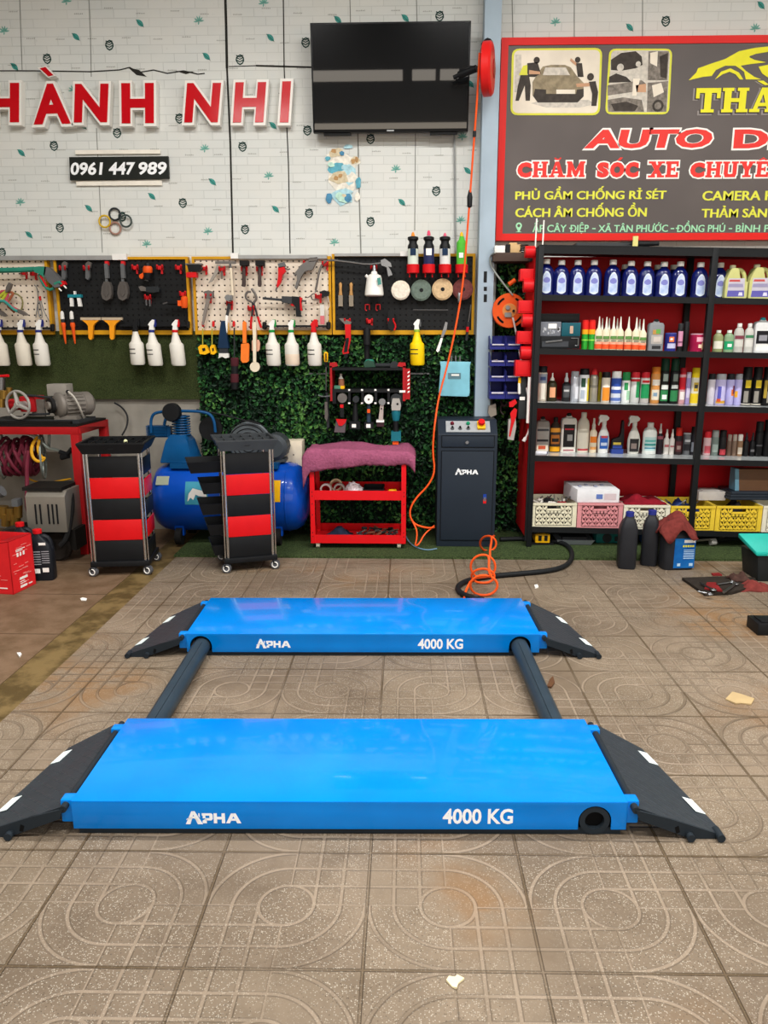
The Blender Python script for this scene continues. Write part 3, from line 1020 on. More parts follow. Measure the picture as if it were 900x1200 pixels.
build_parts('hose_reel', 'round red hose reel fixed high on the steel column', 'hose reel', [('drum', rd), ('bracket', rb), ('inlet', rc_, 'dark hose inlet')])
HOSE = mat('orange_hose', '#f05a22', 0.4, var=0.04)
mb = MB(HOSE)
mb.wtube([(562, 62, 4.86), (559, 120, 4.9), (555, 170, 4.95), (551, 228, 5.0), (547, 280, 5.02), (543, 330, 5.03), (535, 380, 5.02), (524, 430, 4.99), (514, 465, 4.95), (509, 500, 4.86), (507, 530, 4.82), (510, 552, 4.8), (503, 568, 4.8), (486, 585, 4.78), (479, 600, 4.76), (484, 614, 4.75), (500, 619, 4.76), (509, 618, 4.81)], 0.0062, 8, 2)
mb.wtube([(484, 612, 4.75), (489, 622, 4.72), (488, 634, 4.70), (486, 640, 4.69), (491, 638, 4.71), (497, 626, 4.75), (509, 616, 4.81)], 0.005, 8, 2)
h1 = MB(BLACK)
c = P(550.5, 233, 5.0)
h1.lathe([(0.008, -0.05), (0.015, -0.045), (0.017, 0.01), (0.008, 0.05)], 12, (c.x, 5.0, c.z))
c = P(556, 157, 4.935)
h1.lathe([(0.01, -0.016), (0.01, 0.016)], 10, (c.x, c.y, c.z))
h2 = MB(STEEL)
c = P(538, 349, 5.03)
h2.lathe([(0.008, -0.03), (0.011, -0.02), (0.011, 0.02), (0.008, 0.03)], 12, (c.x, c.y, c.z))
build_parts('air_hose', 'orange air hose hanging from the red reel to the cabinet', 'hose', [('hose', mb), ('clip', h1, 'black hose stops'), ('coupling', h2, 'steel coupling')])
# ---- the large shop board
YB = 5.18
BRED = mat('board_red', '#d6241f', 0.45, var=0.06, scale=3)
n = NT('board_print', 0.42)
f1 = n.noise(n.tc.outputs['Object'], 1.4, 3)
n.color(n.mix(n.step(f1, 0.3, 0.7), '#564f4d', '#625a57'))
BGREY = n.m
YEL = mat('board_yellow', '#e6e02e', 0.5, var=0.04)
YEL2 = mat('board_pale_yellow', '#d8d84a', 0.5, var=0.04)
BRT = mat('board_text_red', '#e03a34', 0.5, var=0.04)
BWH = mat('board_text_white', '#f0ece6', 0.5, var=0.02)
BGR = mat('board_text_green', '#9fd7ae', 0.5, var=0.04)
BGD = mat('board_text_dark', '#2f4a38', 0.6)
XR = W(1120, 160, YB)[0]
o = W(588, 44, YB)
zt = o[1]
xl = o[0]
zb = W(580, 282, YB)[1]
pw = W(580, 282, YB)[0]
fr, pn = MB(BRED), MB(BGREY)
pn.box(xl + 0.03, YB + 0.006, zb + 0.03, XR - 0.03, YW - 0.02, zt - 0.03)
tb = 0.042
fr.box(xl, YB, zb, xl + tb, YW - 0.012, zt)
fr.box(XR - tb, YB, zb, XR, YW - 0.012, zt)
fr.box(xl + tb, YB, zt - tb, XR - tb, YW - 0.012, zt)
fr.box(xl + tb, YB, zb, XR - tb, YW - 0.012, zb + tb)
YT = YB + 0.004
def btext(mb, t, x0, x1, ybase, ycap, layers, shear=0.0, rep=0):
 a, b = W(x0, ybase, YT), W(x1, ycap, YT)
 w_, h_ = b[0] - a[0], b[1] - a[1]
 for k, (m, off, grow) in enumerate(layers):
  mb.use(m)
  g = grow
  if rep:
   for q in (-1, 0, 1):
    mb.text(t, (a[0] + rep * q, YT - 0.0003 * (q + 1), a[1] + 0.3 * rep * abs(q)), (1, 0, 0), (0, 0, 1), w_, h_, off=off)
   continue
  mb.text(t, (a[0] - g, YT - 0.0007 * k, a[1] - g), (1, 0, 0), (0, 0, 1), w_ + 2 * g, h_ + 2 * g, off=off, shear=shear)
def slab_glyph(ch):
 S = 0.24
 sf = 0.13
 def stem(x, a=0.0, b=1.0): return [(x, a), (x + S, a), (x + S, b), (x, b)]
 def bar(x0, x1, y0, y1): return [(x0, y0), (x1, y0), (x1, y1), (x0, y1)]
 if ch == 'T':
  return [stem(0.31), bar(0, 0.86, 0.8, 1), bar(0, 0.13, 0.58, 0.8), bar(0.73, 0.86, 0.58, 0.8), bar(0.2, 0.66, 0, sf)], 0.86
 if ch == 'H':
  return [stem(0.08), stem(0.6), bar(0.3, 0.62, 0.42, 0.58)] + [bar(x, x + 0.4, y, y + sf) for x in (0, 0.52) for y in (0, 1 - sf)], 0.92
 if ch == 'U':
  return [stem(0.08, 0.2), stem(0.58, 0.2), bar(0.14, 0.76, 0.0, 0.2), [(0.08, 0.22), (0.16, 0.0), (0.4, 0.22)], [(0.82, 0.22), (0.5, 0.22), (0.74, 0.0)]] + [bar(x, x + 0.4, 1 - sf, 1) for x in (0, 0.5)], 0.9
 if ch == 'E':
  return [stem(0.08), bar(0, 0.74, 0, 0.17), bar(0, 0.74, 0.83, 1), bar(0.3, 0.56, 0.43, 0.58), bar(0.61, 0.74, 0, 0.32), bar(0.61, 0.74, 0.68, 1), bar(0.47, 0.56, 0.36, 0.65)], 0.76
 if ch == 'M':
  return [stem(0.06), stem(0.8), [(0.06, 1), (0.3, 1), (0.56, 0.36), (0.56, 0.02), (0.5, 0.02)], [(1.04, 1), (0.8, 1), (0.52, 0.36), (0.52, 0.02), (0.6, 0.02)]] + [bar(0, 0.3, 1 - sf, 1), bar(0.8, 1.1, 1 - sf, 1), bar(0, 0.36, 0, sf), bar(0.74, 1.1, 0, sf)], 1.1
 if ch == 'X':
  return [[(0.08, 1), (0.36, 1), (0.88, 0), (0.6, 0)], [(0.64, 1), (0.86, 1), (0.3, 0), (0.08, 0)]] + [bar(x, x + 0.42, y, y + sf) for x in (0, 0.52) for y in (0, 1 - sf)], 0.94
 if ch == 'Y':
  return [stem(0.33, 0, 0.5), [(0.06, 1), (0.34, 1), (0.57, 0.42), (0.33, 0.42)], [(0.84, 1), (0.62, 1), (0.36, 0.46), (0.57, 0.42)], bar(0.2, 0.7, 0, sf), bar(0, 0.42, 1 - sf, 1), bar(0.54, 0.9, 1 - sf, 1)], 0.9
 if ch == 'A':
  return [[(0.38, 1), (0.6, 1), (0.92, 0), (0.64, 0)], [(0.38, 1), (0.52, 1), (0.24, 0), (0.08, 0)], bar(0.24, 0.7, 0.24, 0.38), bar(0, 0.36, 0, sf), bar(0.54, 1.0, 0, sf)], 1.0
 return None, {'C': 0.84, 'S': 0.76, 'O': 0.9}[ch]
def slab_text(mb, t, x0, x1, ybase, ycap, m, grow, y):
 a, b = W(x0, ybase, YT), W(x1, ycap, YT)
 plain = {'Ă': 'A', 'Ó': 'O', 'Ê': 'E', 'À': 'A'}
 adv = [0.06 + slab_glyph(plain.get(c, c))[1] for c in t]
 k = (b[0] - a[0]) / (sum(adv) - 0.06)
 h_ = b[1] - a[1]
 x = a[0]
 mb.use(m)
 for c, ad in zip(t, adv):
  g = plain.get(c, c)
  polys, wd_ = slab_glyph(g)
  if polys is None:
   mb.text(g, (x - grow, y, a[1] - grow), (1, 0, 0), (0, 0, 1), wd_ * k + 2 * grow, h_ + 2 * grow, off=0.075)
  else:
   for ip, p in enumerate(polys):
    yy = y - 0.00009 * ip
    cx, cy = sum(q[0] for q in p) / len(p), sum(q[1] for q in p) / len(p)
    pp = []
    for qx, qy in p:
     pp.append((x + qx * k + (grow if qx > cx else -grow), a[1] + qy * h_ + (grow if qy > cy else -grow)))
    mb.poly(pp, (0, yy, 0), (1, 0, 0), (0, 0, 1))
  acc = {'Ă': [(0.28, 1.22), (0.4, 1.08), (0.62, 1.08), (0.74, 1.22), (0.64, 1.24), (0.58, 1.17), (0.44, 1.17), (0.38, 1.24)], 'Ó': [(0.42, 1.06), (0.6, 1.06), (0.78, 1.24), (0.58, 1.24)],
    'Ê': [(0.1, 1.06), (0.38, 1.26), (0.66, 1.06), (0.5, 1.06), (0.38, 1.14), (0.26, 1.06)], 'À': [(0.18, 1.28), (0.4, 1.28), (0.62, 1.1), (0.46, 1.1)]}.get(c)
  if acc:
   mb.poly([(x + qx * k, a[1] + qy * h_) for qx, qy in acc], (0, y, 0), (1, 0, 0), (0, 0, 1))
  x += ad * k
hd = MB(YEL)
slab_text(hd, 'THÀ', 811, 911, 134.5, 103.5, mat('board_shade', '#8f8885', 0.6), 0.004, YT)
slab_text(hd, 'THÀ', 813, 913, 133, 103, mat('board_shade_dark', '#3a3432', 0.6), 0.003, YT - 0.0006)
slab_text(hd, 'THÀ', 814, 914, 132, 102.5, YEL, 0.0, YT - 0.0014)
tx = MB(BWH)
btext(tx, 'AUTO', 684, 836, 174, 150, [(BWH, 0.085, 0.011), (BRT, 0.05, 0.0)], 0.1)
btext(tx, 'DE', 859, 931, 174, 150, [(BWH, 0.085, 0.011), (BRT, 0.05, 0.0)], 0.0)
for t, x0, x1 in (('CHĂM', 606, 686), ('SÓC', 699, 749), ('XE', 759, 796), ('CHUYÊ', 808, 902)):
 slab_text(tx, t, x0, x1, 208, 189, BWH, 0.0085, YT)
 slab_text(tx, t, x0, x1, 208, 189, BRT, 0.0, YT - 0.0014)
sm = MB(YEL2)
for t, x0, x1, yb_, yc in (('PHỦ GẦM CHỐNG RỈ SÉT', 604, 781, 234, 223), ('CAMERA H', 823, 908, 235, 223), ('CÁCH ÂM CHỐNG ỒN', 604, 758, 254.5, 243), ('THẢM SÀN', 822, 899, 255, 244)):
 btext(sm, t, x0, x1, yb_, yc, [(YEL2, 0.008, 0)], rep=0.0021)
ad = MB(BGR)
for t, x0, x1 in (('ẤP CÂY', 624, 664), ('DIỆP', 668.5, 690), ('-', 694, 698), ('XÃ TÂN PHƯỚC', 701, 783), ('-', 786, 790), ('DỒNG PHÚ', 793.5, 850), ('-', 854, 858), ('BÌNH P', 862, 902)):
 yb_, yc = (272, 263)
 if t == '-':
  ad.use(BGR)
  ad.wbox(x0, 267.2, x1, 268.6, YT, YT + 0.0005)
 else:
  btext(ad, t, x0, x1, yb_, yc, [(BGR, 0.006, 0.0)], rep=0.0009)
pn_ = MB(BGR)
for q in (667, 792):
 ad.wbox(q, 266.8, q + 4.2, 268.2, YT - 0.0012, YT - 0.0008)
pn_.wdisc(608, 264.5, 3.6, YT, 0.0004, 16, 1.8)
pn_.wpoly([(605.2, 267), (610.8, 267), (609, 271), (611.5, 272), (604, 272), (607, 271)], YT - 0.0006, YT)
cr_ = MB(YEL)
cr_.wpoly([(816, 85), (818, 80), (835, 74), (850, 69), (866, 60), (885, 56), (905, 54), (925, 54), (925, 62), (905, 60), (886, 63), (878, 67), (884, 70), (898, 73), (880, 75), (868, 77), (874, 83), (884, 90), (892, 93), (874, 93), (872, 84), (862, 77), (850, 77), (839, 82), (834, 89), (824, 90), (807, 94)], YT - 0.0006, YT)
cr_.wpoly([(889, 78), (905, 75), (925, 74), (925, 93), (903, 93), (893, 86)], YT - 0.0006, YT)
cr_.use(BGREY)
cr_.wpoly([(878, 66), (886, 63), (905, 61), (925, 61), (925, 68), (898, 72), (884, 70)], YT - 0.0012, YT - 0.0008)
cr_.use(YEL)
cr_.wpoly([(838, 93), (845, 84), (856, 80), (866, 85), (871, 93), (867, 93), (862, 87), (855, 84), (847, 87)], YT - 0.0012, YT)
CR = mat('print_cream', '#e7ddcb', 0.5, var=0.1, scale=6)
BRZ = mat('print_bronze', '#8f8268', 0.5, var=0.3, scale=30)
BRD = mat('print_brown_dark', '#3c352f', 0.5, var=0.3, scale=30)
SKN = mat('print_skin', '#c79a78', 0.5)
PGY = mat('print_pale_grey', '#c9c2b6', 0.5, var=0.2, scale=40)
PMD = mat('print_mid_grey', '#7b736a', 0.5, var=0.4, scale=50)
def round_quad(q, r):
 out = []
 for i in range(4):
  p, a, b = Vector(q[i]), Vector(q[i - 1]), Vector(q[(i + 1) % 4])
  da, db = (a - p).normalized() * r, (b - p).normalized() * r
  for t in (0, 0.25, 0.5, 0.75, 1):
   v_ = p + da * (1 - t) ** 2 + db * t ** 2
   out.append((v_.x, v_.y))
 return out
ph1, ph2 = MB(YEL2), MB(YEL2)
ph1.wpoly(round_quad([(600, 57), (706, 56), (703, 135), (598, 135)], 9), YT - 0.0006, YT)
ph1.use(CR).wpoly(round_quad([(602.5, 59), (703.5, 58.5), (700.5, 132.5), (600.5, 132.5)], 7), YT - 0.0012, YT - 0.0006)
L1, L2, L3 = YT - 0.0018, YT - 0.0023, YT - 0.0028
ph1.use(PGY).wpoly([(604, 64), (611, 64), (611, 108), (603, 108)], L1, L1 + 0.0004)
ph1.use(PGY).wpoly([(622, 121), (636, 117), (690, 117), (697, 122), (680, 126), (640, 126)], L1, L1 + 0.0004)
ph1.use(BRZ).wpoly([(624, 112), (624, 96), (629, 88), (636, 78), (646, 76), (662, 76), (669, 79), (676, 89), (684, 97), (684, 112), (678, 119), (630, 119)], L2, L2 + 0.0004)
ph1.use(BRD).wpoly([(627, 104), (640, 105), (640, 110), (675, 110), (676, 105), (684, 104), (684, 113), (677, 120), (630, 120), (625, 113)], L3, L3 + 0.0004)
ph1.use(PGY).wpoly([(639, 79), (663, 79), (668, 88), (636, 88)], L3, L3 + 0.0004)
ph1.use(CR).wpoly([(652, 105), (674, 105), (674, 110), (652, 110)], L3 - 0.0005, L3)
L4 = L3 - 0.001
ph1.use(BRD).wdisc(629, 70.5, 3.6, L4, 0.0004, 12)
ph1.wpoly([(618, 74), (630, 73), (634, 86), (627, 90), (620, 90), (617, 84)], L4, L4 + 0.0004)
ph1.wpoly([(608, 118), (604, 118), (607, 100), (610, 88), (620, 88), (622, 100), (621, 118), (616, 118), (615, 100)], L4, L4 + 0.0004)
ph1.use(YEL2).wpoly([(608, 88), (613, 77), (618, 76), (618, 88)], L4 - 0.0004, L4)
ph1.use(SKN).wpoly([(620, 82), (633, 84), (633, 87), (620, 87)], L4 - 0.0004, L4)
ph1.use(BRD).wdisc(677, 70, 3.2, L4, 0.0004, 12)
ph1.wpoly([(675, 74), (682, 74), (684, 90), (677, 90)], L4, L4 + 0.0004)
ph1.use(SKN).wpoly([(669, 68), (676, 74), (675, 77), (668, 71)], L4, L4 + 0.0004)
ph1.use(BRD).wdisc(692, 90, 4, L4, 0.0004, 12)
ph1.wpoly([(690, 96), (698, 95), (701, 108), (699, 124), (693, 124), (694, 110)], L4, L4 + 0.0004)
ph1.use(SKN).wpoly([(675, 98), (691, 97), (691, 101), (676, 102)], L4, L4 + 0.0004)
ph2.wpoly(round_quad([(714, 57), (788, 57), (784, 134), (709, 134)], 8), YT - 0.0006, YT)
ph2.use(PGY).wpoly(round_quad([(716.5, 59), (785.5, 59), (781.5, 131.5), (711.5, 131.5)], 6), YT - 0.0012, YT - 0.0006)
ph2.use(BRD).wpoly([(716, 70), (728, 62), (745, 60), (752, 66), (753, 76), (745, 80), (728, 83), (716, 82)], L1, L1 + 0.0004)
ph2.use(PGY).wdisc(727, 79, 4, L2, 0.0004, 14)
ph2.wdisc(748, 75, 3, L2, 0.0004, 12)
ph2.use(PMD).wpoly([(760, 60), (784, 60), (782, 94), (759, 94)], L1, L1 + 0.0004)
ph2.use(BRD).wpoly([(773, 66), (783, 62), (781, 92), (774, 90)], L2, L2 + 0.0004)
ph2.use(CR).wpoly([(762, 62), (771, 60), (770, 78), (762, 74)], L2, L2 + 0.0004)
ph2.use(BRD).wpoly([(714, 90), (722, 86), (734, 90), (740, 96), (713, 97)], L1, L1 + 0.0004)
ph2.use(PMD).wpoly([(712, 100), (752, 94), (757, 98), (740, 108), (712, 112)], L1, L1 + 0.0004)
ph2.use(CR).wpoly([(742, 92), (750, 92), (746, 112), (741, 112)], L2, L2 + 0.0004)
ph2.use(SKN).wpoly([(745, 100), (757, 98), (757, 108), (746, 108)], L2, L2 + 0.0004)
ph2.use(PMD).wpoly([(712, 117), (730, 114), (752, 117), (755, 131), (713, 131)], L1, L1 + 0.0004)
ph2.use(BRD).wpoly([(716, 122), (734, 119), (748, 124), (744, 130), (720, 130)], L2, L2 + 0.0004)
ph2.use(PMD).wpoly([(759, 97), (783, 95), (781, 131), (758, 131)], L1, L1 + 0.0004)
ph2.use(CR).wpoly([(764, 100), (775, 97), (778, 108), (766, 114)], L2, L2 + 0.0004)
ph2.use(BRD).wdisc(771, 124, 6.5, L2, 0.0004, 16, 4)
build_parts('shop_sign_board', 'large grey shop board in a red frame above the shelf rack', 'sign board',
   [('panel', pn), ('frame', fr, 'red frame'), ('headline', hd, 'yellow slab lettering'), ('title', tx, 'red lettering edged in white'), ('service_lines', sm, 'pale yellow lettering'), ('address_line', ad, 'pale green lettering'), ('location_pin', pn_, 'pale green location pin'),
    ('car_outline', cr_, 'yellow car outline'), ('photo_print', ph1, 'print of people around a bronze car'), ('photo_print', ph2, 'print of four grey car pictures')])
# ---- light rails above the pegboards
RAILM = mat('grey_rail', '#9c9c9a', 0.5, 0.3)
def rail(x0, x1, y0, y1, label, cap):
 a, b = MB(RAILM), MB(WHITE)
 a.wbox(x0, y0, x1, y1, 5.17, 5.235)
 b.wbox(cap[0], y0 - 2.5, cap[1], y1, 5.165, 5.235)
 build_parts('light_rail', label, 'rail', [('rail', a), ('end_cap', b, 'white end cap')])
rail(-60, 131, 300, 304.5, 'grey metal rail with white end above the leftmost pegboards', (131, 148))
rail(279, 383, 299, 303, 'grey metal rail above the right half of the white pegboard', (270, 279))
rail(392, 469, 297, 300, 'thin grey metal rail above the right black pegboard', (469, 478))
# ---- pegboards
def peg_mat(name, c0, hole, pitch=0.0378, r=0.0052):
 n = NT(name, 0.55)
 s = n.sep(n.tc.outputs['Object'])
 fx = n.math('SUBTRACT', n.math('FRACT', n.math('ADD', n.math('DIVIDE', s[0], pitch), 50.0)), 0.5)
 fz = n.math('SUBTRACT', n.math('FRACT', n.math('ADD', n.math('DIVIDE', s[2], pitch), 0.2)), 0.5)
 d = n.math('SQRT', n.math('ADD', n.math('MULTIPLY', fx, fx), n.math('MULTIPLY', fz, fz)))
 k = n.step(d, (r + 0.001) / pitch, (r - 0.001) / pitch)
 sm_ = n.noise(n.tc.outputs['Object'], 5, 4)
 base = n.mix(n.step(sm_, 0.3, 0.7), c0[0], c0[1])
 n.color(n.mix(k, base, hole))
 n.bump(n.math('SUBTRACT', 1.0, k), 0.8, 0.004)
 return n.m
PEGW = peg_mat('pegboard_cream', ('#e3d6c4', '#d8c9b6'), '#2a2420')
PEGB = peg_mat('pegboard_black', ('#141516', '#1a1b1c'), '#020202')
BOARDS = [(-70, 60, PEGW, 'cream pegboard cut off by the left edge of the photo', 304.5),
   (66, 222, PEGB, 'black pegboard with squeegees and sanders left of centre', 304.5),
   (228, 386, PEGW, 'cream pegboard in yellow frame with mallets and air gun', 304),
   (392, 552, PEGB, 'black pegboard in yellow frame with polishing pads', 301)]
YPG = 5.2
for x0, x1, m, lab, yt in BOARDS:
 a, f = MB(m), MB(FRAMEY)
 a.wbox(x0, yt, x1, 387, YPG, 5.232)
 p0, p1 = W(x0, yt, YPG), W(x1, 387, YPG)
 e = 0.0168
 f.box(p0[0] - e, YPG - 0.012, p1[1] - 0.028, p0[0], 5.236, p0[1] + e)
 f.box(p1[0], YPG - 0.012, p1[1] - 0.028, p1[0] + e, 5.236, p0[1] + e)
 f.box(p0[0], YPG - 0.012, p1[1] - 0.028, p1[0], 5.236, p1[1])
 f.box(p0[0], YPG - 0.012, p0[1], p1[0], 5.236, p0[1] + e)
 build_parts('pegboard', lab, 'pegboard', [('board', a), ('frame', f, 'yellow painted frame')], 'pegboards along the wall')
# ================================================================== TOOLS ON THE PEGBOARDS
YT_ = 5.15      # typical depth of a hanging tool
def prim(mb, q):
 k = q[0]
 if k == 'b':                     # box: x0 y0 x1 y1 [Ya Yb]
  Ya, Yb = (q[5], q[6]) if len(q) > 5 else (YT_, YT_ + 0.03)
  mb.wbox(q[1], q[2], q[3], q[4], Ya, Yb)
 elif k == 'p':                   # outline: pts [Ya Yb]
  Ya, Yb = (q[2], q[3]) if len(q) > 2 else (YT_, YT_ + 0.025)
  mb.wpoly(q[1], Ya, Yb)
 elif k == 't':                   # rod or hose: pts radius(px) [Y]
  Y = q[3] if len(q) > 3 else YT_
  pts = [(p[0], p[1], p[2] if len(p) > 2 else Y) for p in q[1]]
  mb.wtube(pts, q[2] * mpp(q[1][0][1], Y), 8, 1 if len(pts) > 2 else 0)
 elif k == 'd':                   # disc: cx cy r [Y thick hole]
  Y = q[4] if len(q) > 4 else YT_
  mb.wdisc(q[1], q[2], q[3], Y, q[5] if len(q) > 5 else 0.02, 24, q[6] if len(q) > 6 else 0)
 elif k == 'l':                   # turned shape: cx [(y, hw)..] [Y lean]
  Y = q[3] if len(q) > 3 else YT_
  mb.wlathe(q[1], q[2], Y, 14, lean=q[4] if len(q) > 4 else 0)
def tool(name, label, cat, parts, group=None):
 bl = []
 for p in parts:
  mb = MB(p[1])
  for q in p[2]:
   prim(mb, q)
  bl.append((p[0], mb) + tuple(p[3:]))
 if len(bl) == 1:
  return single(name, label, cat, bl[0][1], group)
 return build_parts(name, label, cat, bl, group)
RUB = mat('black_rubber', '#1b1a1a', 0.7)
IRON = mat('dull_iron', '#6f6a66', 0.45, 0.6)
GREYP = mat('grey_plastic', '#5d5e5f', 0.5)
ORNG = mat('orange_paint', '#e2561c', 0.4)
TGREEN = mat('tool_green', '#2f7f6a', 0.45)
NAVY = mat('tool_blue', '#122c48', 0.45)
BRIST = mat('bristle_white', '#dcdad4', 0.8)
CREAM = mat('cream_plastic', '#e0d3bb', 0.5)
CLEAR = mat('cloudy_plastic', '#cfccc4', 0.3, var=0.05)
PINKH = mat('pale_pink', '#d8a58c', 0.5)
MAROON = mat('maroon_cloth', '#4a1f26', 0.8)
def hook(x, y, label, s=1.0):
 mb = MB(HOOK)
 Y0 = YPG - 0.004
 mb.wbox(x - 4 * s, y - 1.5 * s, x + 4 * s, y + 3 * s, Y0 - 0.012, Y0)
 for k in (-3 * s, 3 * s):
  mb.wtube([(x + k, y + 1, Y0 - 0.006), (x + k, y + 2, Y0 - 0.045), (x + k, y - 2.5, Y0 - 0.06)], 0.0065, 6, 1)
 mb.wbox(x - 1.2 * s + 2.6 * s, y + 2, x + 1.2 * s + 2.6 * s, y + 8 * s, Y0 - 0.01, Y0)
 single('peg_hook', label, 'hook', mb, 'red hooks on the pegboards')
for x, y, lab in [(28, 319, 'red hook carrying the green corded power tool'), (39, 320, 'red hook beside the green power tool grip'), (73, 314, 'red hook at the top left of the left black pegboard'), (101, 314, 'red hook second along the top of the left black pegboard'),
     (158, 313, 'red hook just left of the orange round sander'), (187, 313, 'red hook just right of the orange round sander'), (209, 313, 'red hook left of the polisher over the yellow frame post'), (239, 314, 'empty red hook top left of the cream centre pegboard'),
     (173, 348, 'red hook under the black flat tool'), (214, 344, 'red hook above the orange drill'), (260, 315, 'red hook holding the steel square'), (286, 315, 'red hook holding the left black mallet'), (304, 315, 'red hook holding the right black mallet'),
     (244, 347, 'red hook on the old wrench'), (269, 355, 'red hook under the hammer head'), (294, 361, 'red hook on the filter pliers'), (373, 347, 'red hook behind the black valve tool'), (381, 309, 'red hook holding the bent dark hose'),
     (407, 376, 'red hook holding the red cutter'), (433, 376, 'red hook holding the black heat gun'), (458, 376, 'red hook at the right of the heat gun'), (438, 313, 'red hook behind the foam sprayer'), (359, 308, 'red hook behind the grey spray gun')]:
 hook(x, y, lab)
for x, lab in ((238, 'small red peg above the left tape measure'), (250, 'small red peg above the right tape measure'), (274, 'small red peg above the maroon strap')):
 mb = MB(HOOK)
 mb.wlathe(x, [(376, 0.4), (377, 1.6), (381, 1.8), (383, 1.2)], 5.165, 10)
 single('peg', lab, 'peg', mb, 'small red pegs')
for x, lab in ((430.5, 'left thin red clip below the foam sprayer'), (443, 'right thin red clip below the foam sprayer')):
 mb = MB(HOOK)
 Y0 = 5.185
 mb.wtube([(x - 2.4, 357, Y0), (x - 2.4, 363, Y0)], 0.003, 6, 0)
 mb.wtube([(x + 2.4, 357, Y0), (x + 2.4, 363, Y0)], 0.003, 6, 0)
 mb.wtube([(x - 2.4, 357, Y0), (x + 2.4, 357, Y0)], 0.004, 6, 0)
 mb.wtube([(x - 2.4, 363, Y0), (x - 0.6, 364, Y0)], 0.004, 6, 0)
 single('clip', lab, 'clip', mb, 'thin red clips')
tool('corded_power_tool', 'long green corded hand tool with black grip on the left cream pegboard', 'power tool', [
 ('barrel', TGREEN, [('t', [(-12, 317), (20, 316.5), (40, 315.5)], 3.2, 5.12), ('p', [(38, 313), (46, 312), (54, 312.5), (52, 325), (46, 321), (40, 319)], 5.1, 5.15)]),
 ('grip', GREYP, [('p', [(52, 312.5), (56, 313), (66, 322), (72, 330), (70, 336), (64, 337), (56, 330), (51, 322)], 5.1, 5.15)], 'grey black grip'),
 ('handle_loop', TGREEN, [('t', [(46, 321), (50, 332), (57, 340), (63, 338)], 1.8, 5.12), ('t', [(64, 333), (70, 330), (73, 333)], 2.4, 5.11)]),
 ('trigger', RED, [('t', [(47, 323), (52, 331), (55, 336)], 1.2, 5.115), ('p', [(68, 330), (74, 329), (76, 333), (71, 336)], 5.1, 5.14)], 'red trigger'),
 ('plug_pin', PAPER, [('t', [(73, 333), (78, 338)], 0.9, 5.11), ('t', [(69, 338), (72, 341)], 0.9, 5.11)], 'white plug pins')])
CLAMPC = [mat('cable_%s' % k, h, 0.5) for k, h in (('pink', '#b84a5c'), ('lime', '#b3b63a'), ('sea', '#3d8f86'), ('clay', '#a05a3c'), ('olive', '#7f7a4a'))]
tool('jumper_cable_bundle', 'tangled bundle of coloured cables and clamps at the far left', 'cable bundle', [
 ('cable', CLAMPC[0], [('t', [(-5, 346), (5, 340), (10, 345), (6, 352), (14, 360), (22, 364)], 1.8, 5.13)]),
 ('cable', CLAMPC[1], [('t', [(-5, 351), (4, 344), (9, 340), (4, 350), (-3, 356)], 1.7, 5.12)]),
 ('cable', CLAMPC[2], [('t', [(-6, 355), (3, 352), (8, 355), (15, 362), (21, 365)], 1.7, 5.11)]),
 ('cable', CLAMPC[3], [('t', [(2, 349), (10, 342), (16, 343), (13, 348), (7, 357), (17, 366)], 1.5, 5.14)]),
 ('wire_loop', CLAMPC[4], [('t', [(15, 343), (23, 346), (27, 353), (26, 361), (22, 367)], 0.9, 5.15)]),
 *[('clamp', IRON, [('p', q, 5.1, 5.13)]) for q in ([(7, 336), (10, 331), (13, 333), (10, 341), (6, 343)], [(20, 362), (25, 364), (32, 369), (29, 370), (21, 367)], [(-4, 362), (2, 365), (7, 370), (4, 371), (-4, 367)])]])
tool('wire_hanger', 'thin bent wire puller hanging on the left cream pegboard', 'wire tool', [
 ('wire', STEEL, [('t', [(40, 334), (43, 336), (45, 346), (44, 360), (47, 374), (50, 371), (46, 352)], 0.55, 5.17), ('t', [(47, 350), (52, 366), (58, 377)], 0.5, 5.17), ('t', [(44, 356), (42, 372)], 0.5, 5.17)]),
 ('tab', RED, [('b', 45.5, 347, 47.5, 352, 5.16, 5.175)], 'red tab')])
for x0, x1, kx, ky, lab in ((-30, 60, (61.5,), 384.5, 'black bar with round end knob along the left cream pegboard'), (310, 382, (310, 385), 382, 'black sliding bar with two knobs along the cream centre pegboard'), (140, 219, (220,), 381, 'black bar low on the left black pegboard behind three spray bottles')):
 tool('sliding_bar', lab, 'bar', [('bar', BLACK, [('b', x0, ky - 1, x1, ky + 1.4, 5.14, 5.185)]), *[('knob', RUB, [('l', k, [(ky - 5, 1), (ky - 4, 2.6), (ky + 3, 2.6), (ky + 4, 1.2)], 5.168)]) for k in kx]])
for x, lab in ((74, 'dim grey pliers hanging first on the left black pegboard'), (102, 'dim grey pliers hanging second on the left black pegboard')):
 tool('pliers', lab, 'pliers', [('jaw', IRON, [('p', [(x - 2, 309), (x + 1, 306), (x + 5, 308), (x + 4, 314), (x - 2, 314)], 5.165, 5.185)]), ('handle', GREYP, [('p', [(x - 2, 314), (x + 2, 314), (x + 3, 324), (x + 1, 328), (x - 2, 326)], 5.16, 5.185)])], 'dim pliers')
tool('spring_clamp', 'teal bar clamp with two white feet on the left black pegboard', 'clamp', [
 ('bar', mat('clamp_teal', '#1f7f8c', 0.4), [('b', 79, 345, 95, 348.5, 5.15, 5.18)]), ('post', WHITE, [('b', 86, 341, 88.3, 345, 5.155, 5.175)]),
 ('foot', WHITE, [('p', [(81.5, 349), (85, 349), (85.5, 359), (82, 359)], 5.155, 5.175)]), ('foot', WHITE, [('p', [(90, 349), (93.5, 349), (95.5, 359), (91.5, 359)], 5.155, 5.175)])])
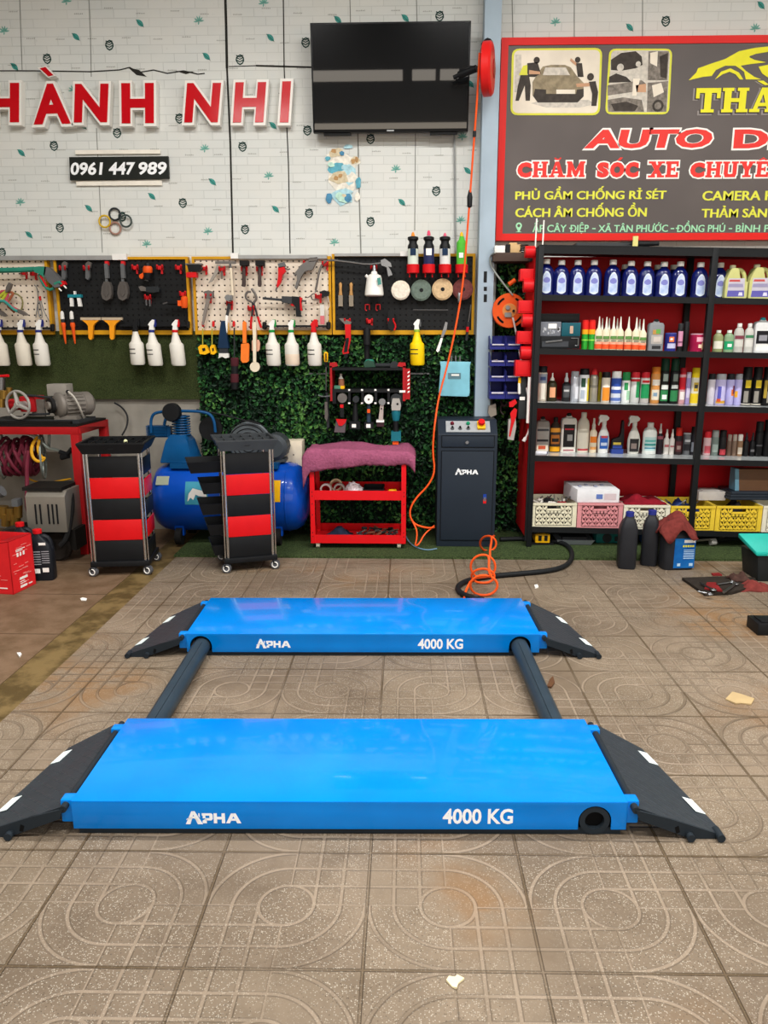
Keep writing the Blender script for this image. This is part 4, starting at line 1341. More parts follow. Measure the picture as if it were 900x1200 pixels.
for x, lab in ((74, 'left orange handled detailing brush with white tip'), (85, 'right orange handled detailing brush with white tip')):
 tool('detailing_brush', lab, 'brush', [
  ('bristles', BRIST, [('l', x - 1.5, [(364.5, 0.8), (366, 2), (373, 2.4), (374.5, 2)], YT_, 0.07)]), ('ferrule', DARK, [('l', x - 0.6, [(374, 2.2), (378.5, 2)], YT_, 0.07)]),
  ('handle', ORNG, [('l', x - 0.2, [(378, 2.4), (381, 3), (384, 2.2), (396, 1.4), (402, 0.9), (403, 0.4)], YT_, 0.13)])], 'orange detailing brushes')
for x, lab in ((124.5, 'left grey oval wheel brush on the black pegboard'), (143.5, 'right grey oval wheel brush on the black pegboard')):
 tool('wheel_brush', lab, 'brush', [
  ('head', mat('brush_grey', '#55504c', 0.8), [('p', [(x - 3, 330), (x + 3, 330), (x + 5.5, 336), (x + 6.2, 344), (x + 4.5, 350), (x, 352.5), (x - 4.5, 350), (x - 6.2, 344), (x - 5.5, 336)], 5.14, 5.18),
              ('p', [(x - 1.5, 334), (x + 1.5, 334), (x + 2.8, 344), (x, 348), (x - 2.8, 344)], 5.135, 5.145)]),
  ('handle', GREYP, [('b', x - 2.8, 309, x + 2.8, 326, 5.15, 5.175), ('b', x - 1.5, 326, x + 1.5, 331, 5.155, 5.172)]), ('hanger', HOOK, [('b', x - 2, 306, x + 2, 310.5, 5.152, 5.18)], 'red hanging eye')], 'grey wheel brushes')
for x, lab in ((106, 'left orange squeegee on the black pegboard'), (131, 'right orange squeegee on the black pegboard')):
 sg = -1 if x < 120 else 1
 tool('squeegee', lab, 'squeegee', [
  ('blade', mat('squeegee_rubber', '#b9a890', 0.5), [('b', x - 12, 372, x + 12, 375, 5.145, 5.165)]),
  ('handle', YELLOW if False else mat('squeegee_orange', '#ee9a1c', 0.45), [('p', [(x - 11, 374.5), (x + 11, 374.5), (x + 5, 379), (x + 3, 382), (x + 2.4, 396), (x + 1, 398), (x - 1, 398), (x - 2.4, 396), (x - 3, 382), (x - 5, 379)], 5.148, 5.17)])], 'orange squeegees')
tool('round_sander', 'orange and black round sander on the left black pegboard', 'sander', [
 ('body', ORNG, [('l', 173, [(312, 4.5), (314, 5.5), (319, 5.5), (320, 5)], 5.14)]), ('pad', BLACK, [('l', 173, [(319.5, 5), (324, 4.6), (328, 3.6)], 5.14)]), ('inlet', ORNG, [('p', [(163, 322), (168, 319), (169, 323), (166, 327), (163, 325)], 5.13, 5.15)]),
 ('top_cap', BLACK, [('l', 173, [(308.5, 4), (312, 4.6)], 5.14)]), ('nozzle', STEEL, [('t', [(170, 328), (174, 329)], 0.7, 5.13)])])
tool('flat_tool', 'black flat grip tool hanging dim on the left black pegboard', 'hand tool', [
 ('grip', mat('tool_charcoal', '#26292b', 0.6), [('p', [(171, 336), (184, 335.5), (187, 338), (186, 342), (178, 343), (171, 342)], 5.14, 5.17)]), ('head', IRON, [('p', [(162, 336), (166, 335), (171, 337), (171, 341), (165, 341)], 5.145, 5.165)]),
 ('prong', GREYP, [('b', 170.5, 351, 172, 358, 5.15, 5.17), ('b', 174.5, 351, 176, 359, 5.15, 5.17)])])
tool('air_drill', 'small orange and black air drill at the right of the left black pegboard', 'drill', [
 ('body', ORNG, [('l', 216, [(347, 2), (348.5, 4), (359, 4), (361, 3)], 5.13)]), ('barrel', BLACK, [('t', [(197, 354.5), (212, 355)], 2.8, 5.13)]), ('collar', ORNG, [('b', 208, 352, 212.5, 358.5, 5.11, 5.15)]), ('chuck', STEEL, [('t', [(191, 356), (197, 354.5)], 1.1, 5.13)])])
tool('mini_polisher', 'red and black mini polisher hanging across the yellow frame post', 'polisher', [
 ('body', BLACK, [('p', [(219, 310), (234, 310), (236, 314), (233, 318), (221, 318)], 5.1, 5.15)]), ('pad', RED, [('b', 218, 319, 230, 325, 5.1, 5.15)], 'red pad'), ('rim', IRON, [('b', 217, 308.5, 236, 310.5, 5.1, 5.15)])])
tool('steel_square', 'worn steel square and trowel blade at the top of the cream centre board', 'square', [
 ('bar', IRON, [('b', 252, 306, 276, 309, 5.155, 5.17)]), ('blade', mat('old_blade', '#9a938a', 0.5, 0.4), [('p', [(254, 310), (258, 310), (256, 318), (248, 330), (244, 332), (251, 319)], 5.155, 5.165)]), ('tang', IRON, [('t', [(260, 317), (260, 327)], 0.9, 5.16)])])
tool('scraper_stick', 'long cream scraper stick leaning on the cream centre board', 'stick', [('shaft', CREAM, [('t', [(270.5, 314), (271.5, 330), (272.5, 346)], 1.6, 5.15)]), ('tip', GREYP, [('t', [(269.5, 309), (270.5, 314)], 1.3, 5.15)])])
for x, lab in ((285.5, 'left black rubber mallet on the cream centre board'), (304, 'right black rubber mallet on the cream centre board')):
 tool('rubber_mallet', lab, 'mallet', [('head', RUB, [('b', x - 5, 305, x + 5, 311, 5.11, 5.17)]), ('handle', mat('mallet_handle', '#4a3f3c', 0.6), [('l', x + 0.3, [(311, 1.8), (320, 2), (334, 2.4), (336, 1.6)], 5.14)])], 'black mallets')
tool('rivet_gun', 'slim red gun tool hanging on the cream centre board', 'gun tool', [
 ('body', RED, [('p', [(326, 313), (333, 312), (335, 318), (331, 322), (329, 331), (325, 337), (324, 335), (326, 324)], 5.14, 5.17)]), ('lever', IRON, [('t', [(331, 312), (337, 316), (340, 315)], 0.9, 5.15), ('t', [(325, 336), (323, 341)], 0.9, 5.15)]), ('top', GREYP, [('p', [(325, 309), (333, 307), (335, 312), (327, 314)], 5.14, 5.165)])])
tool('spray_gun', 'dull grey spray gun hanging by the curved hose on the cream board', 'spray gun', [
 ('body', mat('gun_grey', '#6a6764', 0.5, 0.4), [('p', [(347, 318), (352, 311), (362, 304), (372, 303), (369, 310), (366, 316), (357, 318), (353, 324), (350, 332), (347, 339), (345, 337), (348, 328)], 5.13, 5.17)]),
 ('nozzle', IRON, [('t', [(348, 319), (345, 323)], 1.6, 5.14), ('t', [(362, 305), (372, 304)], 3, 5.14)])])
tool('bent_hose', 'dark bent metal hose at the right edge of the cream board', 'hose', [('hose', IRON, [('t', [(396, 305), (384, 305), (378, 309), (374, 318), (372, 330), (370, 340)], 1.4, 5.15)]), ('tip', STEEL, [('t', [(370, 337), (369.5, 343)], 0.8, 5.15)])])
tool('adjustable_wrench', 'old grey wrench leaning on the cream centre board', 'wrench', [
 ('head', IRON, [('p', [(238, 342), (244, 340), (250, 342), (250, 347), (245, 350), (241, 348)], 5.14, 5.165)]), ('shaft', mat('wrench_grey', '#857d76', 0.5, 0.4), [('p', [(242, 348), (246.5, 349), (240.5, 372), (238.5, 381), (236.5, 380), (238, 368)], 5.145, 5.162)])])
tool('ball_hammer', 'hammer with steel face and dark handle on the cream centre board', 'hammer', [
 ('head', STEEL, [('d', 267, 349, 3.6, 5.11, 0.05), ('b', 268, 346, 272, 352, 5.12, 5.16)]), ('handle', DARK, [('p', [(267, 355), (270, 356), (267, 370), (264.5, 369)], 5.135, 5.16)]), ('grip', PAPER, [('p', [(264.5, 369), (267, 370), (266, 388), (265, 392), (263.5, 388)], 5.13, 5.155)], 'white grip')])
tool('filter_pliers', 'large curved jaw pliers with red handles on the cream board', 'pliers', [
 ('jaw', IRON, [('t', [(295, 354), (289, 351), (287.5, 346), (290, 342), (294, 342)], 1.3, 5.15), ('t', [(297, 355), (301, 350), (299, 344), (296, 340), (295, 338)], 1.5, 5.15)]),
 ('arm', DARK, [('t', [(296, 354), (296, 364), (295, 372)], 1.2, 5.15), ('t', [(297, 354), (300, 364), (302, 372)], 1.2, 5.15)]),
 ('handle', RED, [('t', [(295, 371), (294, 378), (294, 386)], 1.4, 5.15)], 'red handle'), ('handle', RED, [('t', [(302, 371), (304, 378), (306, 384)], 1.4, 5.15)], 'red handle')])
tool('air_gun', 'black air blow gun with long barrel on the cream board', 'air gun', [
 ('barrel', mat('air_gun_grey', '#3b3d3f', 0.4), [('t', [(308, 349.5), (331, 351.5)], 1.5, 5.14), ('p', [(330, 347), (342, 347.5), (342, 356), (330, 354)], 5.12, 5.16)]),
 ('body', BLACK, [('p', [(342, 347), (352, 348), (354, 352), (352, 358), (352, 369), (354, 371), (347, 371), (346, 359), (342, 355)], 5.12, 5.16)]), ('trigger', RED, [('p', [(340, 354), (345, 354), (345, 359), (341, 358)], 5.125, 5.155), ('p', [(351, 348), (354, 349), (353, 355), (354, 364), (352, 364)], 5.118, 5.15)], 'red trigger and back strip'),
 ('inlet', IRON, [('t', [(354, 352.5), (359, 353)], 1.3, 5.14)])])
tool('valve_tool', 'black valve tool with wire ring on the cream board', 'hand tool', [
 ('body', BLACK, [('p', [(374, 342), (380, 340), (386, 342), (385, 347), (377, 348)], 5.14, 5.17)]), ('ring', IRON, [('t', [(371, 345), (366, 344), (364, 348), (367, 352), (372, 350)], 0.7, 5.14)]), ('pointer', IRON, [('t', [(366, 345), (361, 349), (359, 348)], 0.7, 5.14)]),
 ('line', CLEAR, [('t', [(384, 347), (387, 358), (383, 364)], 0.35, 5.14)])])
tool('fluid_tube', 'clear tube with pink liquid low on the cream board', 'tube', [('tube', CLEAR, [('b', 375, 357, 380, 370, 5.15, 5.165)]), ('liquid', mat('pink_liquid', '#c96a70', 0.3), [('b', 375.2, 370, 380.2, 380, 5.15, 5.165)], 'pink liquid')])
for x, y, hw, lab in ((238.5, 410, 6.5, 'left yellow tape measure hanging over the ivy'), (249.5, 410, 3.6, 'right yellow tape measure turned edge on')):
 parts = [('case', YELLOW, [('p', [(x - hw, y - 3), (x - hw * 0.5, y - 6), (x + hw * 0.3, y - 6), (x + hw * 0.8, y - 1), (x + hw * 1.1, y + 3), (x + hw * 0.3, y + 5.5), (x - hw * 0.7, y + 5)], 5.12, 5.16)]),
    ('strap', mat('yellow_green_cord', '#a8a23c', 0.6), [('t', [(x - 1, 385), (x - 1, y - 6)], 0.7, 5.14)]), ('mark', BLACK, [('p', [(x - hw * 0.3, y - 1.5), (x + hw * 0.25, y - 2.5), (x + hw * 0.35, y + 0.5), (x - hw * 0.1, y + 2)], 5.118, 5.121)])]
 tool('tape_measure', lab, 'tape measure', parts, 'yellow tape measures')
tool('wall_brush', 'blue flat brush with pale bristles hanging over the ivy', 'brush', [
 ('handle', NAVY, [('p', [(259, 376), (263.5, 376), (265, 390), (268, 408), (255, 408), (257, 390)], 5.12, 5.16)]), ('ferrule', DARK, [('b', 256.5, 408, 267, 414, 5.125, 5.158)]), ('bristles', BRIST, [('p', [(256.5, 414), (267.5, 414), (268, 419), (264, 420), (260, 418), (256, 420)], 5.125, 5.158)])])
tool('screw_key', 'small yellow key tag hanging beside the blue brush', 'tag', [('tag', YELLOW, [('p', [(265.5, 378), (268, 378), (268, 386), (267, 391), (265.5, 390)], 5.165, 5.18)])])
tool('striped_strap', 'maroon and black striped strap roll hanging on the ivy', 'strap', [
 ('cord', DARK, [('t', [(274.5, 384), (274.5, 419)], 0.9, 5.13)]), ('band', MAROON, [('l', 275, [(419, 4), (420, 4.8), (428, 4.8), (429, 4.4)], 5.12)]), ('band', BLACK, [('l', 275, [(429, 4.4), (438, 4.4)], 5.12)]), ('band', MAROON, [('l', 275, [(438, 4.4), (439, 4.8), (448, 4.8)], 5.12)]), ('band', BLACK, [('l', 275, [(448, 4.6), (456, 4.2), (457, 3)], 5.12)])])
tool('spatula', 'orange flat spatula hanging over the ivy', 'spatula', [('handle', mat('spatula_orange', '#ef7a2c', 0.45), [('p', [(284, 378), (286, 376), (288.5, 378), (288.5, 402), (284.5, 402)], 5.13, 5.15)]), ('blade', mat('spatula_orange', '#ef7a2c'), [('p', [(282.5, 403), (290.5, 402), (292, 404), (291.5, 423), (289, 425), (284, 425), (282, 422)], 5.13, 5.15)])])
tool('ladle', 'long white spoon hanging over the ivy', 'spoon', [('handle', CREAM, [('p', [(296, 379), (298, 377), (300, 379), (300, 424), (296.5, 424)], 5.11, 5.125)]), ('bowl', CREAM, [('d', 298.5, 430, 5.8, 5.105, 0.022)])])
tool('scraper', 'pale orange scraper half hidden behind the white spoon', 'scraper', [('blade', PINKH, [('p', [(295, 399), (303, 398), (304.5, 402), (304, 410), (302, 412), (295, 411)], 5.14, 5.16)]), ('stem', PINKH, [('b', 298, 384, 301, 399, 5.145, 5.158)])])
tool('screwdriver', 'yellow and black screwdriver hanging left of the power tool rack', 'screwdriver', [
 ('handle', YELLOW, [('l', 382, [(412.5, 1.6), (414, 2.6), (421, 2.6), (424, 2.0)], 5.1)]), ('grip_stripe', BLACK, [('b', 381.2, 414, 382.8, 423, 5.082, 5.09)]), ('collar', BLACK, [('l', 382, [(424, 2.2), (430, 1.6)], 5.1)]), ('shaft', STEEL, [('l', 382.2, [(430, 0.8), (458, 0.7)], 5.1)])])
for x, lab in ((399, 'left small wooden handled brush on the right black pegboard'), (411.5, 'right small wooden handled brush on the right black pegboard')):
 tool('small_brush', lab, 'brush', [('handle', WOOD, [('l', x, [(331, 0.8), (333, 2), (340, 1.6), (345, 2.3), (346, 2.3)], 5.188)]), ('bristles', mat('brush_tan', '#8d8272', 0.8), [('b', x - 2.6, 346, x + 2.6, 359, 5.178, 5.2)])], 'small wooden brushes')
tool('foam_sprayer', 'white foam sprayer bottle with chrome gun on the right black pegboard', 'sprayer', [
 ('cup', mat('foam_white', '#e9e7e0', 0.4), [('l', 438.5, [(318, 3), (321, 4), (323, 8), (327, 9), (343, 11), (346, 11), (347, 10)], 5.12)]), ('spout', WHITE, [('t', [(431, 325), (428.5, 322.5)], 1.8, 5.11)]), ('neck', STEEL, [('l', 438.5, [(311, 2), (318, 3)], 5.12)]), ('gun', STEEL, [('p', [(446, 305), (451, 303), (458, 308), (459, 313), (455, 312), (458, 317), (460, 322), (455, 324), (453, 313), (447, 311)], 5.11, 5.15)], 'chrome spray gun'),
 ('pipe', STEEL, [('t', [(392, 305), (410, 307), (430, 310), (447, 308)], 1.2, 5.13)]), ('print', mat('foam_print', '#4a8a80', 0.6), [('p', [(442, 326), (446, 325), (447, 333), (443, 334)], 5.058, 5.06)])])
for x, y, r, h1, lab in ((469.5, 340, 11, '#e3d9c8', 'cream polishing pad first of the four on the black pegboard'), (493.5, 340, 12, '#66746a', 'grey green polishing pad second of the four'), (518.5, 339, 12.2, '#cdb189', 'tan polishing pad third of the four'), (542.5, 339, 12, '#6b3a38', 'maroon polishing pad last of the four')):
 m = mat('pad_' + lab.split()[0] + lab.split()[1], h1, 0.9, var=0.15, scale=60, bump=0.4)
 parts = [('pad', m, [('d', x, y, r, 5.135, 0.04), ('d', x, y, r * 0.86, 5.128, 0.012)])]
 if x > 480:
  parts.append(('hole', BLACK, [('d', x + 0.3, y, 2.3, 5.1275, 0.002)]))
 tool('polishing_pad', lab, 'polishing pad', parts, 'polishing pads')
tool('thin_rod', 'thin steel rod lying along the right black pegboard', 'rod', [('rod', STEEL, [('t', [(484, 363), (525, 363.2)], 0.5, 5.18)])])
tool('tubing_cutter', 'red and dark cutter hanging below the right black pegboard', 'cutter', [
 ('head', IRON, [('p', [(397, 373), (402, 373), (408, 376), (412, 377), (411, 380), (404, 380)], 5.14, 5.165)]), ('handle', RED, [('p', [(404, 380), (411, 380), (411, 398), (408, 411), (409, 414), (402, 415), (401, 412), (405, 398)], 5.13, 5.165)]), ('grip', BLACK, [('p', [(405.5, 396), (409, 396), (407, 412), (403, 413), (404, 404)], 5.127, 5.132), ('p', [(403, 415), (408, 414), (407, 419), (404, 420)], 5.13, 5.16)])])
tool('heat_gun', 'long black drill gun hanging from the right black pegboard', 'drill', [
 ('head', BLACK, [('p', [(421, 381), (426, 380), (436, 381), (440, 383), (436, 386), (426, 385)], 5.12, 5.16)]), ('barrel', BLACK, [('l', 430, [(384, 3.6), (388, 4.2), (404, 4.4), (405, 3.6), (414, 3.4), (421, 3.4)], 5.13)]), ('cap', TGREEN, [('l', 433, [(421, 4), (424, 6), (430, 6), (432, 4)], 5.1)])])
tool('grip_clamp', 'black and red grip clamp at the foot of the right pegboard', 'clamp', [('body', BLACK, [('p', [(455, 364), (459, 362), (462, 365), (462, 375), (464, 384), (460, 388), (455, 385), (454, 376)], 5.14, 5.17)]), ('lever', RED, [('t', [(461, 376), (464, 382), (462, 387)], 1, 5.135)], 'red lever')])
tool('multi_tool', 'slanted silver folding knife hanging by the orange hose', 'knife', [('blade', STEEL, [('p', [(522, 377), (524.5, 378), (523.5, 386), (519, 396), (516.5, 395)], 5.13, 5.145)]), ('handle', PAPER, [('p', [(516.5, 396), (519, 396.5), (515, 411), (513, 413), (511, 411)], 5.125, 5.145)], 'white handle')])
tool('thin_awl', 'thin dark awl hanging on the right edge of the black pegboard', 'awl', [('shaft', IRON, [('t', [(552, 357), (549, 377)], 0.7, 5.15)]), ('handle', DARK, [('t', [(549, 377), (546.5, 399)], 1.6, 5.15)]), ('band', RED, [('t', [(548.2, 383), (547.5, 389)], 1.75, 5.15)])])
# ---- spray bottles on the boards' lower rail
def spray_bottle(cx, yc, lean, body, collar, trig, label, mark=True, liquid=None, solid=None, Y=5.11, yb=40.5, head=None):
 Y = 5.13
 k = lambda y: (y - yc) * lean
 bo = MB(body)
 bo.wlathe(cx, [(yc + 1, 3.0), (yc + 4, 3.4), (yc + 13, 5.8), (yc + 15, 7.8), (yc + 16.5, 8.4), (yc + yb - 2, 8.4), (yc + yb, 7.2)], Y, 18, lean=lean)
 co_ = MB(collar)
 co_.wlathe(cx, [(yc - 1.5, 3.0), (yc - 1.4, 3.5), (yc + 1.5, 3.5), (yc + 1.6, 3)], Y, 14)
 hd_ = MB(head or WHITE)
 hd_.wpoly([(cx - 3, yc - 1.4), (cx - 2.6, yc - 6), (cx - 4.2, yc - 7.5), (cx - 3, yc - 9.5), (cx + 0.5, yc - 13.5), (cx + 3.4, yc - 13), (cx + 3, yc - 9), (cx + 2.2, yc - 6), (cx + 2.6, yc - 1.4)], Y - 0.014, Y + 0.014)
 tg = MB(trig)
 tg.wpoly([(cx + 0.6, yc - 13.8), (cx + 4, yc - 13.6), (cx + 5, yc - 9), (cx + 4.6, yc - 5), (cx + 3, yc - 5), (cx + 2.6, yc - 9)], Y - 0.010, Y + 0.010)
 parts = [('bottle', bo), ('collar', co_), ('spray_head', hd_), ('trigger', tg)]
 if mark:
  ml = MB(DARK)
  rr = 8.5 * mpp(yc, Y)
  for yy, w0, w1 in ((22, 200, 275), (27, 200, 275)):
   c = P(cx + k(yc + yy), yc + yy, Y)
   vs = []
   for i in range(7):
    a = R_(w0 + (w1 - w0) * i / 6)
    vs += [(c.x + (rr + 0.0008) * math.cos(a), Y + (rr + 0.0008) * math.sin(a), c.z + s_ * 0.003) for s_ in (-1, 1)]
   ml.add(vs, [(2 * i, 2 * i + 2, 2 * i + 3, 2 * i + 1) for i in range(6)])
  parts.append(('level_marks', ml))
 if liquid:
  lq = MB(liquid)
  lq.wlathe(cx + k(yc + 28), [(yc + 27, 8.5), (yc + yb - 2, 8.5), (yc + yb - 0.5, 7.4)], Y, 18, lean=lean)
  parts.append(('liquid_line', lq))
 build_parts('spray_bottle', label, 'spray bottle', parts, 'spray bottles hanging on the lower rails')
SBW = mat('bottle_cloudy_white', '#dedad0', 0.4, var=0.03)
SBC = mat('bottle_cloudy_cream', '#d8d0c0', 0.4, var=0.03)
DBL = mat('trigger_blue', '#28307a', 0.4)
spray_bottle(-3, 388, 0.17, SBC, DBL, DBL, 'cloudy spray bottle cut off at the left edge of the photo', False)
spray_bottle(23.5, 388, 0.16, SBC, DBL, DBL, 'cream spray bottle with blue trigger, no level lines, left board', False)
spray_bottle(45, 388, 0.15, SBW, DBL, DBL, 'white spray bottle with blue trigger under the left cream board')
spray_bottle(158.5, 387, 0.09, SBW, BLACK, BLACK, 'white spray bottle with black trigger head', True, head=BLACK)
spray_bottle(177.5, 388, 0.14, SBW, DBL, DBL, 'white spray bottle with blue trigger between black and red triggered ones')
spray_bottle(205, 388, 0.12, SBW, RED, RED, 'white spray bottle with red trigger and white head', False)
spray_bottle(318.5, 388, 0.07, SBW, GREEN, GREEN, 'white spray bottle with green collar, left of the green pair')
spray_bottle(341, 388, 0.05, SBW, GREEN, GREEN, 'cloudy spray bottle with green collar and liquid near its foot', False, mat('cream_liquid', '#e6d3bd', 0.4))
spray_bottle(367.5, 388, 0.05, SBW, RED, RED, 'white spray bottle with wholly red spray head', True, head=RED)
spray_bottle(488.5, 387.5, 0.02, mat('bottle_yellow', '#f2cc12', 0.4), mat('collar_green', '#93b33c', 0.5), GREYP, 'yellow spray bottle hanging from the right black pegboard')
# ---- sealant cartridges in red cups above the right black pegboard
for cx, yt, body, cap, tip, lab in ((484, 272, '#cdd6c8', BLACK, mat('tip_orange', '#ef8a2a'), 'first cartridge with orange tip in a red cup above the pegboard'), (502.5, 270, '#262a52', BLACK, mat('tip_pink', '#e3486c'), 'navy cartridge with pink tip, second of the four'),
         (521.5, 273, '#d6d6d2', BLACK, mat('tip_rose', '#d9607c'), 'grey cartridge with rose tip, third of the four'), (541, 272, '#55b83c', None, mat('tip_yellow', '#f2b81e'), 'lime green cartridge with yellow tip, last of the four')):
 m = mat('cartridge_' + lab.split()[0], body, 0.3)
 Y = 5.1
 bd, cu_, lb = MB(m), MB(RED), MB(NAVY if cap and body != '#262a52' else PAPER)
 yb = 319
 hw = 6.3
 parts = []
 if cap:
  bd.wlathe(cx, [(290, 5.8), (292, hw), (316, hw)], Y, 18)
  c2 = MB(cap)
  c2.wlathe(cx, [(277, 3.5), (278, 6.2), (281, 6.4), (282.5, 4.8), (285, 4.6), (288, 6.2), (292, 6.3)], Y, 16)
  parts = [('cartridge', bd), ('cap', c2)]
 else:
  bd.wlathe(cx, [(277, 2.5), (281, 3.5), (284, 6), (316, 6.2)], Y, 18)
  parts = [('cartridge', bd)]
 lb.wpoly([(cx - 3.2, 291), (cx + 3.4, 291), (cx + 3.4, 299), (cx - 3.2, 299)], Y - 0.0365, Y - 0.030) if cap else lb.wpoly([(cx - 3, 296), (cx + 2, 296), (cx + 2, 302), (cx - 3, 302)], Y - 0.0362, Y - 0.030)
 tp = MB(tip)
 tp.wlathe(cx, [(yt, 0.8), (yt + 2, 1.8), (yt + 6, 2.2)], Y, 12)
 cu_.wlathe(cx, [(310, 7.3), (320, 7.3), (320.2, 6.4)], Y, 18)
 cu_.wbox(cx - 3, 311, cx + 3, 318, Y + 0.03, 5.187)
 cu_.wtube([(cx - 4, 319, Y), (cx - 4, 325, Y)], 0.004, 6, 0)
 cu_.wtube([(cx + 4, 319, Y), (cx + 4, 325, Y)], 0.004, 6, 0)
 parts += [('label_print', lb), ('tip', tp)]
 build_parts('sealant_cartridge', lab, 'cartridge', parts, 'cartridges above the right pegboard')
 single('cup_holder', 'red cup holder under the ' + {484: 'first cartridge with orange tip', 502.5: 'navy cartridge', 521.5: 'grey cartridge with rose tip', 541: 'lime green cartridge'}[cx], 'cup holder', cu_, 'red cup holders')
# ---- light blue distribution box on the ivy
BX = mat('pale_blue_box', '#7fbfd0', 0.45)
a, bdr, l_ = MB(BX), MB(BX), MB(mat('box_label_grey', '#5c7d88', 0.5))
a.wbox(517, 426, 550, 464, 5.08, 5.19)
bdr.wpoly([(515.5, 423.5), (552, 424), (550.5, 430), (550.5, 461), (548, 465), (516, 464), (514, 460), (516.5, 430)], 5.06, 5.085)
l_.wbox(525, 437, 540, 444, 5.057, 5.061)
l2 = MB(PAPER)
l2.wbox(529, 438.5, 538, 440.5, 5.0555, 5.0575)
gl = MB(GREYP)
for x in (529, 534, 539):
 gl.wtube([(x, 424, 5.12), (x, 417, 5.13)], 0.006, 8, 0)
build_parts('distribution_box', 'light blue electrical box on the ivy behind the orange hose', 'electrical box', [('case', a), ('lid', bdr, None, None, 0.004), ('label', l_, 'grey label plate', 1), ('print', l2, None, 1), ('cable_gland', gl)])
# ---- power tool rack
RKR = mat('rack_red', '#a51a20', 0.45)
RY0, RY1 = 4.98, 5.19
sd1, sd2, sh1, sh2, bar_, rail_, rail2_ = MB(RKR), MB(RKR), MB(BLACK), MB(BLACK), MB(BLACK), MB(GREYP), MB(GREYP)
for mb, x, e in ((sd1, 388, 1), (sd2, 473.5, -1)):
 mb.wbox(x - 1.5, 429, x + 1.5, 470, RY0, RY1)
 mb.wpoly([(x - 1.8, 425), (x + 6 * e, 424.5), (x + 8 * e, 429), (x - 1.8, 431)] if e > 0 else [(x + 1.8, 425), (x - 6, 424.5), (x - 8, 429), (x + 1.8, 431)], RY0, RY0 + 0.02)
a0 = W(388, 431, RY0)
sh1.wbox(389.5, 431, 472, 434, RY0, RY1)
sh2.wbox(389.5, 456, 472, 460, RY0, RY1)
for x0, x1 in ((389.5, 394), (408, 411), (423.5, 426.5), (439, 442), (454, 457), (468, 472)):
 bar_.wbox(x0, 460, x1, 473, RY0, RY1 - 0.02)
bar_.wbox(389.5, 471.5, 472, 473.5, RY1 - 0.02, RY1)
sc = MB(PAPER)
for x in (409, 424, 439.7, 455):
 for y in (457, 472.5):
  sc.wbox(x - 1, y - 1, x + 1.4, y + 1, RY0 - 0.003, RY0)
lb = MB(PAPER)
lb.wbox(468, 457.5, 475, 460, RY0 - 0.002, RY0)
ht = MB(PAPER)
for i in range(6):
 y = 436 + i * 4.6
 ht.wpoly([(477.6, y), (480, y - 1.4), (480, y + 0.4), (477.6, y + 1.8)], RY0 + 0.01, RY0 + 0.012)
sd2.wbox(474.5, 432, 480.5, 468, RY0 + 0.012, RY0 + 0.03)
rail_.wbox(362, 437, 386, 438.8, 5.17, 5.18)
rail2_.wbox(475, 437, 503, 438.8, 5.17, 5.18)
build_parts('power_tool_rack', 'black and red wall rack holding hanging power tools on the ivy', 'tool rack', [('side_panel', sd1), ('side_panel', sd2), ('shelf', sh1), ('shelf', sh2), ('divider', bar_), ('screw_caps', sc, 'white screw caps'), ('label', lb, 'white label'), ('hazard_stripe', ht, 'white hazard stripes'), ('wall_rail', rail_), ('wall_rail', rail2_)])
YRT = 4.97
tool('cordless_ratchet', 'cordless tool with red and grey battery, leftmost in the rack', 'power tool', [('head', IRON, [('d', 401, 466.5, 5.6, YRT - 0.01, 0.05)]), ('neck', BLACK, [('b', 398.5, 473, 403, 489, YRT, YRT + 0.04)]), ('switch', RED, [('b', 398.5, 474, 402.5, 478, YRT - 0.005, YRT + 0.005)], 'red switch'), ('battery', mat('battery_grey', '#5a5054', 0.5), [('p', [(394, 493), (405.5, 493), (404, 507), (391.5, 506.5)], YRT - 0.02, YRT + 0.06)]), ('battery_clip', RED, [('p', [(393.5, 491), (406, 491.5), (405, 495), (401, 499), (397, 499), (395, 494.5)], YRT - 0.026, YRT - 0.018)], 'red battery clip')], 'power tools in the rack')
tool('cordless_ratchet', 'black power tool with square white badge, second in the rack', 'power tool', [('head', DARK, [('d', 417, 468, 3.8, YRT - 0.01, 0.05)]), ('body', BLACK, [('l', 416.3, [(471, 2), (475, 2.4), (482, 3), (490, 3.6), (494, 4), (498, 4.2), (502, 4)], YRT + 0.02)]), ('base', BLACK, [('b', 409.5, 494, 422, 503, YRT - 0.01, YRT + 0.05)]), ('badge', PAPER, [('b', 412.3, 497, 417.2, 501, YRT - 0.013, YRT - 0.009)], 'white badge')], 'power tools in the rack')
tool('cordless_ratchet', 'power tool with white round pad and orange button, middle of the rack', 'power tool', [('head', PAPER, [('d', 432, 468, 5.2, YRT - 0.02, 0.05)], 'white pad'), ('hub', IRON, [('d', 432, 468, 1.2, YRT - 0.023, 0.004)]), ('body', mat('tool_slate', '#2c3a4a', 0.45), [('l', 432, [(474, 2), (480, 2.2), (488, 2.4), (496, 2.6)], YRT + 0.02)]), ('button', ORNG, [('b', 430.3, 479.5, 433.8, 484, YRT - 0.008, YRT)], 'orange button'), ('base', BLACK, [('b', 427, 495, 437.5, 502.5, YRT - 0.005, YRT + 0.05)]), ('badge', PAPER, [('b', 429.2, 497, 434.2, 501.3, YRT - 0.008, YRT - 0.004)], 'white badge')], 'power tools in the rack')
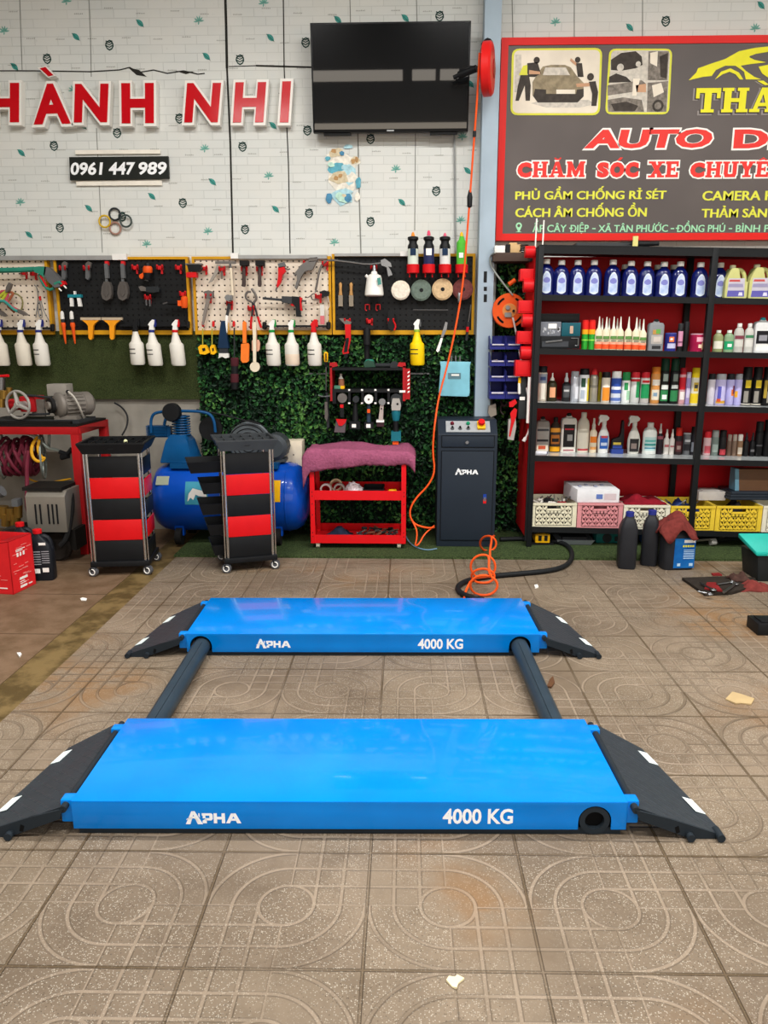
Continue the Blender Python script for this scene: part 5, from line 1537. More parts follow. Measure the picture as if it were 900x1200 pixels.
tool('cordless_ratchet', 'silver bodied power tool, fourth in the rack', 'power tool', [('head', STEEL, [('d', 447.8, 471, 4, YRT - 0.01, 0.04)]), ('body', mat('tool_silver', '#b7aaa3', 0.4, 0.3), [('p', [(445.5, 475), (449.5, 475), (448.8, 492), (443.5, 492)], YRT, YRT + 0.04)]), ('eye', BLACK, [('d', 447, 479, 1, YRT - 0.002, 0.003)]), ('collar', PAPER, [('b', 441, 492.5, 450, 495, YRT - 0.006, YRT + 0.05)]), ('base', mat('tool_plum', '#3a2328', 0.6), [('b', 441.5, 495, 450, 500, YRT, YRT + 0.05)])], 'power tools in the rack')
tool('angle_grinder', 'teal angle grinder hanging at the right end of the rack', 'power tool', [('guard', DARK, [('d', 464, 468, 6.5, YRT, 0.03)]), ('gear_head', mat('cast_grey', '#a8a49e', 0.45, 0.3), [('p', [(460, 467), (468, 467), (470, 475), (469, 481), (459, 481), (458.5, 475)], YRT - 0.03, YRT + 0.03)]), ('lock', BLACK, [('d', 465.8, 473.5, 1.3, YRT - 0.033, 0.004)]), ('front_body', TEAL, [('l', 464, [(480, 5), (484, 5.2), (490, 4.4), (493, 3.6)], YRT)], 'teal body'), ('grip', BLACK, [('l', 464, [(493, 3.3), (500, 2.9), (506, 3.6)], YRT)]), ('battery', TEAL, [('b', 458.5, 506, 469.8, 517, YRT - 0.03, YRT + 0.05)], 'teal battery'), ('battery_foot', ORNG, [('b', 460, 517, 467, 521, YRT - 0.02, YRT + 0.04)], 'orange foot')], 'power tools in the rack')
tool('hand_planer', 'dark green tool lying on top of the power tool rack', 'power tool', [('body', TGREEN if False else mat('planer_green', '#2c4a3c', 0.5), [('p', [(426, 425), (431, 422), (438, 424), (440, 430), (427, 430.5)], 5.02, 5.1)]), ('handle', DARK, [('t', [(440, 428, 5.05), (458, 428, 5.05)], 2.4, 5.05)]), ('end', DARK, [('d', 462, 428.5, 5, 5.03, 0.05)])])
tool('small_bottle', 'tiny clear bottle with orange liquid on the rack shelf', 'bottle', [('body', mat('amber_liquid', '#8a5a42', 0.3), [('l', 400, [(444, 3.2), (446, 3.6), (455.8, 3.4)], 5.05)]), ('neck', CLEAR, [('l', 399.5, [(438, 1.4), (441, 1.6), (444, 3.2)], 5.05)])])
tool('sponge_block', 'small green and yellow sponge on the rack shelf', 'sponge', [('block', mat('sponge_green', '#4d7f68', 0.8), [('b', 391.5, 452, 399, 455.6, 5.02, 5.08)]), ('end', YELLOW, [('b', 399, 452.2, 403.5, 455.6, 5.02, 5.08)], 'yellow end')])
tool('hacksaw', 'thin saw with steel guard hanging left of the rack', 'saw', [('blade', IRON, [('p', [(380.5, 471), (383.5, 471), (384.5, 487), (383, 494), (380.5, 490)], 5.06, 5.075)]), ('handle', DARK, [('p', [(381.5, 460), (384.5, 460), (385.5, 480), (386, 500), (383, 503), (382.5, 490)], 5.075, 5.1)]), ('guard', STEEL, [('t', [(373, 463), (377, 465), (388, 464)], 0.8, 5.05)])])
# ================================================================== ALONG THE FOOT OF THE WALL
# ---- control cabinet
CABM = mat('cabinet_slate', '#232b35', 0.42, var=0.06, scale=5)
CABD = mat('cabinet_gap', '#0d1116', 0.6)
cb = thing('control_cabinet', 'dark slate control cabinet with sloped button panel and white logo on its door', 'control cabinet', (0.392, 4.775, 0.0145))
cw, cd, ch = 0.37, 0.30, 0.775
mb = MB(CABM)
pr = [(0, 0), (cd, 0), (cd, ch + 0.03), (0.09, ch + 0.03), (0.0, ch - 0.055)]
pts = [(-cw / 2, y, z) for y, z in pr] + [(cw / 2, y, z) for y, z in pr]
mb.add(pts, [(4, 3, 2, 1, 0), (5, 6, 7, 8, 9)] + [(i, (i + 1) % 5, (i + 1) % 5 + 5, i + 5) for i in range(5)])
obj('body', mb, cb, bevel=0.004)
mb = MB(CABM)
mb.box(-0.16, -0.008, 0.045, 0.162, -0.001, 0.615)
dr = obj('door', mb, cb, bevel=0.003)
mb = MB(LW)
logo(mb, -0.075, 0.468, 0.145, -0.0088)
obj('logo', mb, dr, label='white logo')
mb = MB(BLUE)
mb.box(0.105, -0.0092, 0.315, 0.125, -0.008, 0.345)
mb.use(RED).box(0.105, -0.0092, 0.285, 0.125, -0.008, 0.312)
mb.use(STEEL).box(0.108, -0.0095, 0.30, 0.122, -0.0091, 0.325)
obj('door_label', mb, dr, label='small blue and red label')
mb = MB(CABD)
mb.box(-0.165, -0.0015, 0.04, 0.167, 0.0, 0.62)
mb.box(-0.165, -0.0015, 0.638, 0.167, 0.0, 0.715)
obj('door_gap', mb, cb)
mb = MB(CABM)
mb.box(-0.16, -0.007, 0.643, 0.162, -0.001, 0.71)
d2_ = obj('drawer', mb, cb, bevel=0.003)
mb = MB(STEEL)
mb.lathe([(0.012, 0), (0.010, 0.008)], 16, (-0.005, -0.007, 0.672), (0, -1, 0))
obj('lock', mb, d2_, label='chrome lock')
th = math.atan2(0.085, 0.09)
Mp = Matrix.Translation((0, 0.0, ch - 0.055)) @ Matrix.Rotation(th, 4, 'X')
mb = MB(mat('console_grey', '#9a9d9f', 0.45))
mb.box(-0.135, 0.018, 0.0005, 0.14, 0.108, 0.003, Mp)
cp = obj('button_panel', mb, cb, label='grey button panel')
for x, h_, z_ in ((-0.095, '#6a1f2c', 0.085), (0.004, '#1f8a62', 0.085)):
 mb = MB(mat('lamp_' + h_[1:], h_, 0.3))
 mb.lathe([(0.012, 0), (0.012, 0.008), (0.008, 0.014)], 16, Mp @ Vector((x, z_, 0.003)), Mp.to_3x3() @ Vector((0, 0, 1)))
 obj('indicator', mb, cp, label='red indicator' if x < -0.05 else 'green indicator')
for x in (-0.095, -0.047, 0.004):
 mb = MB(STEEL)
 a_ = Mp.to_3x3() @ Vector((0, 0, 1))
 mb.lathe([(0.012, 0), (0.011, 0.006)], 16, Mp @ Vector((x, 0.045, 0.003)), a_)
 mb.use(BLACK).lathe([(0.006, 0.006), (0.006, 0.016)], 12, Mp @ Vector((x, 0.05, 0.003)), a_)
 obj('switch', mb, cp)
mb = MB(YELLOW)
mb.box(0.06, 0.036, 0.003, 0.11, 0.096, 0.02, Mp)
es = obj('emergency_stop', mb, cp, bevel=0.003, label='yellow emergency stop box')
mb = MB(RED)
mb.lathe([(0.012, 0), (0.012, 0.01), (0.022, 0.012), (0.020, 0.026)], 18, Mp @ Vector((0.085, 0.07, 0.02)), Mp.to_3x3() @ Vector((0, 0, 1)))
obj('button', mb, es, label='red mushroom button')
# ---- red tool cart
CARTR = mat('cart_red', '#d8161c', 0.32, var=0.05, scale=5)
cx0, cx1 = P(364, 640, 4.70).x, P(476, 640, 4.70).x
ct = thing('tool_cart', 'red two shelf tool cart under a pink towel', 'cart', ((cx0 + cx1) / 2, 4.70, 0.0145))
cwid = cx1 - cx0
hw = cwid / 2
cdp = 0.33
ctop = 0.615
for sx in (-1, 1):
 for y in (0, cdp - 0.035):
  mb = MB(CARTR)
  x = sx * hw
  mb.box(x, y, 0.035, x - sx * 0.032, y + 0.003, ctop)
  mb.box(x, y, 0.035, x - sx * 0.003, y + 0.035, ctop)
  mb.use(BLACK)
  for z in (0.06, 0.085, 0.2, 0.27, 0.32, 0.345):
   if y == 0:
    mb.lathe([(0.0035, 0), (0.0035, 0.001)], 8, (x - sx * 0.016, y - 0.0008, z + 0.02), (0, 1, 0))
  obj('leg', mb, ct)
for z0, z1, nm in ((0.035, 0.09, 'lower_shelf'), (0.315, 0.375, 'middle_shelf'), (0.565, 0.615, 'top_shelf')):
 mb = MB(CARTR)
 mb.box(-hw + 0.004, 0.004, z0, hw - 0.004, 0.007, z1)
 mb.box(-hw + 0.004, cdp - 0.007, z0, hw - 0.004, cdp - 0.004, z1)
 mb.box(-hw + 0.004, 0.007, z0, -hw + 0.007, cdp - 0.007, z1)
 mb.box(hw - 0.007, 0.007, z0, hw - 0.004, cdp - 0.007, z1)
 mb.box(-hw + 0.007, 0.007, z0, hw - 0.007, cdp - 0.007, z0 + 0.004)
 obj(nm, mb, ct)
WHEELC = mat('caster_cream', '#c9c3ae', 0.5)
for sx in (-1, 1):
 for y in (0.03, cdp - 0.04):
  mb = MB(WHEELC)
  mb.cyl((sx * (hw - 0.045) - 0.011, y, 0.019), (sx * (hw - 0.045) + 0.011, y, 0.019), 0.019, 18)
  mb.use(STEEL).box(sx * (hw - 0.045) - 0.015, y - 0.01, 0.02, sx * (hw - 0.045) + 0.015, y + 0.012, 0.036)
  obj('caster', mb, ct, label='cream caster wheel')
TOW = mat('pink_towel', '#97506c', 0.95, var=0.14, scale=70, bump=0.5)
ox, oy, oz = ct.location
mb = MB(TOW)
rs = random.Random(4)
nx, ny = 34, 22
vs = []
for j in range(ny + 1):
 t = j / ny                       # 0 front hem .. 1 rear hem
 for i in range(nx + 1):
  s_ = i / nx
  x = -hw - 0.055 + s_ * (cwid + 0.13)
  drop = 0.125 * (1 - s_) + 0.072 * s_ + 0.006 * math.sin(s_ * 9.0) + 0.003 * math.sin(s_ * 120)
  if s_ < 0.1:
   drop += (0.1 - s_) * 0.7
  if s_ > 0.93:
   drop += (s_ - 0.93) * 0.3
  fl_ = 0.36
  if t < fl_:
   k = (fl_ - t) / fl_
   y = -0.012 - 0.010 * math.sin(k * PI) + 0.006 * math.sin(s_ * 23 + 1) * k
   z = ctop + 0.012 - k * drop
  else:
   k = (t - fl_) / (1 - fl_)
   y = -0.012 + k * (cdp + 0.01)
   z = ctop + 0.012 + 0.012 * math.sin(s_ * 12 + k * 3) * (k ** 1.5) + 0.006 * math.sin(k * 7 + s_ * 5)
  ov = 0.0
  if x < -hw - 0.003:
   ov = -hw - 0.003 - x
   z -= ov * 0.9
   x = -hw - 0.008 - ov * 0.6
  if x > hw + 0.003:
   ov = x - hw - 0.003
   z -= ov * 0.5
   x = hw + 0.008 + ov * 0.62
  z += 0.004 * math.sin(s_ * 31 + t * 17) * math.sin(t * 23 + s_ * 9) + rs.uniform(-0.002, 0.002)
  y += 0.004 * math.sin(s_ * 27 + 2) * (1 if t < fl_ else 0)
  vs.append((ox + x, oy + y, oz + z))
mb.add(vs, [(j * (nx + 1) + i, j * (nx + 1) + i + 1, (j + 1) * (nx + 1) + i + 1, (j + 1) * (nx + 1) + i) for j in range(ny) for i in range(nx)])
tw = single('towel', 'dusty pink towel draped over the red tool cart', 'towel', mb, ang=80)
md = tw.modifiers.new('thick', 'SOLIDIFY')
md.thickness = 0.005
md.offset = 1
z1, z2 = oz + 0.3195, oz + 0.0395
CLB = mat('clear_bag', '#bdb3b0', 0.2, var=0.2, scale=60)
def tape(x, y, z, R, w_, m, label, tilt=0.0):
 mb = MB(m)
 q = Vector((0, -math.cos(tilt), math.sin(tilt)))
 mb.lathe([(R * 0.72, -w_ / 2), (R, -w_ / 2), (R, w_ / 2), (R * 0.72, w_ / 2), (R * 0.72, -w_ / 2)], 26, (x, y, z + R * abs(math.cos(tilt)) + w_ * 0.3), q, cap=False)
 single('tape_roll', label, 'tape roll', mb, 'tape rolls on the red cart')
tape(ox - 0.21, oy + 0.10, z1, 0.037, 0.03, CLB, 'clear tape roll standing leftmost on the cart middle shelf')
tape(ox - 0.125, oy + 0.11, z1, 0.037, 0.03, mat('tape_grey', '#8f8983', 0.35), 'grey tape roll second on the cart middle shelf')
tape(ox - 0.155, oy + 0.22, z1, 0.042, 0.035, mat('tape_beige', '#d9c7a0', 0.6), 'beige masking tape leaning behind on the cart middle shelf', 0.5)
mb = MB(mat('crumpled_film', '#d8ccd0', 0.22, var=0.3, scale=70))
rs = random.Random(8)
for (cx_, cy_, r) in ((ox - 0.04, oy + 0.12, 0.05), (ox - 0.005, oy + 0.1, 0.035)):
 vs, fs = [], []
 seg, rg = 12, 7
 for i in range(rg + 1):
  for k in range(seg):
   j_ = r * (1 + rs.uniform(-0.28, 0.2))
   a = 2 * PI * k / seg
   f_ = PI * i / rg
   vs.append((cx_ + j_ * 1.15 * math.sin(f_) * math.cos(a), cy_ + j_ * math.sin(f_) * math.sin(a), z1 + r * 0.9 - min(0.95 * r * 0.94, j_ * 0.9 * math.cos(f_)) ))
 for i in range(rg):
  for k in range(seg):
   fs.append((i * seg + k, i * seg + (k + 1) % seg, (i + 1) * seg + (k + 1) % seg, (i + 1) * seg + k))
 mb.add([(p[0], p[1], max(z1, p[2])) for p in vs], fs)
single('plastic_bag', 'crumpled clear bag of parts on the cart middle shelf', 'bag', mb, ang=20)
mb = MB(BLACK)
mb.box(ox + 0.03, oy + 0.05, z1, ox + 0.16, oy + 0.25, z1 + 0.006)
for a in ((ox + 0.03, oy + 0.05, ox + 0.035, oy + 0.25), (ox + 0.155, oy + 0.05, ox + 0.16, oy + 0.25), (ox + 0.035, oy + 0.05, ox + 0.155, oy + 0.055), (ox + 0.035, oy + 0.245, ox + 0.155, oy + 0.25)):
 mb.box(a[0], a[1], z1 + 0.006, a[2], a[3], z1 + 0.055)
single('parts_tray', 'black open tray on the cart middle shelf', 'tray', mb)
bd, hd_ = MB(YELLOW), MB(DARK)
bd.lathe([(0.03, 0), (0.032, 0.012), (0.02, 0.03)], 16, (ox + 0.215, oy + 0.08, z1 + 0.02), (0, 0, 1), sx=1.15)
hd_.box(ox + 0.175, oy + 0.055, z1, ox + 0.25, oy + 0.11, z1 + 0.02)
build_parts('parts_cup', 'small yellow dish on a dark block at the right of the cart shelf', 'dish', [('dish', bd), ('block', hd_)])
rs = random.Random(21)
def rag(name, label, cat, cx_, cy_, z0, sx, sy, h_, m, seed, n_=14, rot=0.0):
 r = random.Random(seed)
 ph = [r.uniform(0, 6) for _ in range(6)]
 vs = []
 for j in range(n_ + 1):
  for i in range(n_ + 1):
   u, v = i / n_ * 2 - 1, j / n_ * 2 - 1
   rr = max(abs(u), abs(v))
   fall = max(0.0, 1 - rr ** 2.2)
   z = h_ * fall * (0.6 + 0.25 * math.sin(u * 5 + ph[0]) + 0.2 * math.sin(v * 6 + ph[1] + u * 2) + r.uniform(-0.08, 0.08))
   x = sx * u * (0.9 + 0.12 * math.sin(v * 3 + ph[2]) + 0.06 * math.sin(v * 9 + ph[4]))
   y = sy * v * (0.9 + 0.12 * math.sin(u * 3 + ph[3]) + 0.06 * math.sin(u * 8 + ph[5]))
   c_, s_ = math.cos(rot), math.sin(rot)
   vs.append((cx_ + x * c_ - y * s_, cy_ + x * s_ + y * c_, z0 + max(0.002, z)))
 mb = MB(m)
 mb.add(vs, [(j * (n_ + 1) + i, j * (n_ + 1) + i + 1, (j + 1) * (n_ + 1) + i + 1, (j + 1) * (n_ + 1) + i) for j in range(n_) for i in range(n_)])
 o = single(name, label, cat, mb, ang=70)
 md = o.modifiers.new('thick', 'SOLIDIFY')
 md.thickness = 0.004
 md.offset = -1
 return o
rag('rag', 'dark navy rag heaped on the cart lower shelf', 'rag', ox - 0.13, oy + 0.15, z2 + 0.004, 0.10, 0.09, 0.075, mat('navy_rag', '#1b2234', 0.95, var=0.5, scale=30), 3)
for i in range(46):
 mb = MB(IRON)
 x, y = ox + rs.uniform(0.0, 0.24), oy + rs.uniform(0.04, 0.25)
 c = Vector((x, y, z2 + rs.uniform(0.008, 0.05)))
 d_ = Vector((rs.uniform(-1, 1), rs.uniform(-1, 1), rs.uniform(-0.3, 0.3))).normalized()
 mb.use(rs.choice([IRON, DARK, STEEL, RUB, mat('rust_part', '#6b3d2c', 0.8)]))
 L = rs.uniform(0.012, 0.03)
 r = rs.uniform(0.004, 0.010)
 c.z = max(c.z, z2 + r + abs(d_.z) * L)
 mb.cyl(c - d_ * L, c + d_ * L, r, 8)
 single('bolt', 'small bolt or socket lying in the heap on the cart lower shelf', 'bolt', mb, 'bolts and sockets on the cart')
# ---- cream junction box on the ivy
a, b_ = MB(CREAM), MB(DARK)
a.wbox(333, 517, 354.5, 547, 5.04, 5.19)
b_.wdisc(344, 533, 0.8, 5.038, 0.003, 10)
build_parts('junction_box', 'cream electrical junction box above the right end of the compressor', 'electrical box', [('case', a, None, None, 0.006), ('screw', b_)])
# ---- air compressor
CBL = mat('compressor_blue', '#0b49b0', 0.28, var=0.06, scale=4, coat=0.3)
CBD = mat('pump_blue', '#0f4674', 0.3, var=0.1, scale=10)
ty, tz, tr = 4.93, 0.305, 0.225
x0, x1 = P(182, 590, ty).x, P(364, 590, ty).x
cm = thing('air_compressor', 'big blue air compressor with lying tank behind the two trolleys', 'air compressor', ((x0 + x1) / 2, ty, 0.0145))
k_ = (x0 + x1) / 2
L2 = (x1 - x0) / 2
mb = MB(CBL)
e = [(0.03, -L2), (0.12, -L2 + 0.012), (0.19, -L2 + 0.045), (0.218, -L2 + 0.09), (tr, -L2 + 0.13), (tr, L2 - 0.13), (0.218, L2 - 0.09), (0.19, L2 - 0.045), (0.12, L2 - 0.012), (0.03, L2)]
mb.lathe(e, 40, (0, 0, tz - 0.0145), (1, 0, 0))
mb.lathe([(tr + 0.002, -0.006), (tr + 0.004, 0), (tr + 0.002, 0.006)], 40, (L2 - 0.135, 0, tz - 0.0145), (1, 0, 0), cap=False)
tk = obj('tank', mb, cm)
def on_tank(px0, px1, z0, z1, m, name, label, sub=None):
 mb = MB(m)
 a0 = [P(px0, 575, ty - tr).x - k_, P(px1, 575, ty - tr).x - k_]
 vs, n_ = [], 8
 for i in range(n_ + 1):
  z = z0 + (z1 - z0) * i / n_
  y = -math.sqrt(max(0, (tr + 0.0015) ** 2 - (z - (tz - 0.0145)) ** 2))
  vs += [(a0[0], y, z), (a0[1], y, z)]
 mb.add(vs, [(2 * i, 2 * i + 1, 2 * i + 3, 2 * i + 2) for i in range(n_)])
 return obj(name, mb, tk, label=label)
on_tank(216, 243, 0.28, 0.42, mat('sticker_teal', '#3b8fa6', 0.5), 'sticker', 'teal and white sticker')
mb = MB(PAPER)
a0 = lambda px: P(px, 575, ty - tr).x - k_
yy = -tr - 0.003
mb.poly([(a0(219), 0.30), (a0(221), 0.35), (a0(226), 0.385), (a0(233), 0.375), (a0(241), 0.365), (a0(242), 0.33), (a0(233), 0.335), (a0(229), 0.345), (a0(226), 0.31), (a0(223), 0.325)], (0, yy, 0), (1, 0, 0), (0, 0, 1), 0.001)
mb.poly([(a0(216), 0.283), (a0(243), 0.283), (a0(243), 0.29), (a0(216), 0.29)], (0, yy + 0.004, 0), (1, 0, 0), (0, 0, 1), 0.001)
obj('sticker_print', mb, tk, label='white print on the sticker')
on_tank(320, 328, 0.30, 0.43, YELLOW, 'warning_label', 'yellow warning label')
on_tank(181, 196, 0.40, 0.45, mat('plate_beige', '#9aa08c', 0.5), 'rating_plate', 'pale rating plate')
for sx in (-0.62, 0.62):
 for y in (-0.13, 0.13):
  mb = MB(CBL)
  mb.box(sx * L2 - 0.03, y - 0.02, 0.06, sx * L2 + 0.03, y + 0.02, 0.17)
  obj('foot', mb, cm)
 for y in (-0.15, 0.15):
  mb = MB(RUB)
  mb.cyl((sx * L2 - 0.02, y, 0.055), (sx * L2 + 0.02, y, 0.055), 0.055, 20)
  obj('wheel', mb, cm)
dz = tz + tr - 0.0145
mb = MB(CBD)
mb.box(-0.36, -0.14, dz - 0.02, 0.33, 0.14, dz + 0.012)
obj('mount_plate', mb, cm)
X = lambda px, py=520: P(px, py, 4.9).x - k_
Z = lambda py: P(210, py, 4.9).z - 0.0145
mb = MB(CBD)
wb, wt = (X(229) - X(192)) / 2, (X(223) - X(198)) / 2
cxp = X(210)
for (za, ra, zb_, rb_) in ((dz + 0.01, wb, Z(538), wb), (Z(538), wb, Z(516), wt * 1.06), (Z(516), wt * 1.06, Z(509), wt * 0.7)):
 p = []
 for z, r in ((za, ra), (zb_, rb_)):
  p += [(cxp - r, -0.12 * r / wb, z), (cxp + r, -0.12 * r / wb, z), (cxp + r, 0.12 * r / wb, z), (cxp - r, 0.12 * r / wb, z)]
 mb.hexa(p)
pm = obj('crankcase', mb, cm, bevel=0.008)
mb = MB(CBD)
for cx_, za, zb_ in ((X(212), Z(511), Z(487)),):
 mb.lathe([(0.035, 0), (0.035, zb_ - za)], 20, (cx_, 0, za))
 n_ = 8
 for i in range(n_):
  z = za + (zb_ - za) * (i + 0.5) / n_
  mb.lathe([(0.058, z - 0.004), (0.06, z), (0.058, z + 0.004)], 20, (cx_, 0, 0))
obj('cylinder', mb, cm)
mb = MB(BLACK)
mb.lathe([(0.052, 0), (0.058, 0.01), (0.058, 0.05), (0.045, 0.06)], 26, (X(206), -0.10, Z(482.5)), (0, 1, 0))
obj('air_filter', mb, cm, label='black round air filter')
mb = MB(CBD)
mb.tube([(X(179), -0.05, Z(507)), (X(180), -0.05, Z(488)), (X(188), -0.05, Z(482)), (X(225), -0.05, Z(481)), (X(247), -0.05, Z(483)), (X(253), -0.05, Z(491)), (X(254), -0.05, Z(506))], 0.0095, 10, 2)
mb.tube([(X(188), 0.05, Z(505)), (X(192), 0.05, Z(489)), (X(199), 0.05, Z(487))], 0.01, 10, 2)
obj('guard_bar', mb, cm, label='blue tube handle over the pump')
mb = MB(CBD)
for i in range(9):
 z = Z(500 + i * 1.4)
 mb.box(X(172), -0.03, z, X(196), 0.03, z + 0.004)
mb.box(X(174), -0.02, Z(513), X(200), 0.02, Z(500))
obj('cooler_fins', mb, cm)
mb = MB(BLACK)
c0, r0 = (X(291, 506), Z(520)), 0.15
for r in (0.15, 0.125, 0.1, 0.075, 0.05):
 mb.ring((c0[0], -0.05 if r < 0.15 else -0.02, c0[1]), r, 0.0035, (0, 1, 0), 40, 6)
mb.tube([(X(232), -0.02, Z(480)), (X(262), -0.02, Z(486)), (X(305), -0.02, Z(497))], 0.005, 6, 0)
mb.lathe([(0.075, 0), (0.075, 0.03)], 30, (X(246), 0.0, Z(503)), (0, 1, 0))
obj('belt_guard', mb, cm, label='black belt guard with wire rings')
mb = MB(mat('pulley_grey', '#5e6468', 0.5, 0.3))
mb.lathe([(0.13, 0), (0.14, 0.008), (0.14, 0.04), (0.13, 0.048)], 40, (c0[0], 0.0, c0[1]), (0, 1, 0))
obj('pulley', mb, cm, label='grey pulley')
mb = MB(mat('motor_grey', '#3e4347', 0.5))
mb.lathe([(0.06, 0), (0.085, 0.02), (0.085, 0.16), (0.07, 0.19)], 26, (X(322), 0.02 - 0.1, dz + 0.105), (0, 1, 0))
mb.box(X(322) - 0.07, -0.06, dz + 0.012, X(322) + 0.07, 0.06, dz + 0.03)
for i in range(12):
 a = 2 * PI * i / 12
 mb.cyl((X(322) + 0.085 * math.cos(a), -0.06, dz + 0.105 + 0.085 * math.sin(a)), (X(322) + 0.085 * math.cos(a), 0.05, dz + 0.105 + 0.085 * math.sin(a)), 0.006, 6)
obj('motor', mb, cm)
# ---- two salon trolleys
TBK = mat('trolley_black', '#17181a', 0.42, var=0.12, scale=12)
TRD = mat('trolley_red', '#d0161b', 0.35, var=0.05, scale=12)
TGR = mat('trolley_grey_top', '#3c3f42', 0.45, var=0.1, scale=12)
CHR = mat('chrome', '#d6d7d8', 0.18, 1.0, var=0.03)
def trolley(label, loc, yaw, w_, d_, h_, side, topm, opened):
 t = thing('salon_trolley', label, 'trolley', loc, (0, 0, yaw), 'black and red drawer trolleys')
 zb, zt = 0.085, h_ - 0.075
 for x in (0.012, w_ - 0.012):
  for y in (0.0, d_):
   mb = MB(CHR)
   mb.cyl((x, y, 0.07), (x, y, zt + 0.02), 0.0085, 12)
   if y == 0:
    mb.cyl((x + 0.017 * (1 if x > 0.1 else -1), y - 0.001, 0.085), (x + 0.017 * (1 if x > 0.1 else -1), y - 0.001, zt + 0.015), 0.004, 8)
   obj('post', mb, t, label='chrome post')
 mb = MB(TBK)
 mb.box(-0.012, -0.02, 0.055, w_ + 0.012, d_ + 0.02, 0.085)
 obj('base', mb, t, bevel=0.004)
 for x in (0.0, w_):
  for y in (-0.008, d_ + 0.008):
   mb = MB(mat('caster_tyre', '#55565a', 0.5))
   mb.lathe([(0.010, -0.012), (0.026, -0.012), (0.0275, 0), (0.026, 0.012), (0.010, 0.012)], 20, (x, y, 0.0275), (0.35, 1, 0))
   c_ = obj('caster', mb, t)
   mb = MB(PAPER)
   mb.ring((x - 0.005, y - 0.0125, 0.0275), 0.016, 0.003, (0.35, 1, 0), 20, 6)
   obj('caster_ring', mb, c_, label='pale wheel ring')
   mb = MB(TBK)
   mb.cyl((x, y, 0.03), (x, y, 0.058), 0.011, 10)
   mb.box(x - 0.016, y - 0.014, 0.034, x + 0.016, y + 0.014, 0.05)
   obj('caster_fork', mb, c_)
 n_ = 5
 hh = (zt - zb) / n_
 for i in range(n_):
  z0, z1 = zb + i * hh, zb + (i + 1) * hh
  red = i % 2 == 1
  m = TRD if red else TBK
  sl = opened[i]
  xs = side * sl
  mb = MB(m)
  a, b = 0.016, w_ - 0.016
  pts = [(a, z0 + 0.001), (b, z0 + 0.001), (b, z1 - 0.001), (a, z1 - 0.001)]
  mb.poly(pts, (0, -0.004, 0), (1, 0, 0), (0, 0, 1), 0.008)
  if red:
   mb.poly([(-0.002, z0 + 0.004), (a - 0.0, z0 + 0.004), (a, z1 - 0.004), (-0.002, z1 - 0.004)], (0, 0.012, 0), (1, 0, 0), (0, 0, 1), 0.006)
   mb.poly([(b, z0 + 0.004), (w_ + 0.002, z0 + 0.004), (w_ + 0.002, z1 - 0.004), (b, z1 - 0.004)], (0, 0.012, 0), (1, 0, 0), (0, 0, 1), 0.006)
  dr_ = obj('drawer', mb, t, bevel=0.002, label='red drawer front' if red else 'black drawer front')
  mb = MB(TBK)
  x0_, x1_ = 0.012 + xs, w_ - 0.012 + xs
  y0_, y1_ = 0.018, d_ - 0.014
  th_ = 0.004
  zt_ = z0 + hh * 0.62
  f_ = 0.018
  for (p, q) in (((x0_, y0_), (x1_, y0_)), ((x1_, y0_), (x1_, y1_)), ((x1_, y1_), (x0_, y1_)), ((x0_, y1_), (x0_, y0_))):
   cxm, cym = (x0_ + x1_) / 2, (y0_ + y1_) / 2
   sh_ = lambda pt, k: (pt[0] + (f_ * k if pt[0] < cxm else -f_ * k), pt[1] + (f_ * k if pt[1] < cym else -f_ * k))
   pb, qb = sh_(p, 1), sh_(q, 1)
   pi, qi = sh_(p, th_ / f_), sh_(q, th_ / f_)
   mb.add([(pb[0], pb[1], z0 + 0.012), (qb[0], qb[1], z0 + 0.012), (q[0], q[1], zt_), (p[0], p[1], zt_), (qi[0], qi[1], zt_), (pi[0], pi[1], zt_)], [(0, 1, 2, 3), (3, 2, 4, 5), (1, 0, 5, 4)])
  mb.box(x0_ + f_, y0_ + f_, z0 + 0.010, x1_ - f_, y1_ - f_, z0 + 0.016)
  obj('tray', mb, dr_, flat=True, label='black open tray')
  if side > 0:
   mb = MB(TRD if red else TBK)
   mb.box(w_ - 0.004, 0.04, z0 + 0.006, w_ + 0.004, d_ - 0.02, z1 - 0.02)
   obj('side_flap', mb, dr_, bevel=0.002)
 mb = MB(topm)
 z0, z1 = zt + 0.015, h_
 fl_ = 0.014
 x0_, x1_, y0_, y1_ = -0.02, w_ + 0.02, -0.035, d_ + 0.03
 lo_ = [(x0_ + fl_, y0_ + fl_), (x1_ - fl_, y0_ + fl_), (x1_ - fl_, y1_ - fl_), (x0_ + fl_, y1_ - fl_)]
 hi_ = [(x0_ - 0.012, y0_), (x1_ + 0.012, y0_), (x1_ + 0.012, y1_), (x0_ - 0.012, y1_)]
 in_ = [(x0_ + 0.004, y0_ + 0.014), (x1_ - 0.004, y0_ + 0.014), (x1_ - 0.004, y1_ - 0.014), (x0_ + 0.004, y1_ - 0.014)]
 vs = [(a, b, z0) for a, b in lo_] + [(a, b, z1 - 0.008) for a, b in hi_] + [(a, b, z1) for a, b in hi_] + [(a, b, z1) for a, b in in_] + [(a, b, z1 - 0.03) for a, b in in_]
 fs = [(3, 2, 1, 0), (16, 17, 18, 19)]
 for k in range(4):
  for q in range(4):
   fs.append((4 * k + q, 4 * k + (q + 1) % 4, 4 * k + 4 + (q + 1) % 4, 4 * k + 4 + q))
 mb.add(vs, fs)
 tp = obj('top_tray', mb, t, flat=True)
 mb = MB(topm)
 for i in range(5):
  x = x0_ + 0.05 + i * (x1_ - x0_ - 0.1) / 4
  mb.box(x - 0.002, y0_ + 0.02, z1 - 0.03, x + 0.002, y1_ - 0.02, z1 - 0.006)
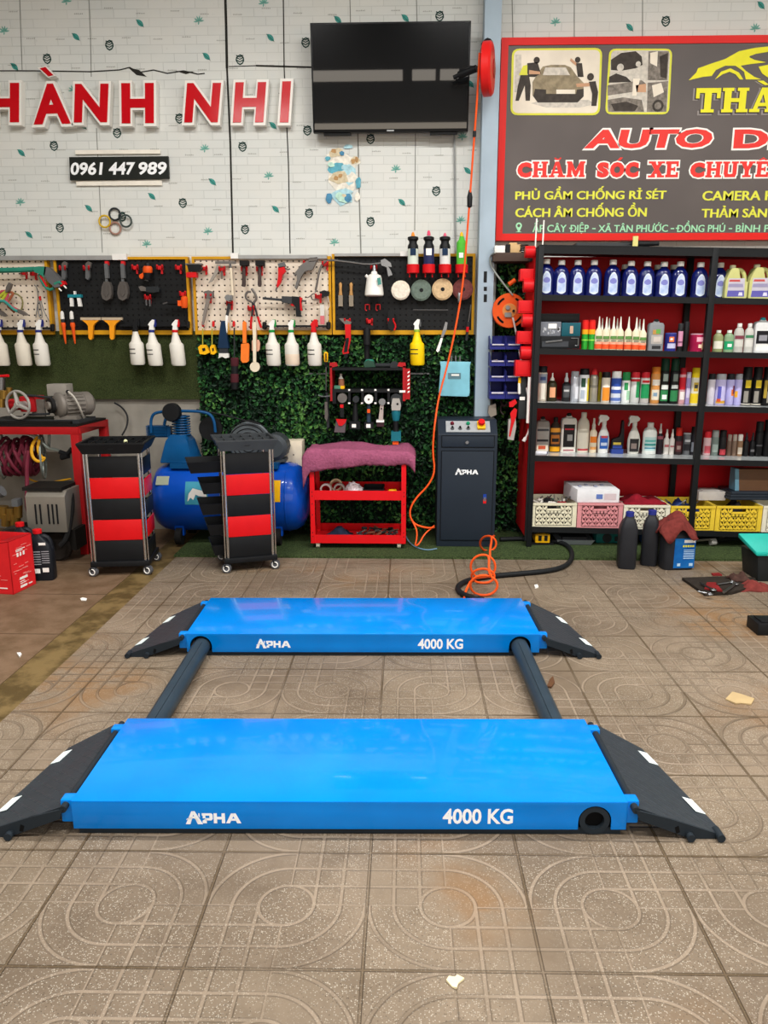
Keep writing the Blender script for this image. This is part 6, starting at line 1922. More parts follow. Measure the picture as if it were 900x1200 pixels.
 mb.box(x0_ + 0.01, (y0_ + y1_) / 2, z1 - 0.03, x1_ - 0.01, (y0_ + y1_) / 2 + 0.004, z1 - 0.004)
 obj('tray_divider', mb, tp)
 mb = MB(BLACK)
 mb.poly([(w_ / 2 - 0.03, z1 - 0.022), (w_ / 2 + 0.03, z1 - 0.022), (w_ / 2 + 0.012, z1 - 0.034), (w_ / 2 - 0.012, z1 - 0.034)], (0, y0_ + 0.006, 0), (1, 0, 0), (0, 0, 1), 0.004)
 obj('grip', mb, tp)
 return t
g1, g2 = G(109, 676), G(173, 674)
yaw = math.atan2(g2.y - g1.y, g2.x - g1.x)
tr1 = trolley('salon trolley with glossy black top tray beside the red workbench leg', (g1.x, g1.y + 0.02, 0), yaw, (g2 - g1).length, 0.27, 0.758, 1, TBK, [0, 0.0, 0, 0.0, 0])
g1, g2 = G(265, 672), G(322, 667)
yaw = math.atan2(g2.y - g1.y, g2.x - g1.x)
tr2 = trolley('salon trolley with grey top and drawers slid out in front of the compressor', (g1.x, g1.y + 0.02, 0), yaw, (g2 - g1).length, 0.26, 0.765, -1, TGR, [0.09, 0.11, 0.145, 0.135, 0.20])
mb = MB(mat('pale_scrap', '#d8d9a8', 0.6))
c = P(146, 513, 4.25)
mb.ball((c.x, 4.26, 0.751), 0.012, 8, 5)
single('wax_lump', 'small pale yellow lump in the black trolley top tray', 'lump', mb)
# ---- red workbench with belt-driven pump
WBR = mat('bench_red', '#a5171b', 0.45, var=0.1, scale=6)
yb0, yb1 = 4.575, 5.06
xr = P(91, 500, yb0).x
bn = thing('workbench', 'red steel workbench at the left carrying a belt driven pump', 'workbench', (xr - 0.5, yb0, 0))
bo = bn.location
bz = 0.795
mb = MB(WBR)
xa, xb = -0.62, 0.5
mb.box(xa, 0, bz - 0.045, xb, 0.035, bz)
mb.box(xa, yb1 - yb0 - 0.035, bz - 0.045, xb, yb1 - yb0, bz)
mb.box(xb - 0.035, 0.035, bz - 0.045, xb, yb1 - yb0 - 0.035, bz)
obj('top_frame', mb, bn, bevel=0.002)
for x, y in ((xb - 0.05, 0), (xb - 0.05, yb1 - yb0 - 0.05), (xa + 0.2, 0.02), (xa + 0.2, yb1 - yb0 - 0.05)):
 mb = MB(WBR)
 mb.box(x, y, 0, x + 0.05, y + 0.05, bz - 0.045)
 obj('leg', mb, bn, bevel=0.002)
mb = MB(mat('bench_top_dark', '#161413', 0.6))
mb.box(xa, 0.01, bz, xb - 0.01, yb1 - yb0 - 0.01, bz + 0.012)
mb.box(xa, 0.04, bz + 0.012, xb - 0.06, 0.07, bz + 0.03)
obj('top', mb, bn, label='black bench top')
MG = mat('motor_warm_grey', '#77716a', 0.5, 0.2, var=0.12, scale=9)
MGL = mat('terminal_box_grey', '#8d8880', 0.5, var=0.1)
PR = mat('pump_red', '#b01c22', 0.4)
BRS = mat('brass', '#9a7a3c', 0.35, 0.9)
Yp = 4.75
top = bz + 0.013
pump = thing('belt_driven_pump', 'grey electric motor with red pump and spoked wheel on the red workbench', 'pump', (P(50, 480, Yp).x, Yp, top))
def pw(px, py, Y=Yp): return P(px, py, Y)
mb = MB(DARK)
c0, c1 = pw(-8, 488), pw(100, 488)
mb.box(c0.x, Yp - 0.10, top, c1.x, Yp + 0.16, top + 0.022)
obj('base_rail', mb, pump, world=True)
mb = MB(mat('wheel_silver', '#a7a49e', 0.4, 0.4))
c = pw(21, 474.5, 4.64)
mb.ring(c, 0.082, 0.0085, (0.25, 1, 0), 40, 8)
for k in range(3):
 a = R_(100 + 120 * k)
 e_ = Vector((math.cos(a), -0.25 * math.cos(a), math.sin(a)))
 mb.tube([c, c + e_ * 0.082], [0.016, 0.010], 8)
mb.lathe([(0.02, -0.012), (0.02, 0.06)], 16, c, (0.25, 1, 0))
obj('spoked_wheel', mb, pump, world=True, label='silver three spoked wheel')
mb = MB(PR)
a, b = pw(27, 464), pw(46, 482)
mb.box(a.x, 4.70, b.z, b.x, 4.84, a.z)
mb.cyl(pw(12, 474, 4.72), pw(30, 474, 4.72), 0.035, 18)
obj('pump_head', mb, pump, world=True, label='red pump head', bevel=0.004)
mb = MB(BRS)
for x, y, r in ((-4, 464, 0.035), (5, 462, 0.028), (11, 459, 0.018), (2, 472, 0.03)):
 mb.cyl(pw(x, y + 5, 4.77), pw(x, y - 5, 4.77), r, 14)
obj('fittings', mb, pump, world=True, label='brass fittings')
mb = MB(STEEL)
mb.cyl(pw(1.5, 458, 4.77), pw(1.5, 442, 4.77), 0.024, 18)
obj('pressure_dome', mb, pump, world=True, label='chrome pressure dome')
mb = MB(RED)
c = pw(2, 441, 4.77)
mb.tube([(c.x - 0.02, c.y, c.z), (c.x + 0.045, c.y, c.z + 0.004)], 0.009, 8)
obj('tap', mb, pump, world=True, label='red tap')
mb = MB(MG)
ax = Vector((0.62, 0.78, 0)).normalized()
c = pw(64, 475, 4.68)
mb.lathe([(0.025, -0.05), (0.025, -0.02), (0.03, 0.0), (0.072, 0.012), (0.078, 0.02), (0.078, 0.035), (0.068, 0.045), (0.068, 0.17), (0.074, 0.175), (0.074, 0.22), (0.055, 0.24)], 30, c, ax)
for i in range(18):
 a = 2 * PI * i / 18
 q = Vector((0, 0, 1)).rotation_difference(ax).to_matrix()
 e_ = q @ Vector((math.cos(a) * 0.071, math.sin(a) * 0.071, 0))
 mb.cyl(c + e_ + ax * 0.05, c + e_ + ax * 0.165, 0.004, 6)
mb.box(c.x - 0.01, c.y, top + 0.02, c.x + 0.13, c.y + 0.14, top + 0.045)
obj('motor', mb, pump, world=True, label='finned grey motor')
mb = MB(RUB)
mb.lathe([(0.02, 0), (0.046, 0.0), (0.046, 0.022), (0.02, 0.022)], 26, c - ax * 0.012, -ax)
obj('pulley', mb, pump, world=True, label='black pulley')
mb = MB(DARK)
p1_, p2_ = pw(30, 463, 4.70), pw(60, 466, 4.66)
mb.tube([p1_, p2_], 0.007, 8)
mb.tube([pw(28, 486, 4.70), pw(58, 485, 4.66)], 0.007, 8)
mb.use(MG)
a, b = pw(36, 468, 4.72), pw(53, 488, 4.72)
mb.box(a.x, 4.72, b.z, b.x, 4.735, a.z)
obj('belt', mb, pump, world=True)
mb = MB(MGL)
a, b = pw(56, 450, 4.72), pw(80, 464, 4.72)
mb.box(a.x, 4.70, b.z, b.x, 4.80, a.z)
tb_ = obj('terminal_box', mb, pump, world=True, bevel=0.004)
mb = MB(BLACK)
mb.wdisc(79, 459, 2, 4.697, 0.006, 14)
obj('cable_gland', mb, tb_, world=True)
mb = MB(mat('pale_cable', '#b9b4aa', 0.5))
mb.wtube([(80, 459, 4.69), (86, 464, 4.68), (92, 474, 4.70), (96, 484, 4.72), (99, 493, 4.8)], 0.006, 8, 2)
obj('cable', mb, pump, world=True, label='pale motor cable')
HMA = mat('maroon_hose', '#6a2434', 0.5, var=0.15, scale=20)
WIRE = mat('drum_wire', '#8b938c', 0.45, 0.4)
dx, dy, dz_ = P(22, 535, 4.72).x, 4.74, P(22, 535, 4.72).z
dr = thing('hose_drum', 'wire hose drum with maroon hose hanging under the red workbench', 'hose drum', (dx, dy, dz_ - 0.15))
for px, nm in ((2, 0), (50, 1)):
 mb = MB(WIRE)
 x = P(px, 532, 4.74).x
 mb.ring((x, dy, dz_), 0.14, 0.007, (1, 0.35, 0), 34, 8)
 for k in range(3):
  a = PI / 3 * k
  e_ = Vector((-0.33 * math.cos(a), 0.94 * math.cos(a), math.sin(a)))
  mb.tube([Vector((x, dy, dz_)) - e_ * 0.14, Vector((x, dy, dz_)) + e_ * 0.14], 0.005, 6)
 obj('rim', mb, dr, world=True)
mb = MB(WIRE)
mb.wtube([(-30, 506.5, 4.66), (28, 507, 4.66), (40, 509, 4.66), (48, 516, 4.66), (56, 526, 4.66), (64, 526.5, 4.66), (73, 530, 4.65)], 0.010, 8, 2)
mb.wtube([(58, 505, 4.72), (57, 527, 4.72)], 0.009, 8, 0)
obj('frame_tube', mb, dr, world=True)
mb = MB(BLACK)
mb.wtube([(70, 529.5, 4.65), (79, 533, 4.64), (84, 526, 4.63)], 0.014, 8, 1)
mb.wtube([(72, 536, 4.65), (80, 534, 4.64)], 0.018, 8, 0)
obj('crank_handle', mb, dr, world=True)
mb = MB(HMA)
rs = random.Random(5)
xa, xb = P(6, 532, 4.74).x, P(40, 532, 4.74).x
pts = []
for i in range(0, 11 * 16):
 a = 2 * PI * i / 16
 x = xa + (xb - xa) * (0.5 + 0.5 * math.sin(i / 16 * 1.9))
 r = 0.102 + 0.02 * math.sin(i * 0.37)
 pts.append((x + 0.012 * math.sin(i * 0.9), dy + r * 0.8 * math.cos(a), dz_ + r * math.sin(a)))
mb.tube(pts, 0.0115, 7)
obj('hose_coil', mb, dr, world=True, label='coiled maroon hose')
mb = MB(HMA)
mb.wtube([(34, 528, 4.62), (31, 545, 4.6), (32, 570, 4.58), (31, 590, 4.5), (34, 603, 4.42)], 0.0125, 8, 2)
obj('hose_tail', mb, dr, world=True, label='maroon hose hanging down')
mb = MB(mat('yellow_hose', '#d39a1c', 0.45))
mb.wtube([(44, 512, 4.66), (37, 522, 4.62), (37, 534, 4.6), (43, 541, 4.6), (50, 540, 4.62), (52, 536, 4.64)], 0.010, 8, 2)
mb.wtube([(46, 515, 4.64), (44, 528, 4.62), (50, 538, 4.62)], 0.010, 8, 2)
single('yellow_hose', 'short yellow hose looped over the wire hose drum', 'hose', mb)
mb = MB(mat('yellow_hose', '#d39a1c'))
mb.wtube([(28, 556, 4.9), (38, 564, 4.85), (55, 566, 4.82), (72, 563, 4.84), (83, 561, 4.9)], 0.006, 8, 2)
single('thin_hose', 'thin yellow cord sagging under the hose drum', 'cord', mb)
mb = MB(BLACK)
mb.wtube([(134, 472, 5.2), (143, 477, 5.2), (150, 487, 5.19), (149, 500, 5.17), (143, 510, 5.12)], 0.006, 8, 2)
single('black_cable', 'thin black cable bowing across the bare concrete wall', 'cable', mb)
# ---- pressure washer
WSM = mat('washer_metal', '#8f897e', 0.42, 0.35, var=0.08, scale=6)
ws = thing('pressure_washer', 'boxy pressure washer with slotted grey cover under the workbench', 'pressure washer', (P(52, 660, 4.42).x, 4.5, 0))
a, b = P(28, 576, 4.36), P(79, 624, 4.36)
mb = MB(WSM)
yv = [(4.36, b.z), (4.62, b.z), (4.62, a.z), (4.40, a.z), (4.365, a.z - 0.03)]
pts = [(a.x, y, z) for y, z in yv] + [(b.x, y, z) for y, z in yv]
pts = [(x, y, z) for x, y, z in pts]
mb.add(pts, [(4, 3, 2, 1, 0), (5, 6, 7, 8, 9)] + [(i, (i + 1) % 5, (i + 1) % 5 + 5, i + 5) for i in range(5)])
cv = obj('cover', mb, ws, world=True, bevel=0.004, label='pale grey sheet cover')
mb = MB(BLACK)
for x in (40, 45.5, 55, 60, 65):
 p, q = P(x, 591, 4.358), P(x + 2, 614, 4.358)
 mb.box(p.x, 4.357, q.z, p.x + 0.009, 4.36, p.z)
obj('slot', mb, cv, world=True)
mb = MB(mat('washer_black', '#1d1b19', 0.55))
mb.box(a.x - 0.16, 4.42, 0.07, b.x + 0.02, 4.62, b.z)
obj('chassis', mb, ws, world=True)
mb = MB(mat('washer_black', '#1d1b19'))
mb.box(a.x - 0.02, 4.38, a.z, b.x - 0.02, 4.60, a.z + 0.02)
obj('lid', mb, ws, world=True)
for px, Yq in ((20, 4.30), (67, 4.44)):
 c = P(px, 632 if px < 40 else 632, Yq)
 mb = MB(mat('washer_tyre', '#2b2622', 0.7))
 rr = c.z if c.z < 0.14 else 0.12
 R0 = 0.125 if px < 40 else 0.09
 mb.lathe([(0.03, -0.02), (R0 - 0.012, -0.024), (R0, -0.014), (R0, 0.014), (R0 - 0.012, 0.024), (0.03, 0.02)], 30, (c.x, Yq, R0), (0.1, 1, 0))
 mb.use(DARK).lathe([(0.035, -0.022), (0.03, -0.03)], 16, (c.x, Yq, R0), (-0.1, -1, 0))
 obj('wheel', mb, ws, world=True)
mb = MB(BRS)
for x, y, r in ((4, 600, 0.03), (13, 602, 0.03), (21, 599, 0.026), (8, 609, 0.032), (18, 610, 0.03)):
 mb.cyl(P(x, y + 7, 4.42), P(x, y - 7, 4.42), r, 12)
obj('brass_pump', mb, ws, world=True, label='brass pump head')
mb = MB(GREYP)
p, q = P(15, 585, 4.4), P(23, 593, 4.4)
mb.box(p.x, 4.38, q.z, q.x, 4.44, p.z)
mb.cyl(P(-1, 577, 4.42), P(3, 575, 4.42), 0.035, 14)
obj('valve_block', mb, ws, world=True)
mb = MB(RUB)
mb.wtube([(82, 572, 4.5), (85, 590, 4.46), (82, 612, 4.42), (78, 632, 4.36), (70, 640, 4.34)], 0.016, 8, 2)
obj('push_handle', mb, ws, world=True, label='black bent push handle')
# ---- red carton and oil jugs
CTN = mat('carton_red', '#d9262a', 0.5, var=0.06, scale=18)
CTP = mat('carton_pink_print', '#ea8c86', 0.6)
CTD = mat('carton_dark_red', '#a8181d', 0.6)
g0 = G(16, 697)
g1 = G(42.5, 684)
dirr = (g1 - g0).normalized()
dirl = Vector((-dirr.y, dirr.x, 0))
wr = (g1 - g0).length
bh = 0.288
wl = 0.36
ca = thing('carton', 'bright red product carton standing open at the left edge of the photo', 'carton', g0, (0, 0, math.atan2(dirr.y, dirr.x)))
mb = MB(CTN)
for (p, q) in (((0, 0), (wr, 0)), ((wr, 0), (wr, wl)), ((wr, wl), (0, wl)), ((0, wl), (0, 0))):
 d_ = Vector((q[0] - p[0], q[1] - p[1], 0)).normalized() * 0.004
 nrm = Vector((-d_.y, d_.x, 0))
 P0, Q0 = Vector((p[0], p[1], 0)), Vector((q[0], q[1], 0))
 mb.hexa([P0, Q0, Q0 + nrm, P0 + nrm] + [v_ + Vector((0, 0, bh)) for v_ in (P0, Q0, Q0 + nrm, P0 + nrm)])
mb.box(0, 0, 0, wr, wl, 0.004)
obj('body', mb, ca)
mb = MB(CTD)
mb.add([(0.0, 0.0, bh), (wr, 0, bh), (wr, 0.10, bh - 0.02), (0, 0.10, bh - 0.02), (0, 0.0, bh - 0.004), (wr, 0, bh - 0.004), (wr, 0.10, bh - 0.024), (0, 0.10, bh - 0.024)], [(0, 1, 2, 3), (7, 6, 5, 4), (0, 4, 5, 1), (1, 5, 6, 2), (2, 6, 7, 3), (3, 7, 4, 0)])
obj('flap', mb, ca)
mb = MB(CTP)
FRr = ((0, -0.0012, 0), (1, 0, 0), (0, 0, 1))
FLl = ((-0.0012, wl, 0), (0, -1, 0), (0, 0, 1))
rs = random.Random(6)
for i in range(26):
 x, z = rs.uniform(0.01, wr - 0.05), rs.uniform(0.02, 0.25)
 w_, h_ = rs.uniform(0.01, 0.05), rs.uniform(0.002, 0.004)
 mb.poly([(x, z), (x + w_, z), (x + w_, z + h_), (x, z + h_)], *FRr, 0.0008)
 x, z = rs.uniform(0.01, wl - 0.06), rs.uniform(0.02, 0.25)
 mb.poly([(x, z), (x + w_, z), (x + w_, z + h_), (x, z + h_)], *FLl, 0.0008)
mb.use(PAPER)
for (x, z, w_, h_) in ((0.05, 0.225, 0.075, 0.004), (0.05, 0.217, 0.055, 0.004), (0.055, 0.19, 0.014, 0.02), (0.08, 0.19, 0.012, 0.02), (0.105, 0.19, 0.014, 0.02), (0.06, 0.062, 0.065, 0.013), (0.06, 0.05, 0.04, 0.004), (0.06, 0.04, 0.05, 0.003), (0.06, 0.018, 0.055, 0.012), (0.13, 0.02, 0.03, 0.006)):
 mb.poly([(x, z), (x + w_, z), (x + w_, z + h_), (x, z + h_)], (0, -0.0022, 0), (1, 0, 0), (0, 0, 1), 0.0008)
mb.poly([(wl - 0.14, 0.03), (wl - 0.03, 0.03), (wl - 0.03, 0.036), (wl - 0.14, 0.036)], (-0.0022, wl, 0), (0, -1, 0), (0, 0, 1), 0.0008)
mb.poly([(wl - 0.2, 0.17), (wl - 0.14, 0.17), (wl - 0.14, 0.21), (wl - 0.2, 0.21)], (-0.0022, wl, 0), (0, -1, 0), (0, 0, 1), 0.0008)
obj('print', mb, ca, label='pale printing')
def oil_jug(loc, yaw, w_, d_, h_, label, capm, bodym, lab):
 t = thing('oil_jug', label, 'oil jug', loc, (0, 0, yaw), 'plastic oil jugs')
 mb = MB(bodym)
 lv = [(0.0, 0.94, 0, 0.94), (0.012, 1, 0, 1), (h_ * 0.58, 1, 0, 1), (h_ * 0.72, 0.9, 0.04, 0.95), (h_ * 0.84, 0.62, 0.16, 0.72), (h_ * 0.89, 0.34, 0.2, 0.5), (h_ * 0.93, 0.3, 0.2, 0.46)]
 seg = 20
 vs, fs = [], []
 for z, k, off, kd in lv:
  for i in range(seg):
   a = 2 * PI * i / seg
   c_, s_ = math.cos(a), math.sin(a)
   e_ = 0.42
   x = math.copysign(abs(c_) ** e_, c_) * w_ / 2 * k - off * w_
   y = math.copysign(abs(s_) ** e_, s_) * d_ / 2 * kd
   vs.append((x, y + d_ / 2, z))
 for j in range(len(lv) - 1):
  for i in range(seg):
   fs.append((j * seg + i, j * seg + (i + 1) % seg, (j + 1) * seg + (i + 1) % seg, (j + 1) * seg + i))
 fs.append(tuple(reversed(range(seg))))
 fs.append(tuple(range((len(lv) - 1) * seg, len(lv) * seg)))
 mb.add(vs, fs)
 mb.tube([(w_ * 0.40, d_ / 2, h_ * 0.60), (w_ * 0.36, d_ / 2, h_ * 0.80), (w_ * 0.12, d_ / 2, h_ * 0.87), (-w_ * 0.12, d_ / 2, h_ * 0.86)], 0.014, 8, 2)
 obj('body', mb, t)
 mb = MB(capm)
 mb.lathe([(0.02, 0), (0.024, 0.004), (0.024, h_ * 0.085), (0.02, h_ * 0.095)], 18, (-0.2 * w_, d_ / 2, h_ * 0.915))
 obj('cap', mb, t)
 if lab:
  for nm, m, rects, yy in lab:
   mb = MB(m)
   for x, z, ww, hh in rects:
    mb.poly([(x * w_, z * h_), ((x + ww) * w_, z * h_), ((x + ww) * w_, (z + hh) * h_), (x * w_, (z + hh) * h_)], (0, yy, 0), (1, 0, 0), (0, 0, 1), 0.001)
   obj(nm, mb, t, label={'label_print': 'printed front label', 'text_print': 'small pale printing'}.get(nm))
 return t
JBK = mat('jug_black', '#1b1d22', 0.4)
JGR = mat('jug_graphite', '#26272b', 0.42)
oil_jug((P(54, 680, 4.06).x, 4.03, 0), 0.12, 0.112, 0.085, 0.285, 'black oil jug with red cap and grey printing beside the red carton', RED, JBK,
  [('text_print', mat('print_pale', '#9a9ba0', 0.6), [(-0.4, 0.33 + i * 0.05, 0.38, 0.018) for i in range(6)] + [(0.03, 0.36 + i * 0.045, 0.36, 0.016) for i in range(6)], -0.0015),
   ('label_print', PAPER, [(-0.36, 0.16, 0.26, 0.09), (0.02, 0.18, 0.3, 0.085), (-0.06, 0.72, 0.33, 0.05)], -0.0025)])
oil_jug((P(28, 640, 4.18).x, 4.17, 0), 0.1, 0.112, 0.085, 0.29, 'red capped oil jug mostly hidden behind the red carton', RED, JBK, None)
oil_jug((P(741, 663, 4.45).x, 4.40, 0), R_(80), 0.15, 0.105, 0.335, 'slim dark oil jug standing alone, left of the jug pair by the crates', DBL, JGR, None)
oil_jug((P(768, 660, 4.5).x, 4.46, 0), R_(70), 0.15, 0.10, 0.33, 'dark oil jug with blue cap behind the blue labelled jug', DBL, JGR, None)
oil_jug((P(796, 664, 4.33).x, 4.33, 0), R_(6), 0.185, 0.11, 0.285, 'dark oil jug with bright blue label under the maroon rag', JBK, JGR,
  [('label_print', mat('jug_label_blue', '#1c6fb5', 0.35, h2='#0f3f86', scale=8), [(-0.2, 0.05, 0.67, 0.62)], -0.0012),
   ('text_print', mat('print_pale_blue', '#a9c6dd', 0.5), [(0.1, 0.42 - i * 0.035, 0.34, 0.014) for i in range(6)] + [(-0.08, 0.09, 0.1, 0.06), (0.3, 0.09, 0.12, 0.06)], -0.0024),
   ('label_band', mat('jug_label_yellow', '#d8d23c', 0.5), [(0.06 + i * 0.075, 0.49, 0.055, 0.04) for i in range(5)], -0.0024), ('label_flash', PAPER, [(0.1, 0.58, 0.35, 0.06)], -0.002)])
RAGM = mat('maroon_rag', '#6e2f2b', 0.95, var=0.25, scale=40, bump=0.3)
jr = P(796, 612, 4.33)
mb = MB(RAGM)
rs = random.Random(17)
n_ = 16
vs = []
for j in range(n_ + 1):
 for i in range(n_ + 1):
  u, v = i / n_ * 2 - 1, j / n_ * 2 - 1
  r = max(abs(u), abs(v))
  x, y = u * 0.105, v * 0.085
  z = 0.315 - 0.085 * r ** 2.4 + 0.016 * math.sin(u * 5 + 1) + 0.014 * math.sin(v * 6 + u * 3)
  if r > 0.5:
   z -= 0.03 * (1 + math.sin(6 * math.atan2(v, u) + 1)) * (r - 0.5)
  vs.append((jr.x + x, 4.385 + y, z - 0.006))
mb.add(vs, [(j * (n_ + 1) + i, j * (n_ + 1) + i + 1, (j + 1) * (n_ + 1) + i + 1, (j + 1) * (n_ + 1) + i) for j in range(n_) for i in range(n_)])
o = single('rag', 'maroon rag draped over the blue labelled oil jug', 'rag', mb, ang=70)
md = o.modifiers.new('thick', 'SOLIDIFY')
md.thickness = 0.005
md.offset = 1
# ---- hoses on the floor
mb = MB(HOSE)
loops = [(572, 637, 9.5, 9, 1.1, 1.0), (566, 664, 14.5, 14, 1.0, 1.0), (566, 675, 13.5, 8.5, 1.0, 1.0), (567, 686, 16, 12, 0.6, 1.0)]
pts = [P(579, 628, 4.78)]
for k, (cx_, cy_, rx, ry, _, _) in enumerate(loops):
 Yk = G(cx_, cy_ + ry - 0.5, 0.0075).y
 Yn = G(loops[k + 1][0], loops[k + 1][1] + loops[k + 1][3] - 0.5, 0.0075).y if k < 3 else Yk - 0.1
 for i in range(0, 19):
  a = R_(60 - 20 * i) if k % 2 == 0 else R_(60 - 20 * i)
  q = P(cx_ + rx * math.cos(a), cy_ - ry * math.sin(a), Yk + (Yn - Yk) * max(0, (i - 8) / 10) * 0.5)
  q.z = max(q.z, 0.0075)
  pts.append(q)
q = G(545, 694, 0.0075)
pts += [G(553, 678, 0.04), q, G(544, 701, 0.0075)]
for p in pts:
 p.z = max(p.z, 0.0075)
mb.tube(pts, 0.0065, 8, 1)
single('coil_hose', 'orange coiled air hose lying on the tiles before the cabinet', 'hose', mb)
mb = MB(mat('black_hose', '#1b1d1f', 0.5))
pts = [(586, 632, 0.03), (610, 631, 0.03), (640, 633, 0.028), (660, 636, 0.03), (669, 643, 0.024), (671, 654, 0.016), (664, 663, 0.0155), (645, 669, 0.0155), (600, 673, 0.0155), (566, 676, 0.0155), (545, 681, 0.0155), (536, 687, 0.0155), (537, 693, 0.0155), (548, 699, 0.0155), (566, 703, 0.0155)]
mb.tube([G(*p) for p in pts], 0.0145, 10, 2)
single('black_hose', 'thick black hose curving over the tiles from under the shelf', 'hose', mb)
mb = MB(BRS)
mb.cyl(G(548, 697, 0.02) - Vector((0, 0, 0.003)), G(556, 699, 0.02), 0.011, 10)
mb.use(STEEL).cyl(G(556, 699, 0.02), G(561, 700.5, 0.02), 0.014, 8)
single('hose_fitting', 'brass hose fitting lying at the far edge of the lift', 'fitting', mb)
mb = MB(mat('thin_blue_cable', '#6f8fa6', 0.5))
mb.tube([G(474, 624, 0.05), G(478, 634, 0.025), G(486, 641, 0.02), G(500, 645, 0.02), G(512, 643, 0.02)], 0.004, 6, 2)
single('thin_cable', 'thin grey blue cable on the mat beside the cabinet', 'cable', mb)
# ---- tool roll, toolbox and scraps on the right
rl = thing('tool_roll', 'dark open tool roll with spanners lying on the tiles', 'tool roll', G(846, 690))
o_ = rl.location
FAB = mat('tool_roll_cloth', '#2c2621', 0.9, var=0.2, scale=20, bump=0.3)
corners = [G(799, 680), G(826, 699), G(858, 697), G(889, 688), G(884, 680), G(862, 678)]
mb = MB(FAB)
n_ = len(corners)
ctr = sum(corners, Vector()) / n_
vs = [(p.x, p.y, 0.002) for p in corners] + [(p.x, p.y, 0.016) for p in corners] + [(ctr.x, ctr.y, 0.026)]
mb.add(vs, [tuple(reversed(range(n_)))] + [(i, (i + 1) % n_, (i + 1) % n_ + n_, i + n_) for i in range(n_)] + [(i + n_, (i + 1) % n_ + n_, 2 * n_) for i in range(n_)])
obj('cloth', mb, rl, world=True)
mb = MB(mat('roll_red', '#7a1f20', 0.9, var=0.2))
for q in ([(825, 695), (846, 698), (838, 688), (828, 688)], [(835, 679), (846, 679), (842, 676.5), (833, 677)]):
 ps = [G(*p) for p in q]
 mb.add([(p.x, p.y, 0.02) for p in ps] + [(p.x, p.y, 0.028) for p in ps], [(0, 1, 2, 3), (7, 6, 5, 4), (0, 4, 5, 1), (1, 5, 6, 2), (2, 6, 7, 3), (3, 7, 4, 0)])
obj('pocket', mb, rl, world=True, label='dull red pocket')
for q, ln in (([(821, 683), (829, 688), (836, 691)], 0.006), ([(848, 694), (854, 690), (862, 684)], 0.007), ([(818, 693), (832, 696)], 0.005), ([(840, 685), (858, 682)], 0.005)):
 mb = MB(STEEL)
 mb.tube([G(p[0], p[1], 0.03) for p in q], ln, 8)
 e_ = G(q[-1][0], q[-1][1], 0.03)
 mb.ring(e_, 0.012, 0.005, (0, 0, 1), 14, 6)
 obj('spanner', mb, rl, world=True, label='steel spanner')
rag('rag', 'maroon brown rag crumpled at the right end of the tool roll', 'rag', G(884, 690).x, G(884, 690).y, 0.0, 0.11, 0.06, 0.06, RAGM, 12, rot=0.1)
rag('rag', 'dark brown rag lying on the open tool roll', 'rag', G(866, 684).x, G(866, 684).y, 0.024, 0.06, 0.05, 0.05, mat('brown_rag', '#45302a', 0.95, var=0.3, scale=40), 15)
tbx = thing('toolbox', 'black toolbox with teal lid cut off by the right edge of the photo', 'toolbox', (P(930, 682, 4.13).x, 4.13, 0))
xl_ = P(886, 660, 4.13).x
xr_ = xl_ + 0.42
mb = MB(mat('toolbox_black', '#202324', 0.5))
zt_ = P(886, 650, 4.13).z
mb.hexa([(xl_ + 0.02, 4.13, 0), (xr_ - 0.02, 4.13, 0), (xr_ - 0.02, 4.33, 0), (xl_ + 0.02, 4.33, 0), (xl_, 4.12, zt_), (xr_, 4.12, zt_), (xr_, 4.34, zt_), (xl_, 4.34, zt_)])
obj('body', mb, tbx, world=True, bevel=0.006)
TL = mat('toolbox_teal', '#1fa294', 0.4)
mb = MB(TL)
mb.hexa([(xl_ - 0.012, 4.11, zt_ - 0.004), (xr_, 4.11, zt_ - 0.004), (xr_, 4.22, zt_ + 0.075), (xl_ - 0.075, 4.22, zt_ + 0.075), (xl_ - 0.012, 4.11, zt_ + 0.018), (xr_, 4.11, zt_ + 0.018), (xr_, 4.20, zt_ + 0.11), (xl_ - 0.085, 4.20, zt_ + 0.105)])
obj('lid', mb, tbx, world=True, bevel=0.008, label='teal lid')
mb = MB(PAPER)
mb.box(xl_ + 0.05, 4.105, zt_ + 0.0, xl_ + 0.075, 4.112, zt_ + 0.016)
obj('latch', mb, tbx, world=True, label='white latch')
mb = MB(BLACK)
c = G(893, 745)
mb.box(c.x - 0.02, c.y, 0, c.x + 0.14, c.y + 0.12, 0.055)
mb.box(c.x + 0.0, c.y + 0.02, 0.055, c.x + 0.12, c.y + 0.10, 0.062)
single('rubber_block', 'black rubber block on the tiles at the right edge', 'block', mb, bevel=0.004)
def scrap(px, m, label, name, cat, h_=0.004):
 ps = [G(x, y) for x, y in px]
 mb = MB(m)
 k = len(ps)
 rs = random.Random(len(label))
 mb.add([(p.x, p.y, 0.001) for p in ps] + [(p.x, p.y, 0.0035 + rs.random() * h_) for p in ps], [tuple(reversed(range(k))), tuple(range(k, 2 * k))] + [(i, (i + 1) % k, (i + 1) % k + k, i + k) for i in range(k)])
 single(name, label, cat, mb)
CARD = mat('cardboard', '#b39b72', 0.8)
scrap([(850, 820), (858, 812), (868, 814), (884, 820), (880, 827), (868, 825), (862, 826)], CARD, 'torn brown cardboard piece on the tiles right of the lift', 'cardboard_scrap', 'cardboard')
scrap([(523, 1151), (526, 1145), (533, 1147), (536, 1144), (544, 1149), (537, 1154), (535, 1160), (530, 1158)], mat('cream_scrap', '#e6d9b0', 0.8), 'small torn cream paper scrap in the foreground tiles', 'paper_scrap', 'paper scrap', 0.003)
